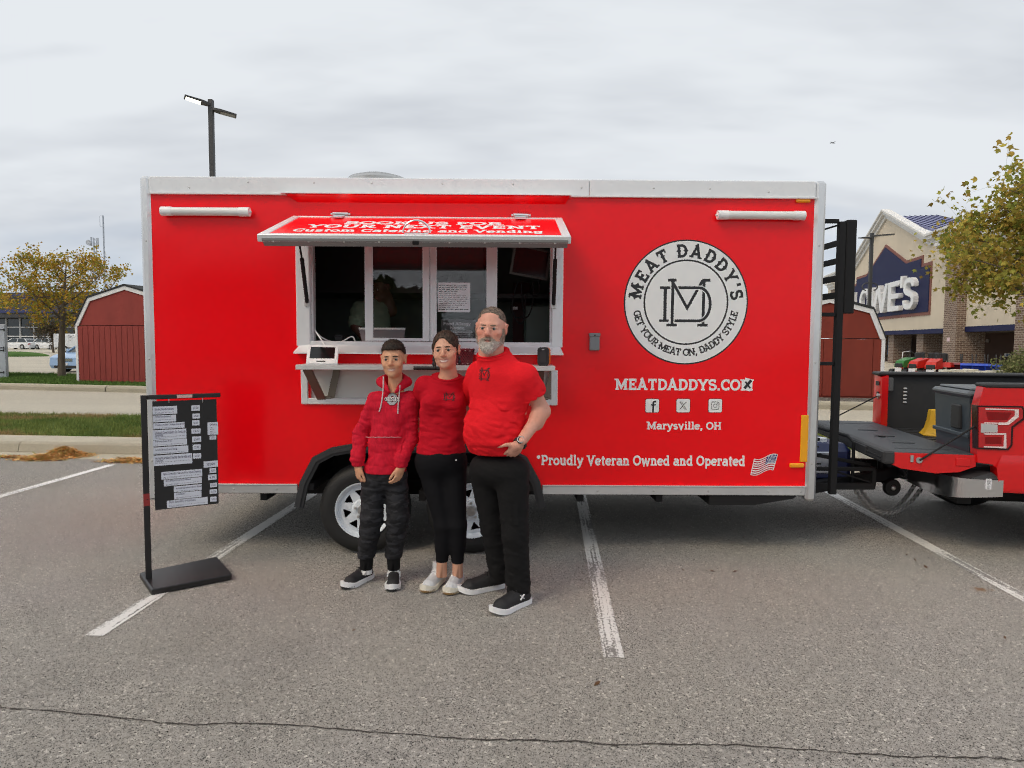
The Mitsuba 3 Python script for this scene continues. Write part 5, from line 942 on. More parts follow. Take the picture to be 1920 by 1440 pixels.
mower('green lawn tractor displayed among the red ones before the store', 1706, 690, 31.5, MG, -150); mower('red lawn tractor displayed beside the green one', 1732, 690, 30.5, MR, -150); mower('red lawn tractor with black grille displayed nearest the brick column', 1755, 690, 29.5, MR, -135)
c = at(1690, 690, 32); frame[0] = Frame((c[0], c[1], 0), (-.6, -.8, 0)); k = thing('leaf_spreader', 'small red push spreader left of the green lawn tractor', 'spreader'); obj('hopper', hull([(-.2, -.2, .75), (.2, -.2, .75), (-.2, .2, .75), (.2, .2, .75), (0, .05, .3), (0, -.05, .3)]), MR, k); obj('handle', tube([(0, 0, .5), (-.3, 0, 1.15), (-.3, .3, 1.2)], .02, 6), PAPER, k); obj('wheel', cyl((0, -.25, .18), (0, .25, .18), .18, 14), RUB, k); frame[0] = WORLD
BAR = {'blue': mat('barrow_blue', (.012, .06, .48), .35), 'red': mat('barrow_red', (.20, .012, .016), .35)}
def barrow(label, px, Y, col, head, group):
    c = at(px, 690, Y); h = math.radians(head); frame[0] = Frame((c[0], c[1], 0), (math.cos(h), math.sin(h), 0)); k = thing('wheelbarrow', label, 'wheelbarrow', group)
    tub = hull([(.0, y * .36, .15) for y in (-.7, .7)] + [(.0, y * .36, .95) for y in (-1, 1)] + [(.35, y * .4, .0) for y in (-.8, .8)] + [(.42, y * .42, 1.0) for y in (-1, 1)] + [(.15, y * .40, 1.12) for y in (-1, 1)])
    tub.vertices = tub.vertices * [.8, .8, .66]; inner = mv(tub, (.08, 0, .02), None, .92); a_ = m3.Manifold(m3.Mesh(np.float32(tub.vertices), np.uint32(tub.faces))) - m3.Manifold(m3.Mesh(np.float32(inner.vertices), np.uint32(inner.faces)))
    mm = a_.to_mesh(); obj('tub', trimesh.Trimesh(mm.vert_properties[:, :3], mm.tri_verts, process=False), BAR[col], k, 25)
    obj('handle', [tube([(-.05, s * .22, .2), (-.12, s * .26, .7), (-.25, s * .28, 1.12)], .025, 6) for s in (-1, 1)], DARK, k); obj('wheel', cyl((-.1, -.06, .2), (-.1, .06, .2), .2, 16), RUB, k); frame[0] = WORLD
barrow('dark red upright wheelbarrow among the blue ones before the store', 1790, 30, 'red', -120, None)
for i, (px, nm) in enumerate(((1816, 'blue upright wheelbarrow next to the dark red one'), (1838, 'blue upright wheelbarrow second from the dark red one'), (1862, 'blue upright wheelbarrow third from the dark red one'), (1884, 'blue upright wheelbarrow nearest the feathery shrub'))): barrow(nm, px, 29 - .4 * i, 'blue', -118, 'blue wheelbarrows before the store')
TAN = mat('carton_tan', mikit.proc(lambda p, n, uv: mix((.42, .41, .34), (.60, .58, .50), cell_rand(p.x * 3, p.y * 3, p.z * 4))), .7)
for i, px in enumerate((1778, 1801, 1824, 1846, 1868, 1890)):
    c = at(px, 690, 27.6 - .3 * i); frame[0] = Frame((c[0], c[1], 0), (.97, -.2, 0)); k = thing('goods_box', ('pale tan goods box at the far end of its row beside the dark red wheelbarrow', 'pale goods box second from the far end of the row before the wheelbarrows', 'pale goods box third from the far end of the row before the wheelbarrows', 'pale goods box fourth from the far end of the row before the wheelbarrows', 'pale goods box fifth from the far end of the row before the wheelbarrows', 'pale tan goods box at the near end of its row beside the feathery shrub')[i], 'box', 'pale boxes before the wheelbarrows'); obj('carton', bx(-.22, .22, 0, .4, 0, .50 + .03 * (i % 3), .02), TAN, k); obj('label', bx(-.1, .12, -.006, 0, .25, .4), PAPER, k); frame[0] = WORLD
# ================================================================== people: bodies, clothes and hair as smooth distance fields
def smin(a, b, k):
    h = np.clip(.5 + .5 * (b - a) / k, 0, 1); return b * (1 - h) + a * h - k * h * (1 - h)
def smax(a, b, k): return -smin(-a, -b, k)
def rcone(p, a, b, ra, rb):
    a, b = np.asarray(a, np.float32), np.asarray(b, np.float32); ab = b - a; t = np.clip((p - a) @ ab / (ab @ ab + 1e-12), 0, 1)
    return np.linalg.norm(p - a - t[:, None] * ab, axis=1) - (ra + (rb - ra) * t)
def ell(p, c, r, B=None):
    q = p - np.asarray(c, np.float32); q = q if B is None else q @ B; r = np.asarray(r, np.float32)
    k0 = np.linalg.norm(q / r, axis=1); k1 = np.linalg.norm(q / r ** 2, axis=1); return k0 * (k0 - 1) / np.maximum(k1, 1e-9)
def near(p, c, R, fn):
    d = np.linalg.norm(p - np.asarray(c, np.float32), axis=1); out = (d - R + .06).astype(np.float32); m = d < R
    if m.any(): out[m] = fn(p[m])
    return out
def nets(fn, lo, hi, h):
    """Surface nets of the field fn over a box, evaluated finely only near the surface."""
    lo, hi = np.asarray(lo, float), np.asarray(hi, float); c = 4; n = np.ceil((hi - lo) / (h * c)).astype(int) + 1
    g = np.stack(np.meshgrid(*[np.arange(k) for k in n], indexing='ij'), -1).reshape(-1, 3)
    dc = fn((lo + (g + .5) * h * c - h / 2).astype(np.float32)).reshape(n)
    act = np.abs(dc) < h * c * 1.9; F = np.repeat(np.repeat(np.repeat(np.where(dc < 0, -1., 1.).astype(np.float32), c, 0), c, 1), c, 2)
    m = np.repeat(np.repeat(np.repeat(act, c, 0), c, 1), c, 2); idx = np.argwhere(m); F[m] = fn((lo + idx * h).astype(np.float32))
    F[0] = F[-1] = 1; F[:, 0] = F[:, -1] = 1; F[:, :, 0] = F[:, :, -1] = 1
    I = F < 0; s = I[:-1, :-1, :-1].astype(np.int8)
    corners = [(a, b, d) for a in (0, 1) for b in (0, 1) for d in (0, 1)]; N = [k - 1 for k in F.shape]
    cnt = sum(I[a:N[0] + a, b:N[1] + b, d:N[2] + d].astype(np.int8) for a, b, d in corners); cell = np.argwhere((cnt > 0) & (cnt < 8))
    acc, num = np.zeros((len(cell), 3)), np.zeros(len(cell))
    for i, ca in enumerate(corners):
        for ax in range(3):
            if ca[ax] == 0:
                cb = list(ca); cb[ax] = 1; ia, ib = cell + ca, cell + cb; fa, fb = F[tuple(ia.T)], F[tuple(ib.T)]; x = (fa < 0) != (fb < 0)
                t = np.where(x, fa / np.where(fa - fb == 0, 1, fa - fb), 0); p = np.tile(np.array(ca, float), (len(cell), 1)); p[:, ax] += t; acc += np.where(x[:, None], p, 0); num += x
    V = lo + (cell + acc / num[:, None]) * h; vid = -np.ones(N, int); vid[tuple(cell.T)] = np.arange(len(cell)); faces = []
    for ax in range(3):
        o1, o2 = [(1, 2), (2, 0), (0, 1)][ax]; sl0, sl1 = [slice(1, N[k]) for k in range(3)], [slice(1, N[k]) for k in range(3)]
        sl0[ax], sl1[ax] = slice(0, N[ax]), slice(1, N[ax] + 1); A_, B_ = I[tuple(sl0)], I[tuple(sl1)]; e = np.argwhere(A_ != B_)
        off = np.ones(3, int); off[ax] = 0; e2 = e + off; sgn = A_[tuple(e.T)]
        d1, d2 = np.zeros(3, int), np.zeros(3, int); d1[o1], d2[o2] = -1, -1
        q = np.stack([vid[tuple((e2 + k).T)] for k in (d1 * 0, d1, d1 + d2, d2)], 1); q = np.where(sgn[:, None], q, q[:, ::-1]); faces += [q[:, [0, 1, 2]], q[:, [0, 2, 3]]]
    f = np.vstack(faces); f = f[(f >= 0).all(1)]; m = trimesh.Trimesh(V, f, process=False); m.fix_normals() if False else None
    return m
def relax(m, it=4):
    from scipy.sparse import coo_matrix, diags
    e = m.edges_unique; n = len(m.vertices); A = coo_matrix((np.ones(2 * len(e)), (np.r_[e[:, 0], e[:, 1]], np.r_[e[:, 1], e[:, 0]])), (n, n)).tocsr(); A = diags(1 / np.maximum(np.asarray(A.sum(1)).ravel(), 1)) @ A; v = np.array(m.vertices)
    for _ in range(it): v = v + .5 * (A @ v - v); v = v - .52 * (A @ v - v)
    return trimesh.Trimesh(v + .25 * (A @ v - v), m.faces, process=False)
def axes(yaw, pitch=0., roll=0.):
    """Columns: the person's left, front and up; yaw turns the front from the camera to the picture's left, in degrees."""
    a = math.radians(yaw); f = np.array([-math.sin(a), -math.cos(a), 0]); l = np.array([math.cos(a), -math.sin(a), 0]); u = np.array([0, 0, 1.]); p_ = math.radians(pitch); f, u = f * math.cos(p_) - u * math.sin(p_), u * math.cos(p_) + f * math.sin(p_)
    r = math.radians(roll); l, u = l * math.cos(r) + u * math.sin(r), u * math.cos(r) - l * math.sin(r); return np.stack([l, f, u], 1).astype(np.float32)

def head_field(q, H):
    """q in head coordinates (left, front, up), an adult head 0.235 tall about the origin; H: features."""
    ax = np.abs(q[:, 0:1]); m = np.concatenate([ax, q[:, 1:]], 1); w = H.get('wide', 1.0); m = m * np.array([1 / w, 1, 1], np.float32)
    d = ell(m, (0, -.014, .034), (.074, .094, .084)); d = smin(d, ell(m, (0, .028, -.030), (.064, .060, .080)), .03)
    d = smin(d, ell(m, (0, .030, -.072), (.050 * H.get('jaw', 1), .052, .043)), .028); d = smin(d, ell(m, (0, .072, -.100), (.021, .016, .016)), .022)
    d = smin(d, ell(m, (.043, .056, -.024), (.022, .022, .017)), .02); d = smin(d, rcone(m, (0, .081, .020), (.040, .069, .021), .010, .008), .016)
    d = smax(d, -ell(m, (.031, .097, .001), (.019, .016, .0115)), .010)
    d = smin(d, rcone(m, (0, .083, .008), (0, .106, -.030), .0075, .0115), .012); d = smin(d, ell(m, (.011, .096, -.036), (.0085, .010, .0075)), .007)
    d = smin(d, rcone(m, (.013, .0878, .0062), (.048, .0728, .0034), .0054, .0048), .004); d = smin(d, rcone(m, (.014, .0860, -.0080), (.046, .0732, -.0080), .0046, .0042), .005)
    sm = H.get('smile', 0); mw = .022 + .006 * sm; d = smin(d, rcone(m, (0, .0875, -.0620), (mw, .076, -.0640 + .006 * sm), .0060, .003), .007); d = smin(d, rcone(m, (0, .0850, -.0765 - .002 * sm), (mw * .8, .078, -.0735 + .004 * sm), .0070, .004), .007); d = smin(d, ell(m, (.040, .066, -.040), (.018, .018, .016)), .015) if sm else d
    d = smax(d, -rcone(m, (0, .0960, -.0692), (mw + .002, .081, -.0685 + .007 * sm), .0030 + .002 * sm, .002), .004)
    e = ell(m, (.0775, -.006, -.004), (.009, .019, .032)); e = smin(e, rcone(m, (.078, .006, .018), (.084, -.020, .020), .006, .006), .01); e = smax(e, -ell(m, (.0885, -.001, .001), (.007, .011, .018)), .006)
    d = smin(d, e, .008); return smin(d, rcone(m, (0, -.022, -.07), (0, -.040, -.21), H.get('neck', .054), H.get('neck', .054) + .008), .022)
def hand_field(p, w, d, n, t, s, curl, thumb=(.55, .35), spread=.05):
    """wrist w, direction d of the fingers, palm normal n (towards which fingers curl), thumb side t, scale s."""
    w, d, n, t = (np.asarray(x, float) for x in (w, d, n, t)); d = d / np.linalg.norm(d); n = n - d * (n @ d); n /= np.linalg.norm(n); t = t - d * (t @ d) - n * (t @ n); t /= np.linalg.norm(t)
    B = np.stack([t, d, n], 1).astype(np.float32); q = (p - w.astype(np.float32)) @ B / s
    f = ell(q, (.0, .048, 0), (.040, .052, .0155)); f = smin(f, ell(q, (.020, .030, .008), (.017, .028, .014)), .012); f = smin(f, rcone(q, (0, -.03, 0), (0, .02, 0), .026, .024), .02)
    for i, (x, L, r) in enumerate(((.029, .072, .0088), (.010, .080, .0092), (-.010, .074, .0088), (-.028, .058, .0078))):
        a = np.array([x, .082 - .004 * abs(i - 1.2), 0.]); ang, c = 0., (curl[i] if hasattr(curl, '__len__') else curl); prev = a
        for j, fr in enumerate((.46, .30, .24)):
            ang += c * (.75, 1.0, .7)[j]; nx = prev + L * fr * np.array([spread * (1.5 - i) * math.cos(ang), math.cos(ang), math.sin(ang)]); f = smin(f, rcone(q, prev, nx, r * (1 - .07 * j), r * (.93 - .08 * j)), .0045 if j else .006); prev = nx
    a = np.array([.026, .022, .006]); u = np.array([math.sin(thumb[0]), math.cos(thumb[0]), thumb[1]]); u /= np.linalg.norm(u); b = a + u * .040; u2 = u + np.array([-.35, .35, .2]); u2 /= np.linalg.norm(u2); c_ = b + u2 * .032; e = c_ + u2 * .024
    f = smin(f, rcone(q, a, b, .0145, .0105), .010); f = smin(f, rcone(q, b, c_, .0105, .0095), .005); f = smin(f, rcone(q, c_, e, .0095, .0075), .004); return f * s

SKINM = mat('skin', {'type': 'mesh_attribute', 'name': 'vertex_color'}, .48, spec=.35); HAIRM = mat('hair', {'type': 'mesh_attribute', 'name': 'vertex_color'}, .6, spec=.3)
EYEM = mat('eye', {'type': 'mesh_attribute', 'name': 'vertex_color'}, .12)
CLOTH = lambda nm, c, amp=.10: mat(nm, mikit.proc(lambda p, n, uv, c=c, amp=amp: mi.Color3f(*c) * (1 - amp + 2 * amp * noise(p.x * 130, p.y * 130, p.z * 320))), .85, spec=.2, sheen=.3)
def person(label, head_c, hax, hs, H, skin, hairc, arms, core, parts):
    """One continuous skin mesh (head, neck, chest core, arms, hands) and what is worn, as its parts."""
    k = thing('person', label, 'person'); hc = np.asarray(head_c, np.float32); B = hax
    toh = lambda p: (p - hc) @ B / hs
    def field(p):
        d = near(p, hc, .27, lambda x: head_field(toh(x), H) * hs)
        for fn, c, R, kk in core: d = smin(d, near(p, c, R, fn), kk)
        for fn, c, R, kk in arms: d = smin(d, near(p, c, R, fn), kk)
        return d
    cs = [np.asarray(c) for _, c, _, _ in core + arms] + [hc]; rs = [R for _, _, R, _ in core + arms] + [.2]
    lo = np.min([c - r * .8 for c, r in zip(cs, rs)], 0) - .02; hi = np.max([c + r * .8 for c, r in zip(cs, rs)], 0) + .02
    m = relax(nets(field, lo, hi, .0038), 3); q = toh(m.vertices.astype(np.float32)); v = m.vertices; s = np.array(skin)
    n1 = meshkit.fbm(v * 60, 3)[:, None]; n2 = meshkit.fbm(v * 14, 2, 5)[:, None]; col = s * (.92 + .16 * n1) * np.array([1, .97, .95]) ** (6 * (n2 - .5))
    inh = (np.linalg.norm(q, axis=1) < .16)[:, None]
    g = lambda c, r: np.exp(-(((np.abs(q * [1, 1, 1]) * [1, 0, 0] + q * [0, 1, 1] - np.array(c)) / r) ** 2).sum(1))[:, None] * inh
    red = np.clip(.8 * g((.042, .07, -.03), (.022, .04, .02)) + .8 * g((0, .108, -.032), (.016, .02, .016)) + .55 * g((.08, -.01, 0), (.02, .03, .04)), 0, 1) * H.get('red', .5)
    col = col * (1 - red) + col * np.array([1.06, .72, .68]) * red
    mw = .022 + .007 * H.get('smile', 0); lz = -.069 + .006 * H.get('smile', 0) * (q[:, :1] / .026) ** 2; gl = lambda hw, hz: np.exp(-(q[:, :1] / hw) ** 6 - ((q[:, 2:3] - lz) / hz) ** 4) * (q[:, 1:2] > .05) * inh; lip = np.clip(1.25 * gl(mw, .0105 + .002 * H.get('smile', 0)), 0, 1) * .8; col = col * (1 - lip) + np.array(H.get('lip', (.36, .12, .10))) * lip
    teeth = gl(mw * .80, .0040) * H.get('teeth', 0); col = col * (1 - teeth) + np.array([.78, .73, .67]) * teeth; seam = gl(mw * .95, .0018) * (1 - H.get('teeth', 0)); col = col * (1 - .75 * seam)
    lash = np.exp(-((np.abs(q[:, :1]) - .031) / .0175) ** 4 - ((q[:, 2:3] - (.0050 - .55 * np.clip(np.abs(q[:, :1]) - .036, 0, .02))) / .0022) ** 2) * (q[:, 1:2] > .05) * inh; col = col * (1 - .8 * lash * H.get('lash', .55))
    if H.get('stubble', 0):
        st = np.clip(((.062 - q[:, 1] * .35) < q[:, 2]) * 1., 0, 1)[:, None] * inh * H['stubble']; col = col * (1 - st) + np.array(hairc) * st
    if H.get('fade'):
        fd = np.clip((q[:, 2] - (.012 + .9 * np.clip(q[:, 1] - .005, 0, 1) + .35 * np.clip(-q[:, 1], -.05, 0))) / .03, 0, 1)[:, None] * inh * (q[:, 1:2] < .055) * (np.abs(q[:, :1]) < .079) * .75 * (.75 + .5 * n1); col = col * (1 - np.clip(fd, 0, 1)) + np.array(hairc) * np.clip(fd, 0, 1)
    armh = np.clip(meshkit.noise(v * [240, 240, 90]) - .62, 0, 1)[:, None] * (1 - inh) * H.get('armhair', 0); col = col * (1 - armh)
    obj('body', m, SKINM, k, True, color=np.clip(col, 0, 1))
    # eyes and brows
    for sx in (-1, 1):
        e = trimesh.creation.icosphere(3, .0122); ev = e.vertices; r = np.linalg.norm(ev[:, [0, 2]] - [0.0, 0], axis=1); fr = ev[:, 1] > 0
        c = np.where((r < .0036)[:, None], [.008, .007, .006], np.where((r < .0072)[:, None], H.get('iris', (.05, .035, .025)), [.27, .235, .215])); c[~fr] = [.6, .57, .54]
        e.vertices = (ev * [1, 1, 1] + [sx * .0315, .0762, -.0008]) * hs @ B.T + hc; obj('eye', e, EYEM, k, True, color=c)
        bz = H.get('brow', .022) - .0045; pts = [(sx * .013, .0920, bz + .0005), (sx * .026, .0895, bz + .0016), (sx * .040, .0790, bz + .0008), (sx * .050, .0690, bz - .0045)]; bm = tube(np.array(pts), [.0026, .0036, .0030, .0012], 8)
        bm.vertices = bm.vertices * hs @ B.T + hc; obj('eyebrow', bm, HAIRM, k, True, color=np.tile(np.array(H.get('browc', hairc)) * .9, (len(bm.vertices), 1)))
    # hair
    for nm, fn, lo_, hi_, c in H.get('hair', ()):
        m = nets(fn, lo_, hi_, .0034 / hs); m = relax(m, 2); hv = m.vertices; n = meshkit.fbm(hv * H.get('strand', [260, 60, 90]), 2)[:, None]; hc_ = np.array(c) * np.clip(.6 + 2.6 * (n - .42), .3, 2.0) if c != 'beard' else (np.array([.24, .17, .13]) + (np.array([.50, .46, .42]) - np.array([.24, .17, .13])) * np.clip((-.052 - hv[:, 2:3]) / .045 + .5 * (n - .5), 0, 1)) * (.7 + .6 * n); hr = np.random.default_rng(3); ns = H.get('strands', 1600); si = hr.integers(0, len(hv), ns); nn = np.array(m.vertex_normals)[si]; fl = np.array([0, -.2, -1.0] if nm == 'beard' else H.get('flow', [0, .5, .2])) + hr.normal(0, .35, (ns, 3)); fl = fl - nn * (fl * nn).sum(1)[:, None] * .75 + nn * H.get('lift', .5)
        fl /= np.linalg.norm(fl, axis=1)[:, None]; L_s = hr.uniform(.3, 1, (ns, 1)) * (.012 if nm == 'beard' else H.get('len', .012)); sd = np.cross(fl, hr.normal(0, 1, (ns, 3))); sd /= np.linalg.norm(sd, axis=1)[:, None]; b_ = hv[si]
        sv = np.stack([b_ - sd * .0011, b_ + sd * .0011, b_ + fl * L_s], 1).reshape(-1, 3); allv = np.vstack([hv, sv]); allf = np.vstack([m.faces, len(hv) + np.arange(3 * ns).reshape(-1, 3)]); hc_ = np.vstack([hc_, np.repeat(hc_[si] * hr.uniform(.6, 1.5, (ns, 1)), 3, 0)])
        obj(nm, trimesh.Trimesh(allv * hs @ B.T + hc, allf, process=False), HAIRM, k, True, color=np.clip(hc_, 0, 1))
    for nm, fn, lo_, hi_, h, mt, it in parts:
        m = relax(nets(fn, lo_, hi_, h), it); obj(nm, m, mt, k, True)
    return k
def cran(q, t, w=1.0): return ell(q, (0, -.014, .034), (.074 * w + t, .094 + t, .084 + t))
def hn(q, s, a): return (meshkit.fbm(q * s, 3) - .5).astype(np.float32) * a
def leg(p, h, kn, an, r): return smin(rcone(p, h, kn, r[0], r[1]), rcone(p, kn, an, r[1], r[2]), .03)
def folds(p, sc, a, seed=0):
    n = meshkit.fbm(p * sc, 3, seed); return ((1 - np.abs(2 * n - 1)) ** 2 * a - a * .45).astype(np.float32)
def bbox(pts, r): pts = np.asarray(pts); return pts.min(0) - r, pts.max(0) + r
def drape(shape, fn, c, right, up, front, off=.0025, edge=.008):
    """A flat print laid on the cloth: each point is moved along the front direction onto the surface of fn."""
    m = extr(shape, .001); keep = m.face_normals[:, 2] > .5; m = trimesh.Trimesh(m.vertices, m.faces[keep], process=False); m.remove_unreferenced_vertices()
    v, f = trimesh.remesh.subdivide_to_size(m.vertices, m.faces, edge, max_iter=12); P_ = c + np.outer(v[:, 0], right) + np.outer(v[:, 1], up) + np.outer(np.full(len(v), .25), front)
    for _ in range(40): P_ = P_ - np.outer(np.clip(fn(P_.astype(np.float32)) - off, -.02, .05), front) * .8
    return trimesh.Trimesh(P_, f, process=False)
def shoe(k, heel, toe, L, upper, sole, accent=None, lace=None, tread=None, hi=.11, w=1.0):
    heel, toe = np.array(heel, float), np.array(toe, float); heel[2] = toe[2] = 0; d = toe - heel; F = Frame(heel, d); frame[0] = F; s = L / .29
    fp = [(0, 0), (.012, .026), (.05, .034), (.10, .034), (.15, .040), (.20, .048), (.24, .046), (.27, .034), (.288, .012), (.29, 0)]; fp = Polygon([(x * s, y * s * w) for x, y in fp] + [(x * s, -y * s * w * (.92 if .1 < x < .2 else 1)) for x, y in fp[::-1]]).buffer(.006).simplify(.0008)
    sk = numbered(k + '__shoe'); m = plate(fp, .004, .034); m = trimesh.Trimesh(*trimesh.remesh.subdivide_to_size(m.vertices, m.faces, .02), process=False); v = m.vertices; x = v[:, 0] / (.29 * s)
    v[:, 2] += np.clip(x - .72, 0, 1) ** 2 * .22 * s + .012 * np.clip(.3 - x, 0, 1) * (v[:, 2] > .02) + (v[:, 2] > .02) * .008 * np.clip(x - .75, 0, 1) * 3; m.vertices = v; obj('sole', m, sole, sk, 40)
    def up(p):
        q = p / s * np.array([1, 1 / w, 1], np.float32); f = rcone(q, (.045, 0, .048), (.22, .002, .036), .037, .038); f = smin(f, rcone(q, (.22, .002, .036), (.258, .0, .030), .038, .024), .02); f = smin(f, rcone(q, (.05, 0, .05), (.062, 0, hi), .036, .036), .02); f = smin(f, rcone(q, (.085, 0, .075), (.175, 0, .052), .030, .030), .02)
        f = smax(f, .022 + .20 * np.clip(q[:, 0] - .21, 0, 1) - q[:, 2], .006); return smax(f, -ell(q, (.058, 0, hi + .028), (.032, .027, .03)), .004) * s
    mm = relax(nets(up, np.array([-.02, -.07, .0]) * s, np.array([.31, .07, hi + .05]) * s, .005), 2); obj('upper', mm, upper, sk, True)
    def side(x, z, sgn): return np.array([x, sgn * .06, z]) * s
    top = lambda x: .5
    if lace: 
        for i in range(5):
            x = .115 + .018 * i; z = .107 - .0125 * i
            obj('lace', tube([(x * s, -.024 * s, (z - .010) * s), (x * s, 0, z * s + .001), ((x + .008) * s, .024 * s, (z - .010) * s)], .0042, 5), lace, sk)
    if tread: obj('toe_guard', mv(plate(fp.intersection(sbox(.235 * s, -1, 1, 1)), .0, .012), (0, 0, .010)), tread, sk)
    if accent: 
        for sg in (1, -1): obj('emblem', [bar((.085 * s, sg * .0405 * s * w, .052 * s), (.115 * s, sg * .0415 * s * w, .078 * s), .004, .009, up=(0, 1, 0)), bar((.085 * s, sg * .0405 * s * w, .078 * s), (.115 * s, sg * .0415 * s * w, .052 * s), .004, .009, up=(0, 1, 0))], accent, sk)
    frame[0] = WORLD; return sk
BLKF = mat('shoe_black', (.014, .014, .016), .7); MIDS = mat('midsole_white', (.74, .75, .77), .55); LACEB = mat('lace_black', (.02, .02, .022), .8); GUM = mat('gum_sole', (.22, .13, .05), .6)
SHW_ = mat('shoe_grey_white', (.55, .57, .60), .7); MIDC = mat('midsole_cream', (.70, .67, .58), .6); SOCK = mat('sock_white', (.7, .7, .7), .8)
PANT = CLOTH('trouser_black', (.0085, .0085, .0092), .25); LEGG = mat('legging_black', (.0065, .0066, .0085), .75, spec=.15)
CAMO = mat('camo_dark', mikit.proc(lambda p, n, uv: mix((.004, .0045, .007), (.017, .018, .023), smoothstep(.47, .55, fbm(p.x * 16, p.y * 16, p.z * 34, 3)))), .8)
RMAN, RWOM, RBOY = CLOTH('tee_bright_red', (.70, .010, .018), .06), CLOTH('tee_deep_red', (.47, .004, .016), .06), mat('hoodie_red', mikit.proc(lambda p, n, uv: mi.Color3f(.52, .010, .030) * (.72 + .56 * fbm(p.x * 110, p.y * 110, p.z * 26, 3))), .85, spec=.2, sheen=.2)
PRINT = mat('shirt_print', (.02, .014, .016), .7)
logo = lambda w: monogram(w / 106.0)

# ---------------------------------------------------------------- the man
Y = 4.06; Ab = axes(30); Lb, Fb = Ab[:, 0].astype(float), Ab[:, 1].astype(float); U = np.array([0, 0, 1.])
hc = at(921, 615, Y - .03); Hx = axes(10, 2, -3)
SL, SR = at(984, 706, 4.0), at(900, 702, 4.18); EL = at(1017, 771, 4.05); WL = at(973, 834, 3.895); HL = at(949, 857, 3.965); ER, WR = at(868, 770, 4.52), at(812, 792, 4.60)
chest, belly, hip = at(938, 735, 4.10), at(930, 806, 4.09), at(936, 868, 4.10); nk = at(934, 682, 4.08)
def man_torso(p):
    d = ell(p, chest, (.196, .140, .20), Ab); d = smin(d, ell(p, belly + Fb * .025, (.190, .166, .185), Ab), .08); d = smin(d, ell(p, hip - U * .01, (.185, .155, .10), Ab), .06)
    d = smin(d, rcone(p, SL - Lb * .02 - U * .01, SR + Lb * .02 - U * .01, .078, .078), .06); d = smin(d, rcone(p, nk - U * .05, nk + U * .0, .105, .072), .06); return d
def sleeve(p, a, b, t, ra, rb, hollow):
    """A short sleeve from a towards b, cut square at the fraction t and hollow at its end."""
    e = (b - a) / np.linalg.norm(b - a); c = a + (b - a) * t; d = rcone(p, a, c + e * .1, ra, rb); q = p - c.astype(np.float32); tilt = folds(p, [12, 12, 12], .012, 3)
    d = smax(d, q @ e.astype(np.float32) + tilt, .007); return smax(d, -rcone(p, c - e * .02, c + e * .15, hollow, hollow), .005)
def collar(p, d, base, top, fr, rb, rt, slope, hole):
    """Raises the cloth round the neck and opens it along a plane that falls towards the front."""
    d = smin(d, rcone(p, base, top + (top - base) * .5, rb, rt), .05); q = p - top.astype(np.float32); lim = q[:, 2] + slope * (q @ fr.astype(np.float32))
    nd = np.linalg.norm(q[:, :2], axis=1); d = np.where(nd < .2, smax(d, lim, .006), d); return smax(d, -(np.maximum(rcone(p, top - np.array([0, 0, .02]), top + np.array([0, 0, .2]), hole, hole), -(lim + .016))), .004)
ctop = at(923, 659, 4.07)
def man_shirt(p):
    s = folds(p @ Ab + (p[:, 2:3] * [.5, 0, 0]).astype(np.float32), [5, 5, 9], .013, 2) + folds(p @ Ab + (p[:, 2:3] * [.9, 0, 0]).astype(np.float32), [12, 12, 15], .015, 5)
    d = man_torso(p) - .008 + s * np.clip((nk[2] - .10 - p[:, 2]) * 5, .1, 1); d = smax(d, at(930, 851, 4.06)[2] + .02 * ((p - belly.astype(np.float32)) @ Lb.astype(np.float32)) - p[:, 2], .008)
    d = collar(p, d, nk - U * .05, ctop, Fb, .104, .086, .36, .0770)
    s2 = sleeve(p, SL - U * .01, EL, .58, .084, .086, .070) + folds(p, [10, 10, 14], .012, 7) * .8; return smin(smin(d, s2, .035), sleeve(p, SR, ER, .6, .08, .078, .062), .04)
arms = [(lambda p: leg(p, SL, EL, WL, (.056, .044, .030)), (SL + WL) / 2, .36, .04), (lambda p: smin(ell(p, EL + (WL - EL) * .22, (.043, .043, .070)), 9 + 0 * p[:, 0], .01), EL, .2, .03),
        (lambda p: hand_field(p, WL + (HL - WL) * .0, HL - WL + np.array([0, 0, -.02]), -Lb * .75 + np.array([.35, .5, 0]), np.array([-.75, -.45, .55]), 1.0, (.35, .5, .55, .6), (1.15, -.1)), HL, .2, .012),
        (lambda p: leg(p, SR, ER, WR, (.058, .045, .032)), (SR + WR) / 2, .42, .04), (lambda p: hand_field(p, WR, np.array([-1, .1, -.3]), np.array([0, -1, 0]), U, 1.0, .25), WR, .2, .015)]
core = [(lambda p: smin(ell(p, chest, (.165, .11, .17), Ab), rcone(p, SL, SR, .055, .055), .05), chest, .33, .05)]
def beard(q):
    q = q / np.array([1.085, 1, 1], np.float32); m = np.concatenate([np.abs(q[:, :1]), q[:, 1:]], 1); d = smin(ell(m, (0, .030, -.074), (.060, .062, .050)), ell(m, (0, .064, -.104), (.036, .036, .042)), .03); d = smin(d, ell(m, (.058, .014, -.040), (.018, .036, .050)), .02); d = smin(d, rcone(m, (0, .0885, -.052), (.028, .077, -.068), .0085, .010), .008)
    up = -.047 + 1.15 * np.clip(m[:, 0] - .024, 0, .045); d = smax(d, q[:, 2] - up, .006); d = smax(d, -ell(m, (0, .097, -.0700), (.021, .026, .0080)), .004); d = smax(d, -(q[:, 1] + .010), .01); return d + hn(q, [170, 170, 60], .012)
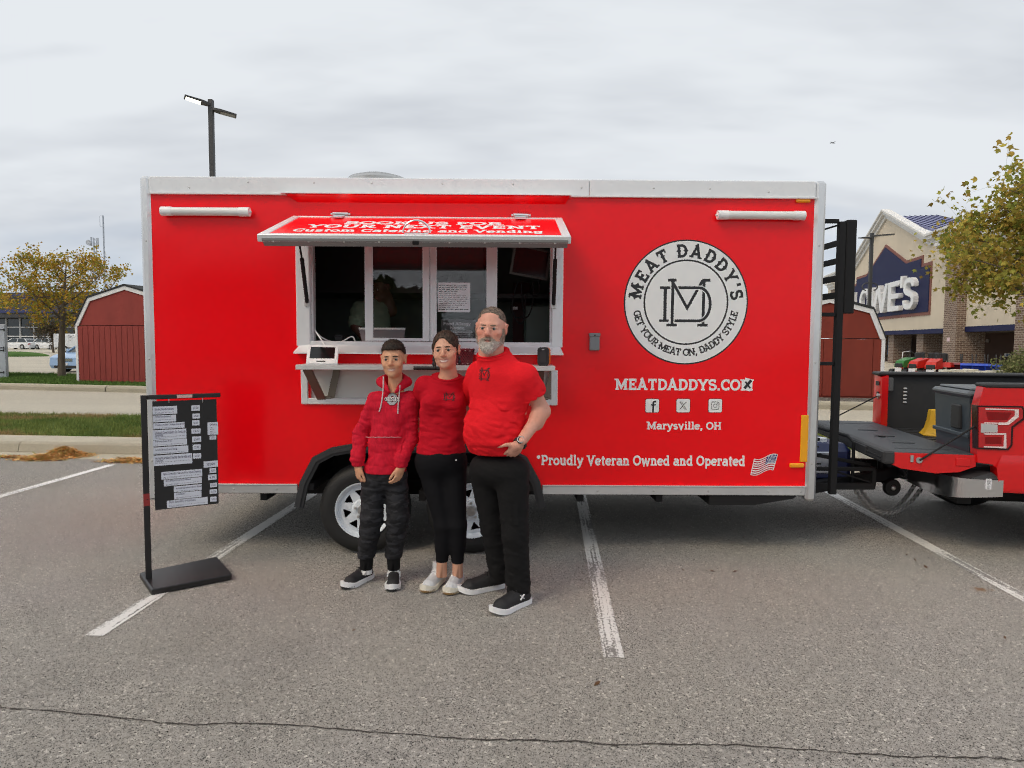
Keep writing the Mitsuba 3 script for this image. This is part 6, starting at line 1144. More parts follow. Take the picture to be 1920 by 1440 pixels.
def buzz(q): d = cran(q, .0028, 1.05) + hn(q, 90, .004); d = smax(d, (.046 + .52 * np.clip(q[:, 1], -.1, .2) + 1.3 * np.clip(q[:, 1] - .055, 0, 1)) - q[:, 2] - .02 * (np.abs(q[:, 0]) > .05), .010); return smax(d, -ell(q, (0, .0, .02), (.06, .08, .075)), .002) + hn(q, 160, .003)
man = person('grey bearded man in bright red t-shirt with hand in pocket, tallest of the trio', hc, Hx, 1.04, dict(wide=1.08, jaw=1.15, neck=.064, red=.9, lip=(.38, .15, .13), iris=(.05, .055, .06), brow=.020, browc=(.20, .14, .10), armhair=.35, len=.006, strand=[200, 200, 60],
             hair=[('hair', buzz, (-.1, -.13, -.05), (.1, .11, .14), (.16, .12, .095)), ('beard', beard, (-.09, -.03, -.16), (.09, .12, .03), 'beard')]),
             (.63, .315, .235), (.2, .16, .13), arms, core, [('shirt', man_shirt, *bbox([SL + Lb * .1, EL, SR, ER, hip, nk + U * .06, belly], .2), .0055, RMAN, 2)])
hR, kR, aR = at(912, 886, 4.17), at(924, 985, 4.20), at(938, 1092, 4.24); hL, kL, aL = at(960, 886, 4.05), at(966, 996, 4.02), at(973, 1112, 4.05); aR[2] = .10; aL[2] = .095
def man_trousers(p):
    d = smin(ell(p, hip - U * .035, (.178, .148, .115), Ab), leg(p, hR, kR, aR + U * .0, (.106, .079, .075)), .05); d = smin(d, leg(p, hL, kL, aL, (.106, .081, .077)), .03); d = smax(d, p[:, 2] - (hip[2] + .05), .01); d = smax(d, .060 - p[:, 2], .01)
    return d + folds(p + (p[:, 2:3] * [.5, 0, 0]).astype(np.float32), [10, 10, 15], .020, 3) * (np.clip((.68 - p[:, 2]) * 3, .25, 1) * np.clip(.5 + np.abs(p[:, 2] - .32) * 2, .5, 1))
m = relax(nets(man_trousers, *bbox([hip + U * .1, hR, hL, aR, aL], .2), .006), 2); obj('trousers', m, PANT, man, True)
obj('cargo_pocket', drape(sbox(-.05, -.075, .05, .075), lambda p: man_trousers(p) - .004, (hL + kL) / 2 + np.array([.03, -.12, -.04]), np.array([.8, -.6, 0]), U, np.array([.6, -.8, 0]), .002, .012), PANT, man, True)
shoe(man, ground(992, 1128), ground(914, 1158), .315, BLKF, MIDS, MIDS, LACEB, None, .10, 1.08); shoe(man, ground(945, 1100), ground(868, 1113), .315, BLKF, MIDS, None, LACEB, None, .10, 1.08)
obj('chest_logo', drape(logo(.088), man_shirt, at(923, 700, 4.06), Lb, U, Fb), PRINT, man, False, label='black interlaced M and D print on the red shirt')
def neckline(k, top, fr, slope, r, m, fn):
    l = np.cross(fr, U); pts = []
    for a in np.linspace(0, 2 * math.pi, 40, endpoint=False):
        d = fr * math.cos(a) + l * math.sin(a); p = top + d * .15 + U * (-slope * .15 * math.cos(a) - .004)
        for _ in range(30): p = p - (d - U * slope * math.cos(a)) * float(np.clip(fn(p[None].astype(np.float32))[0] - .001, -.02, .05)) * .8
        pts.append(p)
    for o in (0, .016): obj('neckline', tube(np.array(pts) - U * o + (np.array(pts) - top) * .06 * (o > 0), r if not o else .0018, 6, True), m, k, True)
neckline(man, ctop, Fb, .36, .0040, RMAN, man_shirt)
obj('sleeve_hem', [tube([SL + (EL - SL) * t_ + (np.cross((EL - SL) / np.linalg.norm(EL - SL), U) * math.cos(a) + np.cross(np.cross((EL - SL) / np.linalg.norm(EL - SL), U), (EL - SL) / np.linalg.norm(EL - SL)) * math.sin(a)) * .0865 for a in np.linspace(0, 2 * math.pi, 32, endpoint=False)], .0025, 5, True) for t_ in (.555,)], RMAN, man, True)
None
wd = (WL - EL) / np.linalg.norm(WL - EL); wc = WL - wd * .012; wf = np.array([-.15, -.95, .25]); wf = wf - wd * (wf @ wd); wf /= np.linalg.norm(wf); ws = np.cross(wd, wf)
wt_ = obj('watch', [tube([wc + wf * .037 * math.cos(a) + ws * .037 * math.sin(a) + wd * z for a in np.linspace(0, 2 * math.pi, 24, endpoint=False)], .005, 6, True) for z in (-.007, 0, .007)] + [cyl(wc + wf * .034, wc + wf * .044, .024, 24)], DARK, man, label='round black wristwatch'); obj('watch_bezel', tube([wc + wf * .0445 + (wd * math.cos(a) + ws * math.sin(a)) * .019 for a in np.linspace(0, 2 * math.pi, 24, endpoint=False)], .0032, 6, True), STEEL, wt_)
obj('watch_face', cyl(wc + wf * .044, wc + wf * .0448, .016, 20), mat('screen_black', (0, 0, 0)), wt_)

# ---------------------------------------------------------------- the woman
Y = 4.28; Ab2 = axes(-6); L2_, F2_ = Ab2[:, 0].astype(float), Ab2[:, 1].astype(float); hcw = at(836, 656, Y - .03); Hw = axes(6, 0, 4)
WSL, WSR = at(880, 722, 4.33), at(796, 722, 4.30); WEL, WWL = at(915, 772, 4.44), at(972, 769, 4.31); WER, WWR = at(772, 790, 4.62), at(728, 800, 4.60)
ch, wa, hp = at(832, 752, 4.30), at(828, 800, 4.30), at(827, 850, 4.30); nkw = at(838, 704, 4.29)
def wom_shirt(p):
    d = ell(p, ch, (.150, .105, .17), Ab2); d = smin(d, ell(p, wa, (.143, .112, .16), Ab2), .07); d = smin(d, ell(p, hp + U * .02, (.160, .122, .12), Ab2), .06); d = smin(d, rcone(p, WSL - U * .01, WSR - U * .01, .054, .054), .05); d = smin(d, rcone(p, nkw - U * .05, nkw, .075, .058), .05)
    for s_ in (-1, 1): d = smin(d, ell(p, ch + L2_ * s_ * .068 + F2_ * .075 - U * .005, (.068, .062, .068), Ab2), .045)
    d = smax(d + folds(p + (p[:, 2:3] * [.6, 0, 0]).astype(np.float32), [8, 8, 14], .013, 8), at(828, 854, 4.2)[2] - p[:, 2], .008); d = smin(d, sleeve(p, WSR, WER, .72, .060, .056, .045), .03); d = smin(d, sleeve(p, WSL, WEL, .8, .060, .056, .045), .03); d = collar(p, d, nkw - U * .055, at(838, 705, 4.275), F2_, .074, .066, .30, .0560)
    return d
arms = [(lambda p: leg(p, WSL, WEL, WWL, (.047, .037, .026)), (WSL + WWL) / 2, .4, .03), (lambda p: hand_field(p, WWL, at(993, 766, 4.20) - WWL, np.array([-.3, -.5, 0]), U, .9, (.35, .4, .45, .5), (.5, .3)), WWL, .2, .012),
        (lambda p: leg(p, WSR, WER, WWR, (.047, .037, .026)), (WSR + WWR) / 2, .4, .03), (lambda p: hand_field(p, WWR, np.array([-1, .05, -.1]), np.array([0, -1, 0]), U, .9, .2), WWR, .2, .012)]
core = [(lambda p: smin(ell(p, ch, (.12, .08, .14), Ab2), rcone(p, WSL, WSR, .042, .042), .05), ch, .30, .05)]
def whair(q):
    d = cran(q, .0070, 1.0); m = np.concatenate([np.abs(q[:, :1]), q[:, 1:]], 1); face = ell(q, (-.008, .085, -.030), (.062, .088, .106)) + hn(q, 60, .010); d = smax(d, -face, .008); d = smax(d, -.045 - q[:, 2] - .3 * q[:, 1], .02)
    d = smin(d, np.where(q[:, 0] < 0, rcone(m, (.072, .020, .03), (.070, .020, -.11), .010, .0035), rcone(m, (.072, .010, .03), (.074, .0, -.03), .009, .004)), .015); d = smin(d, rcone(q, (.0, -.08, -.02), (.0, -.075, -.19), .032, .018), .03); return d + hn(q * np.array([1, .5, .4], np.float32), 130, .006) - .0008
wom = person('smiling woman with dark tied back hair in deep red t-shirt and black leggings', hcw, Hw, .99, dict(wide=1.05, jaw=1.05, neck=.047, smile=1, teeth=1, red=.45, lip=(.40, .14, .13), iris=(.04, .025, .018), brow=.0225, strand=[230, 70, 70], flow=[0, -1, -.3], lift=.12, len=.03, lash=1.1,
             hair=[('hair', whair, (-.12, -.14, -.22), (.12, .12, .14), (.055, .036, .026))]), (.62, .335, .230), (.05, .035, .025), arms, core, [('shirt', wom_shirt, *bbox([WSL, WSR, WER, WEL, hp, nkw + U * .05], .17), .0055, RWOM, 2)])
hR, kR, aR = at(806, 872, 4.31), at(832, 985, 4.29), at(828, 1058, 4.33); hL, kL, aL = at(850, 872, 4.31), at(858, 985, 4.29), at(858, 1064, 4.32)
def leggings(p):
    d = smin(ell(p, hp - U * .03, (.160, .125, .13), Ab2), leg(p, hR, kR, aR, (.086, .056, .037)), .05); d = smin(d, leg(p, hL, kL, aL, (.086, .056, .037)), .035); d = smin(d, ell(p, kR + (aR - kR) * .3 - F2_ * .015, (.053, .058, .12)), .03); d = smin(d, ell(p, kL + (aL - kL) * .3 - F2_ * .015, (.053, .058, .12)), .03)
    d = smax(d, p[:, 2] - (hp[2] + .07), .01); return smax(d, .165 - p[:, 2], .005) + folds(p, [8, 8, 12], .003, 4)
m = relax(nets(leggings, *bbox([hp + U * .1, hR, hL, aR, aL], .17), .006), 2); obj('leggings', m, LEGG, wom, True)
for a, kn in ((aR, kR), (aL, kL)): m = tube([a + (kn - a) * .25, a + (kn - a) * .1, a * [1, 1, 0] + [0, 0, .07]], [.033, .034, .035], 14); obj('ankle', m, SKINM, wom, True, color=np.tile([.57, .31, .21], (len(m.vertices), 1)))
shoe(wom, ground(828, 1087), ground(802, 1108), .268, SHW_, MIDC, None, MIDS, GUM, .135, 1.10); shoe(wom, ground(862, 1090), ground(845, 1112), .268, SHW_, MIDC, None, MIDS, GUM, .135, 1.10)
obj('chest_logo', drape(affinity.scale(logo(.078), 1, .72, origin=(0, 0)), wom_shirt, at(842, 741, 4.28), L2_, U, F2_), PRINT, wom, False, label='black interlaced M and D print on the deep red shirt')
neckline(wom, at(838, 705, 4.275), F2_, .30, .0035, RWOM, wom_shirt)
obj('legging_logo', drape(Point(0, 0).buffer(.006), leggings, at(855, 863, 4.2), L2_, U, F2_), WHITE, wom, False)
for sx in (-1, 1):
    e = np.array([sx * .082, .006, -.04]); pt = lambda z, r_: (np.array([e[0], e[1], z]) @ Hw.astype(float).T + hcw); obj('earring', [ball(pt(-.056, 0), (.008, .006, .012), 2), ball(pt(-.082, 0), (.010, .006, .016), 2), tube([pt(-.034, 0), pt(-.056, 0)], .0015, 5)], mat('earring_black', (.012, .013, .02), .3), wom)

# ---------------------------------------------------------------- the boy
Y = 4.37; Ab3 = axes(0); L3, F3 = Ab3[:, 0].astype(float), Ab3[:, 1].astype(float); hcb = at(738, 673, Y - .04); Hb = axes(2, 0, 2)
BSL, BSR = at(768, 747, 4.37), at(705, 747, 4.37); BEL, BWL = at(770, 822, 4.37), at(753, 874, 4.27); BER, BWR = at(676, 815, 4.40), at(671, 872, 4.32)
bc, bb, bh = at(735, 780, 4.37), at(728, 835, 4.37), at(722, 880, 4.37); nkb = at(739, 722, 4.36)
def hoodie(p):
    d = ell(p, bc, (.138, .098, .17), Ab3); d = smin(d, ell(p, bb, (.130, .104, .16), Ab3), .06); d = smin(d, ell(p, bh + U * .02, (.132, .108, .10), Ab3), .05); d = smin(d, rcone(p, BSL - U * .02, BSR - U * .02, .058, .058), .06)
    hem = at(728, 887, 4.27)[2]; d = smax(d + folds(p + (p[:, 2:3] * [.4, 0, 0]).astype(np.float32), [8, 8, 11], .014, 9), hem - p[:, 2], .006)
    for a_, b_, c_ in ((BSL, BEL, BWL), (BSR, BER, BWR)):
        s = smin(leg(p, a_ - U * .01, b_, c_ + U * .04, (.058, .051, .049)) + folds(p, [9, 9, 24], .014, 12), rcone(p, c_ + U * .05, c_ - U * .03, .040, .036), .012); d = smin(d, smax(s, c_[2] - .006 - p[:, 2], .004), .02)
    # the hood lies round the neck in two rolls
    hb = nkb - F3 * .070 + U * .045; fr = nkb + F3 * .064 - U * .030
    for s_ in (-1, 1):
        md = nkb + L3 * s_ * .082 + U * .022; d = smin(d, np.minimum(rcone(p, hb, md, .046, .034), rcone(p, md, fr + L3 * s_ * .022, .034, .018)), .022)
    d = smax(d, -smin(rcone(p, nkb - U * .02, nkb + U * .15, .052, .074), ell(p, fr + U * .045 + F3 * .012, (.030, .05, .06)), .02), .008)
    return d
arms = [(lambda p: rcone(p, BEL, BWL, .034, .024), (BEL + BWL) / 2, .25, .03), (lambda p: rcone(p, BER, BWR, .034, .024), (BER + BWR) / 2, .25, .03), (lambda p: leg(p, BSL - U * .02, BEL, BWL, (.028, .028, .026)), (BSL + BEL) / 2, .25, .03), (lambda p: leg(p, BSR - U * .02, BER, BWR, (.028, .028, .026)), (BSR + BER) / 2, .25, .03),
        (lambda p: hand_field(p, BWL + U * -.006, np.array([-.32, -.12, -1]), np.array([-.75, .55, .1]), np.array([-.6, -.8, .1]), .86, (.45, .5, .55, .6), (.42, .25), .03), BWL - U * .07, .16, .010),
        (lambda p: hand_field(p, BWR + U * -.006, np.array([.06, -.12, -1]), np.array([.75, .5, 0]), np.array([.5, -.85, 0]), .86, (.65, .75, .8, .85), (.42, .25), .03), BWR - U * .07, .16, .010)]
core = [(lambda p: smin(ell(p, bc + U * .04, (.10, .07, .13), Ab3), rcone(p, BSL - U * .02, BSR - U * .02, .026, .026), .04), bc + U * .04, .25, .04)]
def bhair(q):
    d = smin(cran(q, .0035, 1.0), ell(q, (0, -.002, .062), (.072, .095, .067)), .012); hl = .022 + .85 * np.clip(q[:, 1], 0, .045) + .8 * np.clip(q[:, 1] + .02, -.2, 0) + hn(q, 150, .020); d = smax(d, hl - q[:, 2], .008); return d + hn(q * np.array([1, 1, .5], np.float32), 150, .009)
boy = person('smiling boy in red hooded sweatshirt with grey drawstrings and dark camouflage trousers', hcb, Hb, .97, dict(wide=1.0, fade=1, neck=.044, smile=.5, teeth=.7, red=.4, lip=(.40, .17, .14), iris=(.045, .032, .022), brow=.021, strand=[200, 120, 60], hair=[('hair', bhair, (-.11, -.14, -.06), (.11, .12, .15), (.034, .024, .018))]),
             (.59, .315, .190), (.05, .035, .026), arms, core, [('sweatshirt', hoodie, *bbox([BSL, BSR, BER, BWR, BWL, bh, nkb + U * .08], .14), .005, RBOY, 1)])
hem = at(728, 887, 4.27)[2]
obj('waistband', relax(nets(lambda p: smax(smax(ell(p, bh + U * .0, (.135, .110, .13), Ab3) - .002, hem - .012 - p[:, 2], .004), p[:, 2] - hem - .045, .006), *bbox([bh], .2), .006), 2), RBOY, boy, True)
hR, kR, aR = at(700, 892, 4.38), at(697, 970, 4.36), at(687, 1040, 4.40); hL, kL, aL = at(742, 892, 4.38), at(746, 972, 4.36), at(738, 1043, 4.40)
def joggers(p):
    d = smin(ell(p, bh - U * .02, (.128, .105, .12), Ab3), leg(p, hR, kR, aR, (.082, .074, .060)), .04); d = smin(d, leg(p, hL, kL, aL, (.080, .072, .058)), .025); d = smax(d, .165 - p[:, 2], .012); return smax(d, p[:, 2] - (bh[2] + .06), .01) + folds(p, [8, 8, 22], .012, 6)
m = relax(nets(joggers, *bbox([bh + U * .1, hR, hL, aR, aL], .15), .006), 2); obj('trousers', m, CAMO, boy, True)
for a in (aR, aL): obj('cuff', tube([a * [1, 1, 0] + [0, 0, .19], a * [1, 1, 0] + [0, 0, .165], a * [1, 1, 0] + [0, 0, .09]], [.048, .044, .0405], 18), PANT, boy, True); obj('sock', tube([a * [1, 1, 0] + [0, 0, .10], a * [1, 1, 0] + [0, 0, .06]], [.037, .038], 16), SOCK, boy, True)
shoe(boy, ground(697, 1082), ground(648, 1104), .275, BLKF, MIDS, None, LACEB, BLKF, .11, 1.05); shoe(boy, ground(740, 1084), ground(736, 1106), .265, BLKF, MIDS, MIDS, LACEB, BLKF, .11, 1.05)
CORD = mat('cord_grey', mikit.proc(lambda p, n, uv: mix((.38, .30, .32), (.62, .60, .62), noise(p.x * 300, p.y * 300, p.z * 300))), .8)
def onf(fn, px, py, Y0, off=.004):
    p = at(px, py, Y0); d = ray(px, py); d /= np.linalg.norm(d)
    for _ in range(60): p = p + d * float(np.clip(fn(p[None].astype(np.float32))[0] - off, -.03, .08))
    return p
for pts in (((719, 706), (719, 722), (717, 745), (714, 763), (711, 772)), ((750, 722), (749, 735), (747, 755), (746, 772), (746, 776))): obj('drawstring', tube([onf(hoodie, x, y, 4.0) for x, y in pts], .0042, 6), CORD, boy)
def bo(px, py): return onf(hoodie, px, py, 4.0)
obj('pocket_seam', tube([bo(x, 819.5 + .5 * (i % 2)) for i, x in enumerate(range(686, 758, 6))], .0022, 5), mat('seam_pink', (.58, .25, .28), .8), boy); obj('pocket_edge', [tube([bo(758, 820), bo(753, 832), bo(751, 848)], .003, 5)], RBOY, boy)
ocx = at(734, 749, 4.27); GREYP, WHP = mat('emblem_grey', (.40, .41, .43), .7), mat('emblem_white', (.70, .68, .69), .7)
oct_ = lambda a, b, c: Polygon([(-a + c, -b), (a - c, -b), (a, -b + c), (a, b - c), (a - c, b), (-a + c, b), (-a, b - c), (-a, -b + c)])
ring = oct_(.029, .036, .016).difference(oct_(.0125, .019, .008)); dr_ = lambda s_, off: drape(s_, hoodie, ocx, L3, U, F3, off, .006)
em = obj('emblem', dr_(ring.buffer(.003), .0015), PRINT, boy, False, label='grey block O emblem on the sweatshirt'); obj('emblem_letter', dr_(ring, .0025), GREYP, em, False)
tx, L_ = slab('OHIOSTATE', .024, track=-.06, w=.17); tx = affinity.scale(affinity.translate(tx, -L_ / 2, -.012), .58, 1, origin=(0, 0)); obj('emblem_print', [dr_(tx.buffer(.0022), .0033)], PRINT, em, False); obj('emblem_print', dr_(tx, .0042), WHP, em, False)

# ---------------------------------------------------------------- the cook inside the trailer
hcc = at(716, 540, 6.0); Ac = axes(40, 15); sh1, sh2 = at(676, 582, 5.85), at(722, 570, 6.15); pel = at(705, 690, 6.05); el = at(668, 612, 5.75); wr_ = at(690, 645, 5.7)
cook_sh = lambda p: smin(smin(rcone(p, (sh1 + sh2) / 2 - U * .1, pel, .15, .15), rcone(p, sh1, sh2, .075, .075), .08), rcone(p, sh1, sh1 + (el - sh1) * .75, .075, .080), .03) + folds(p, [8, 8, 12], .014, 4)
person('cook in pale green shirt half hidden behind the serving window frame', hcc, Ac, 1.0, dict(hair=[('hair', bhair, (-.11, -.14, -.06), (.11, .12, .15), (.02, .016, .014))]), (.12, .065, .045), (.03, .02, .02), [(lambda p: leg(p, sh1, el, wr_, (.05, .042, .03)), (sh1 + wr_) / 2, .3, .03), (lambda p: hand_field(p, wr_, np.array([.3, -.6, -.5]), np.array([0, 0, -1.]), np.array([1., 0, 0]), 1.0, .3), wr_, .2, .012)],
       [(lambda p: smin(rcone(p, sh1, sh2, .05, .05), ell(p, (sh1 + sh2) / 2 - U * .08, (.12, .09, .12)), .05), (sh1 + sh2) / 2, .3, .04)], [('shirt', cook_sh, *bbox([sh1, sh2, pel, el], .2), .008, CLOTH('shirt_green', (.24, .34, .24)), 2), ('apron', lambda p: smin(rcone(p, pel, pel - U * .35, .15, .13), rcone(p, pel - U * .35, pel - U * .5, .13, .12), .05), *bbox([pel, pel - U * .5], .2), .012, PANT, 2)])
# ================================================================== menu stand and the things on the shelf
b0 = ground(279, 1084, .04); L_ = at(276, 741, b0[1]); R_ = at(413, 738, b0[1] * 1.05); d_ = R_ - L_
MS = Frame((b0[0], b0[1], 0), (d_[0], d_[1], 0)); frame[0] = MS
ms = thing('menu_stand', 'black metal menu stand with a hanging board of white paper strips', 'menu stand')
MBLK = mat('stand_black', (.011, .011, .012), .38)
cor = [MS.pz(*p, .04) for p in ((262, 1074), (284, 1106), (434, 1077), (405, 1044))]; q = [(c[0], c[1]) for c in cor]
obj('base', hull([(x, y, z) for x, y in q for z in (.006, .036)] + [(x * .985 + .01, y * .985, .042) for x, y in q]), MBLK, ms, 20)
zt_ = MS.px(276, 741, .0)[1]; xr = MS.px(413, 740, 0)[0]
obj('post', bx(-.018, .018, -.018, .018, .04, zt_, .003), MBLK, ms); obj('arm', bx(.018, xr, -.012, .012, zt_ - .028, zt_, .003), MBLK, ms); obj('sticker', bx(xr * .42, xr * .62, -.0135, -.012, zt_ - .024, zt_ - .003), mat('sticker_pink', (.62, .42, .40), .5), ms)
K = lambda x, y, o=750: MS.px(280 + x / 13.09, o + y / 13.09, -.004)
(x0, z1), (x1, z0) = K(70, 35), K(1705, 1205, 850); z0 = K(85, 1405, 850)[1]
bd = obj('board', bx(x0, x1, -.003, .003, z0, z1), mat('board_black', (.012, .013, .014), .65), ms, False)
for x in (480, 1310): hx, hz_ = K(x, 60); obj('hook', tube([(hx, 0, hz_ - .004), (hx, -.008, hz_ + .012), (hx, -.004, hz_ + .03), (hx, 0, zt_ - .02)], .003, 6), STEEL, ms)
obj('label_tape', bx(-.0185, .0185, -.0185, -.018, .52, .60), mat('tape_red', (.25, .02, .02), .5), ms); obj('tie', tube([(0, -.02, z0 + .08), (x0 + .01, -.004, z0 + .08)], .002, 5), MBLK, ms)
PAP = mat('menu_paper', (.60, .64, .72), .7)
items = [(80, 165, 360, 680, 0, 'Smoked Brisket Sandwich', .26, .55), (90, 385, 550, 655, 0, 'Pulled Pork Sandwich', .10, .45), (92, 575, 720, 865, 0, 'Smoked Pulled Chicken Sandwich', .22, .62), (80, 745, 985, 905, 0, 'Smoked, Cured Eastern Ca. Pork Loin', .20, .50), (80, 995, 1145, 925, 0, 'Tennessee Brat', .12, .55), (92, 1168, 1340, 955, 0, 'Louisiana Slaw Dog', .28, .62), (95, 60, 315, 1050, 1, 'Homemade Mac Cheddar Nacho Mac and', .18, .45),
         (290, 462, 650, 1295, 1, 'Mac Cheddar Nacho Mac and Cheese', .20, .5), (355, 660, 812, 1288, 1, 'Smoked Potato Salad', .08, .5), (600, 815, 962, 1285, 1, 'Smoked Southern Potato Salad', .25, .62), (605, 978, 1135, 1280, 1, 'Coleslaw', .12, .5), (430, 1168, 1345, 1435, 1, 'Dill Garlic Pickles', .15, .5)]
prices = [(1028, 130, 268, 1240, 0, '12.00'), (1055, 338, 458, 1242, 0, '12.00'), (1047, 497, 628, 1230, 0, '12.00'), (1033, 708, 830, 1258, 0, '12.00'), (1047, 900, 1040, 1270, 0, '10.00'), (1065, 1097, 1232, 1258, 0, '10.00'), (1072, 5, 135, 1270, 1, '15.00'), (1478, 880, 975, 1640, 0, '2.00'), (1332, 200, 355, 1682, 1, 'SIDES'), (1478, 368, 487, 1638, 1, '6.00'), (1438, 528, 660, 1650, 1, '6.50'), (1488, 735, 838, 1662, 1, '3.50'), (1482, 890, 1000, 1662, 1, '3.50'), (1492, 1072, 1192, 1650, 1, '5.00')]
TXT = mat('menu_ink', (.10, .10, .16), .6); pr_ = random.Random(5)
def fitx(text, x, w, z, h, y): m = sans(text, h, True); b = m.bounds; m.vertices = (m.vertices - [b[0][0], 0, 0]) * [w / (b[1][0] - b[0][0]), 1, 1] + [x, y, z]; return m
for xa, ya, yb_, xb, o, t, f0, f1 in items:
    o = 850 if o else 750; (u0, w1), (_, w0), (u1, _) = K(xa, ya, o), K(xa + 8, yb_, o), K(xb, ya, o); k = obj('paper_strip', bx(u0, u1, -.0045, -.0032, w0, w1), PAP, ms, False)
    H = w1 - w0; W_ = (u1 - u0) * min(.92, .03 * len(t) + .08); tx = [fitx(t, u0 + .012, W_, w1 - H * (f0 + .22), min(.016, H * .26), -.0046)]
    if 'Pork Loin' in t: tx.append(fitx('Sandwich', u0 + .012, W_ * .26, w1 - H * .66, min(.016, H * .26), -.0046))
    if 'Nacho Mac and' in t and 'Cheese' not in t: tx.append(fitx('Cheese', u0 + .012, W_ * .2, w1 - H * .62, min(.016, H * .2), -.0046))
    for r_i in range(2):
        x = u0 + .012; z = w1 - H * (f1 + .22 + .13 * r_i)
        if z < w0 + .004: break
        while x < u0 + (u1 - u0) * (.9 if r_i == 0 else .35): w = pr_.uniform(.006, .018); tx.append(bx(x, x + w, -.0049, -.0044, z - .0012, z + .0012)); x += w + .004
    obj('print', tx, TXT, k, False)
for xa, ya, yb_, xb, o, t in prices:
    o = 850 if o else 750; (u0, w1), (_, w0), (u1, _) = K(xa, ya, o), K(xa + 4, yb_, o), K(xb, ya, o); k = obj('price_slip', bx(u0, u1, -.0045, -.0032, w0, w1), PAP, ms, False); obj('print', fitx(t, u0 + (u1 - u0) * .2, (u1 - u0) * .6, w0 + (w1 - w0) * .32, (w1 - w0) * .36, -.0046), TXT, k, False)
(u0, w1), (u1, w0) = K(1425, 550), K(1690, 845); k = obj('drinks_list', bx(u0, u1, -.0045, -.0032, w0, w1), PAP, ms, False)
obj('print', [fitx('Drinks', u0 + .015, (u1 - u0) * .66, w1 - .022, .012, -.0046)] + [bx(u0 + .015, u0 + .015 + w, -.0049, -.0044, w1 - .04 - .0115 * i, w1 - .037 - .0115 * i) for i, w in enumerate((.018, .026, .016, .034, .024, .022))], TXT, k, False)
frame[0] = TR
# white point-of-sale tablet
tb = thing('tablet', 'white payment tablet with black screen leaning on the left end of the shelf', 'tablet'); zs_ = shz
def tp(px, py, y): x, z = TR.px(px, py, y); return np.array([x, y, z])
a, b, c, e = tp(574, 681, -.27), tp(632.5, 681.5, -.27), tp(635, 649, -.14), tp(578, 648, -.14); a[2] = b[2] = zs_ + .004
n_ = np.cross(b - a, e - a); n_ /= np.linalg.norm(n_); n_ = n_ if n_[1] < 0 else -n_
obj('case', hull([p + n_ * .008 for p in (a, b, c, e)] + [p - n_ * .012 for p in (a, b, c, e)]), WHITE, tb, 20)
I = lambda u, v, o: (a * (1 - u) * (1 - v) + b * u * (1 - v) + c * u * v + e * (1 - u) * v) + n_ * o
obj('screen', hull([I(u, v, o) for u in (.10, .90) for v in (.26, .88) for o in (.0075, .0092)]), mat('tablet_glass', (.008, .009, .010), .08), tb, False); obj('card_slot', hull([I(u, v, o) for u in (.33, .62) for v in (.08, .13) for o in (.0075, .0095)]), BLACK, tb, False)
obj('stand', hull([a - n_ * .012 + [.04, 0, 0], b - n_ * .012 - [.04, 0, 0], (a[0] + .04, -.12, zs_ + .003), (b[0] - .04, -.12, zs_ + .003), (a + e) / 2 - n_ * .012 + [.04, 0, 0], (b + c) / 2 - n_ * .012 - [.04, 0, 0]]), WHITE, tb, 20)
obj('cable', tube(CubicSpline(np.arange(9), [tp(*p) for p in ((606, 649, -.13), (603, 638, -.06), (591, 620.5, .02), (601, 631, .06), (622, 641, .10), (640, 641, .12), (657, 632, .14), (664, 635, .14), (667, 642, .14))])(np.linspace(0, 8, 60)), .005, 6), WHITE, tb)
rt = thing('router', 'small white router box just inside the left window opening', 'router'); x, z = TR.px(606, 641, .16); obj('case', bx(x - .05, x + .05, .13, .22, 1.542, z + .012, .008), WHITE, rt); obj('port', [bx(x - .03 + .02 * i, x - .018 + .02 * i, .127, .131, 1.55, 1.558) for i in range(3)], DARK, rt)
lp = thing('laptop', 'grey laptop standing open inside the window behind the mullion', 'laptop'); p0, p1, p2, p3 = tp(673, 616, .32), tp(760, 616.5, .32), tp(756, 646, .24), tp(680, 646, .24)
obj('lid', hull([p + [0, o, 0] for p in (p0, p1, p2, p3) for o in (0, .012)]), mat('laptop_silver', (.30, .32, .35), .35, .4), lp); obj('keyboard_base', bx(p3[0], p2[0], .25, .50, 1.541, 1.556, .004), 'mat_laptop_silver', lp); obj('lid_edge', bar(p0, p1, .014, .014), WHITE, lp)
cr = thing('card_reader', 'small grey box on the counter behind the white cable', 'box'); (x0, z1), (x1, z0) = TR.px(626, 627, .45), TR.px(642, 642, .45); obj('case', bx(x0, x1, .45, .52, 1.541, z1, .006), mat('reader_grey', (.05, .06, .06), .5), cr); obj('slot', bx(x0 + .01, x1 - .01, .446, .45, z1 - .02, z1 - .015), BLACK, cr)
# orange and black speaker
sp = thing('speaker', 'black and orange rugged portable speaker at the right end of the shelf', 'speaker'); (x0, z1), (x1, _) = TR.px(1007, 651, -.24), TR.px(1029, 651, -.24); F_ = Frame(TR.w((x0 + .002, -.25, zs_)), TR.R @ np.array([1, -.16, 0])); frame[0] = F_; w_ = (x1 - x0) * .96; h_ = z1 - zs_
def rr(w, h, r): return sbox(r, r, w - r, h - r).buffer(r)
obj('body', wallplate(rr(w_, h_, .022), 0.0, .045), DARK, sp, 30); obj('back', wallplate(affinity.translate(rr(w_ * .98, h_ * .97, .022), .004, .002), .045, .11), mat('speaker_orange', (.70, .17, .01), .45), sp, 30); obj('grille', wallplate(affinity.translate(rr(w_ - .034, h_ - .05, .014), .017, .022), -.006, 0), mat('grille_black', (.03, .03, .034), .7), sp, 30); obj('button', bx(w_ * .4, w_ * .62, -.004, .0, h_ - .02, h_ - .012), GREY, sp)
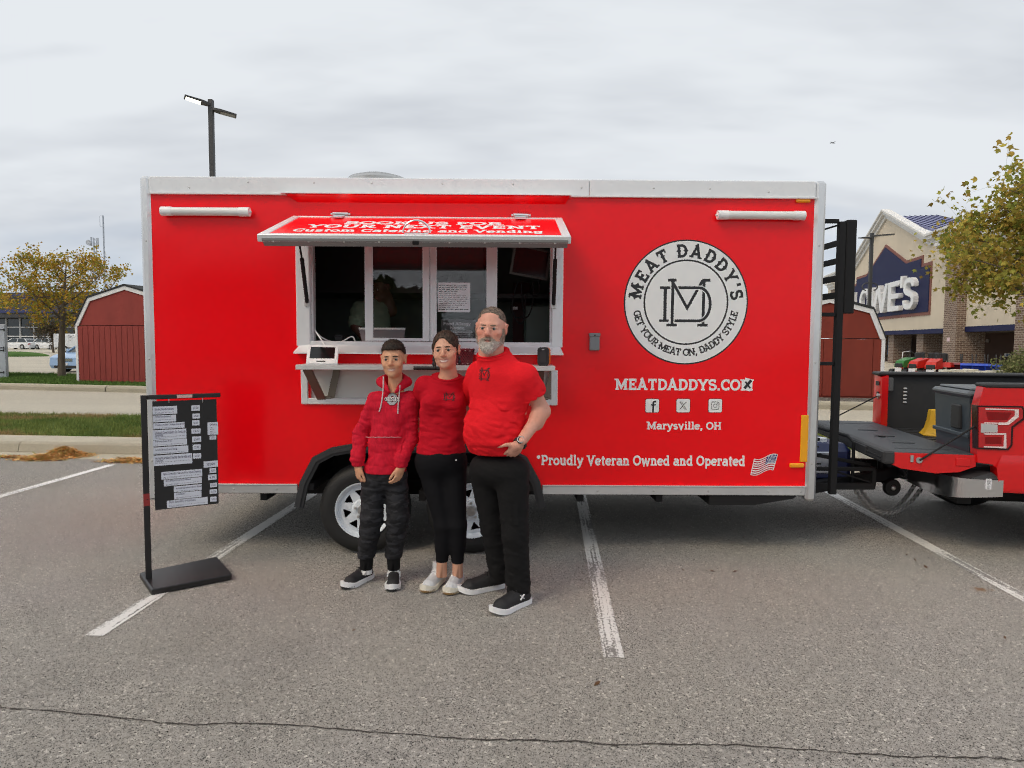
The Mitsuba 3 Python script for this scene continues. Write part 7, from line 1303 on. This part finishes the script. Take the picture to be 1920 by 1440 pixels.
obj('bumper', [wallplate(affinity.translate(sbox(0, 0, .016, .016), x_, z_), -.008, 0) for x_ in (.012, w_ - .028) for z_ in (.008, h_ - .024)], DARK, sp); frame[0] = TR
# maroon lattice basket
bk = thing('wicker_basket', 'dark red woven basket with a pen on the shelf between woman and man', 'basket'); (x0, z1), (x1, _) = TR.px(852, 655, -.16), TR.px(884, 655, -.16); MAR = mat('maroon_weave', (.16, .008, .016), .35); br = random.Random(4)
xc_, yc_, hb = (x0 + x1) / 2, -.16, z1 - zs_; ang = np.linspace(0, 2 * math.pi, 26, endpoint=False); rad = lambda t: (.062 + .018 * t)
obj('wall', lathe([(.0, .002), (.058, .002), (.062, .01), (.076, hb - .006), (.072, hb - .006), (.056, .01), (0, .008)], 24) if False else mv(lathe([(0, .002), (.058, .002), (.074, hb - .004), (.070, hb - .004), (.054, .008), (0, .008)], 24), (xc_, yc_, zs_)), mat('maroon_dark', (.05, .004, .008), .6), bk)
obj('strand', [tube([(xc_ + rad(t) * math.cos(a_ + s * t * 1.1), yc_ + rad(t) * math.sin(a_ + s * t * 1.1), zs_ + .004 + t * (hb - .004)) for t in np.linspace(0, 1, 6)], .0038, 5) for s in (-1, 1) for a_ in ang], MAR, bk, kind='stuff')
obj('rim', tube([(xc_ + .080 * math.cos(a_), yc_ + .080 * math.sin(a_), zs_ + hb) for a_ in ang], .006, 6, True), MAR, bk); obj('stud', [ball((xc_ + .082 * math.cos(a_), yc_ + .082 * math.sin(a_), zs_ + .012 + (hb - .02) * (i % 2)), .0045, 1) for i, a_ in enumerate(np.linspace(0, 6.28, 30))], mat('stud_pale', (.5, .35, .33), .4), bk, kind='stuff')
pn = thing('pen', 'black pen sticking out of the dark red basket', 'pen'); p0, p1 = tp(876, 676, -.18), tp(890, 654, -.2); obj('barrel', tube([p0, p0 + (p1 - p0) * .85], .006, 8), BLACK, pn); obj('tip', tube([p0 + (p1 - p0) * .85, p1], [.006, .002], 8), BLACK, pn)
frame[0] = WORLD
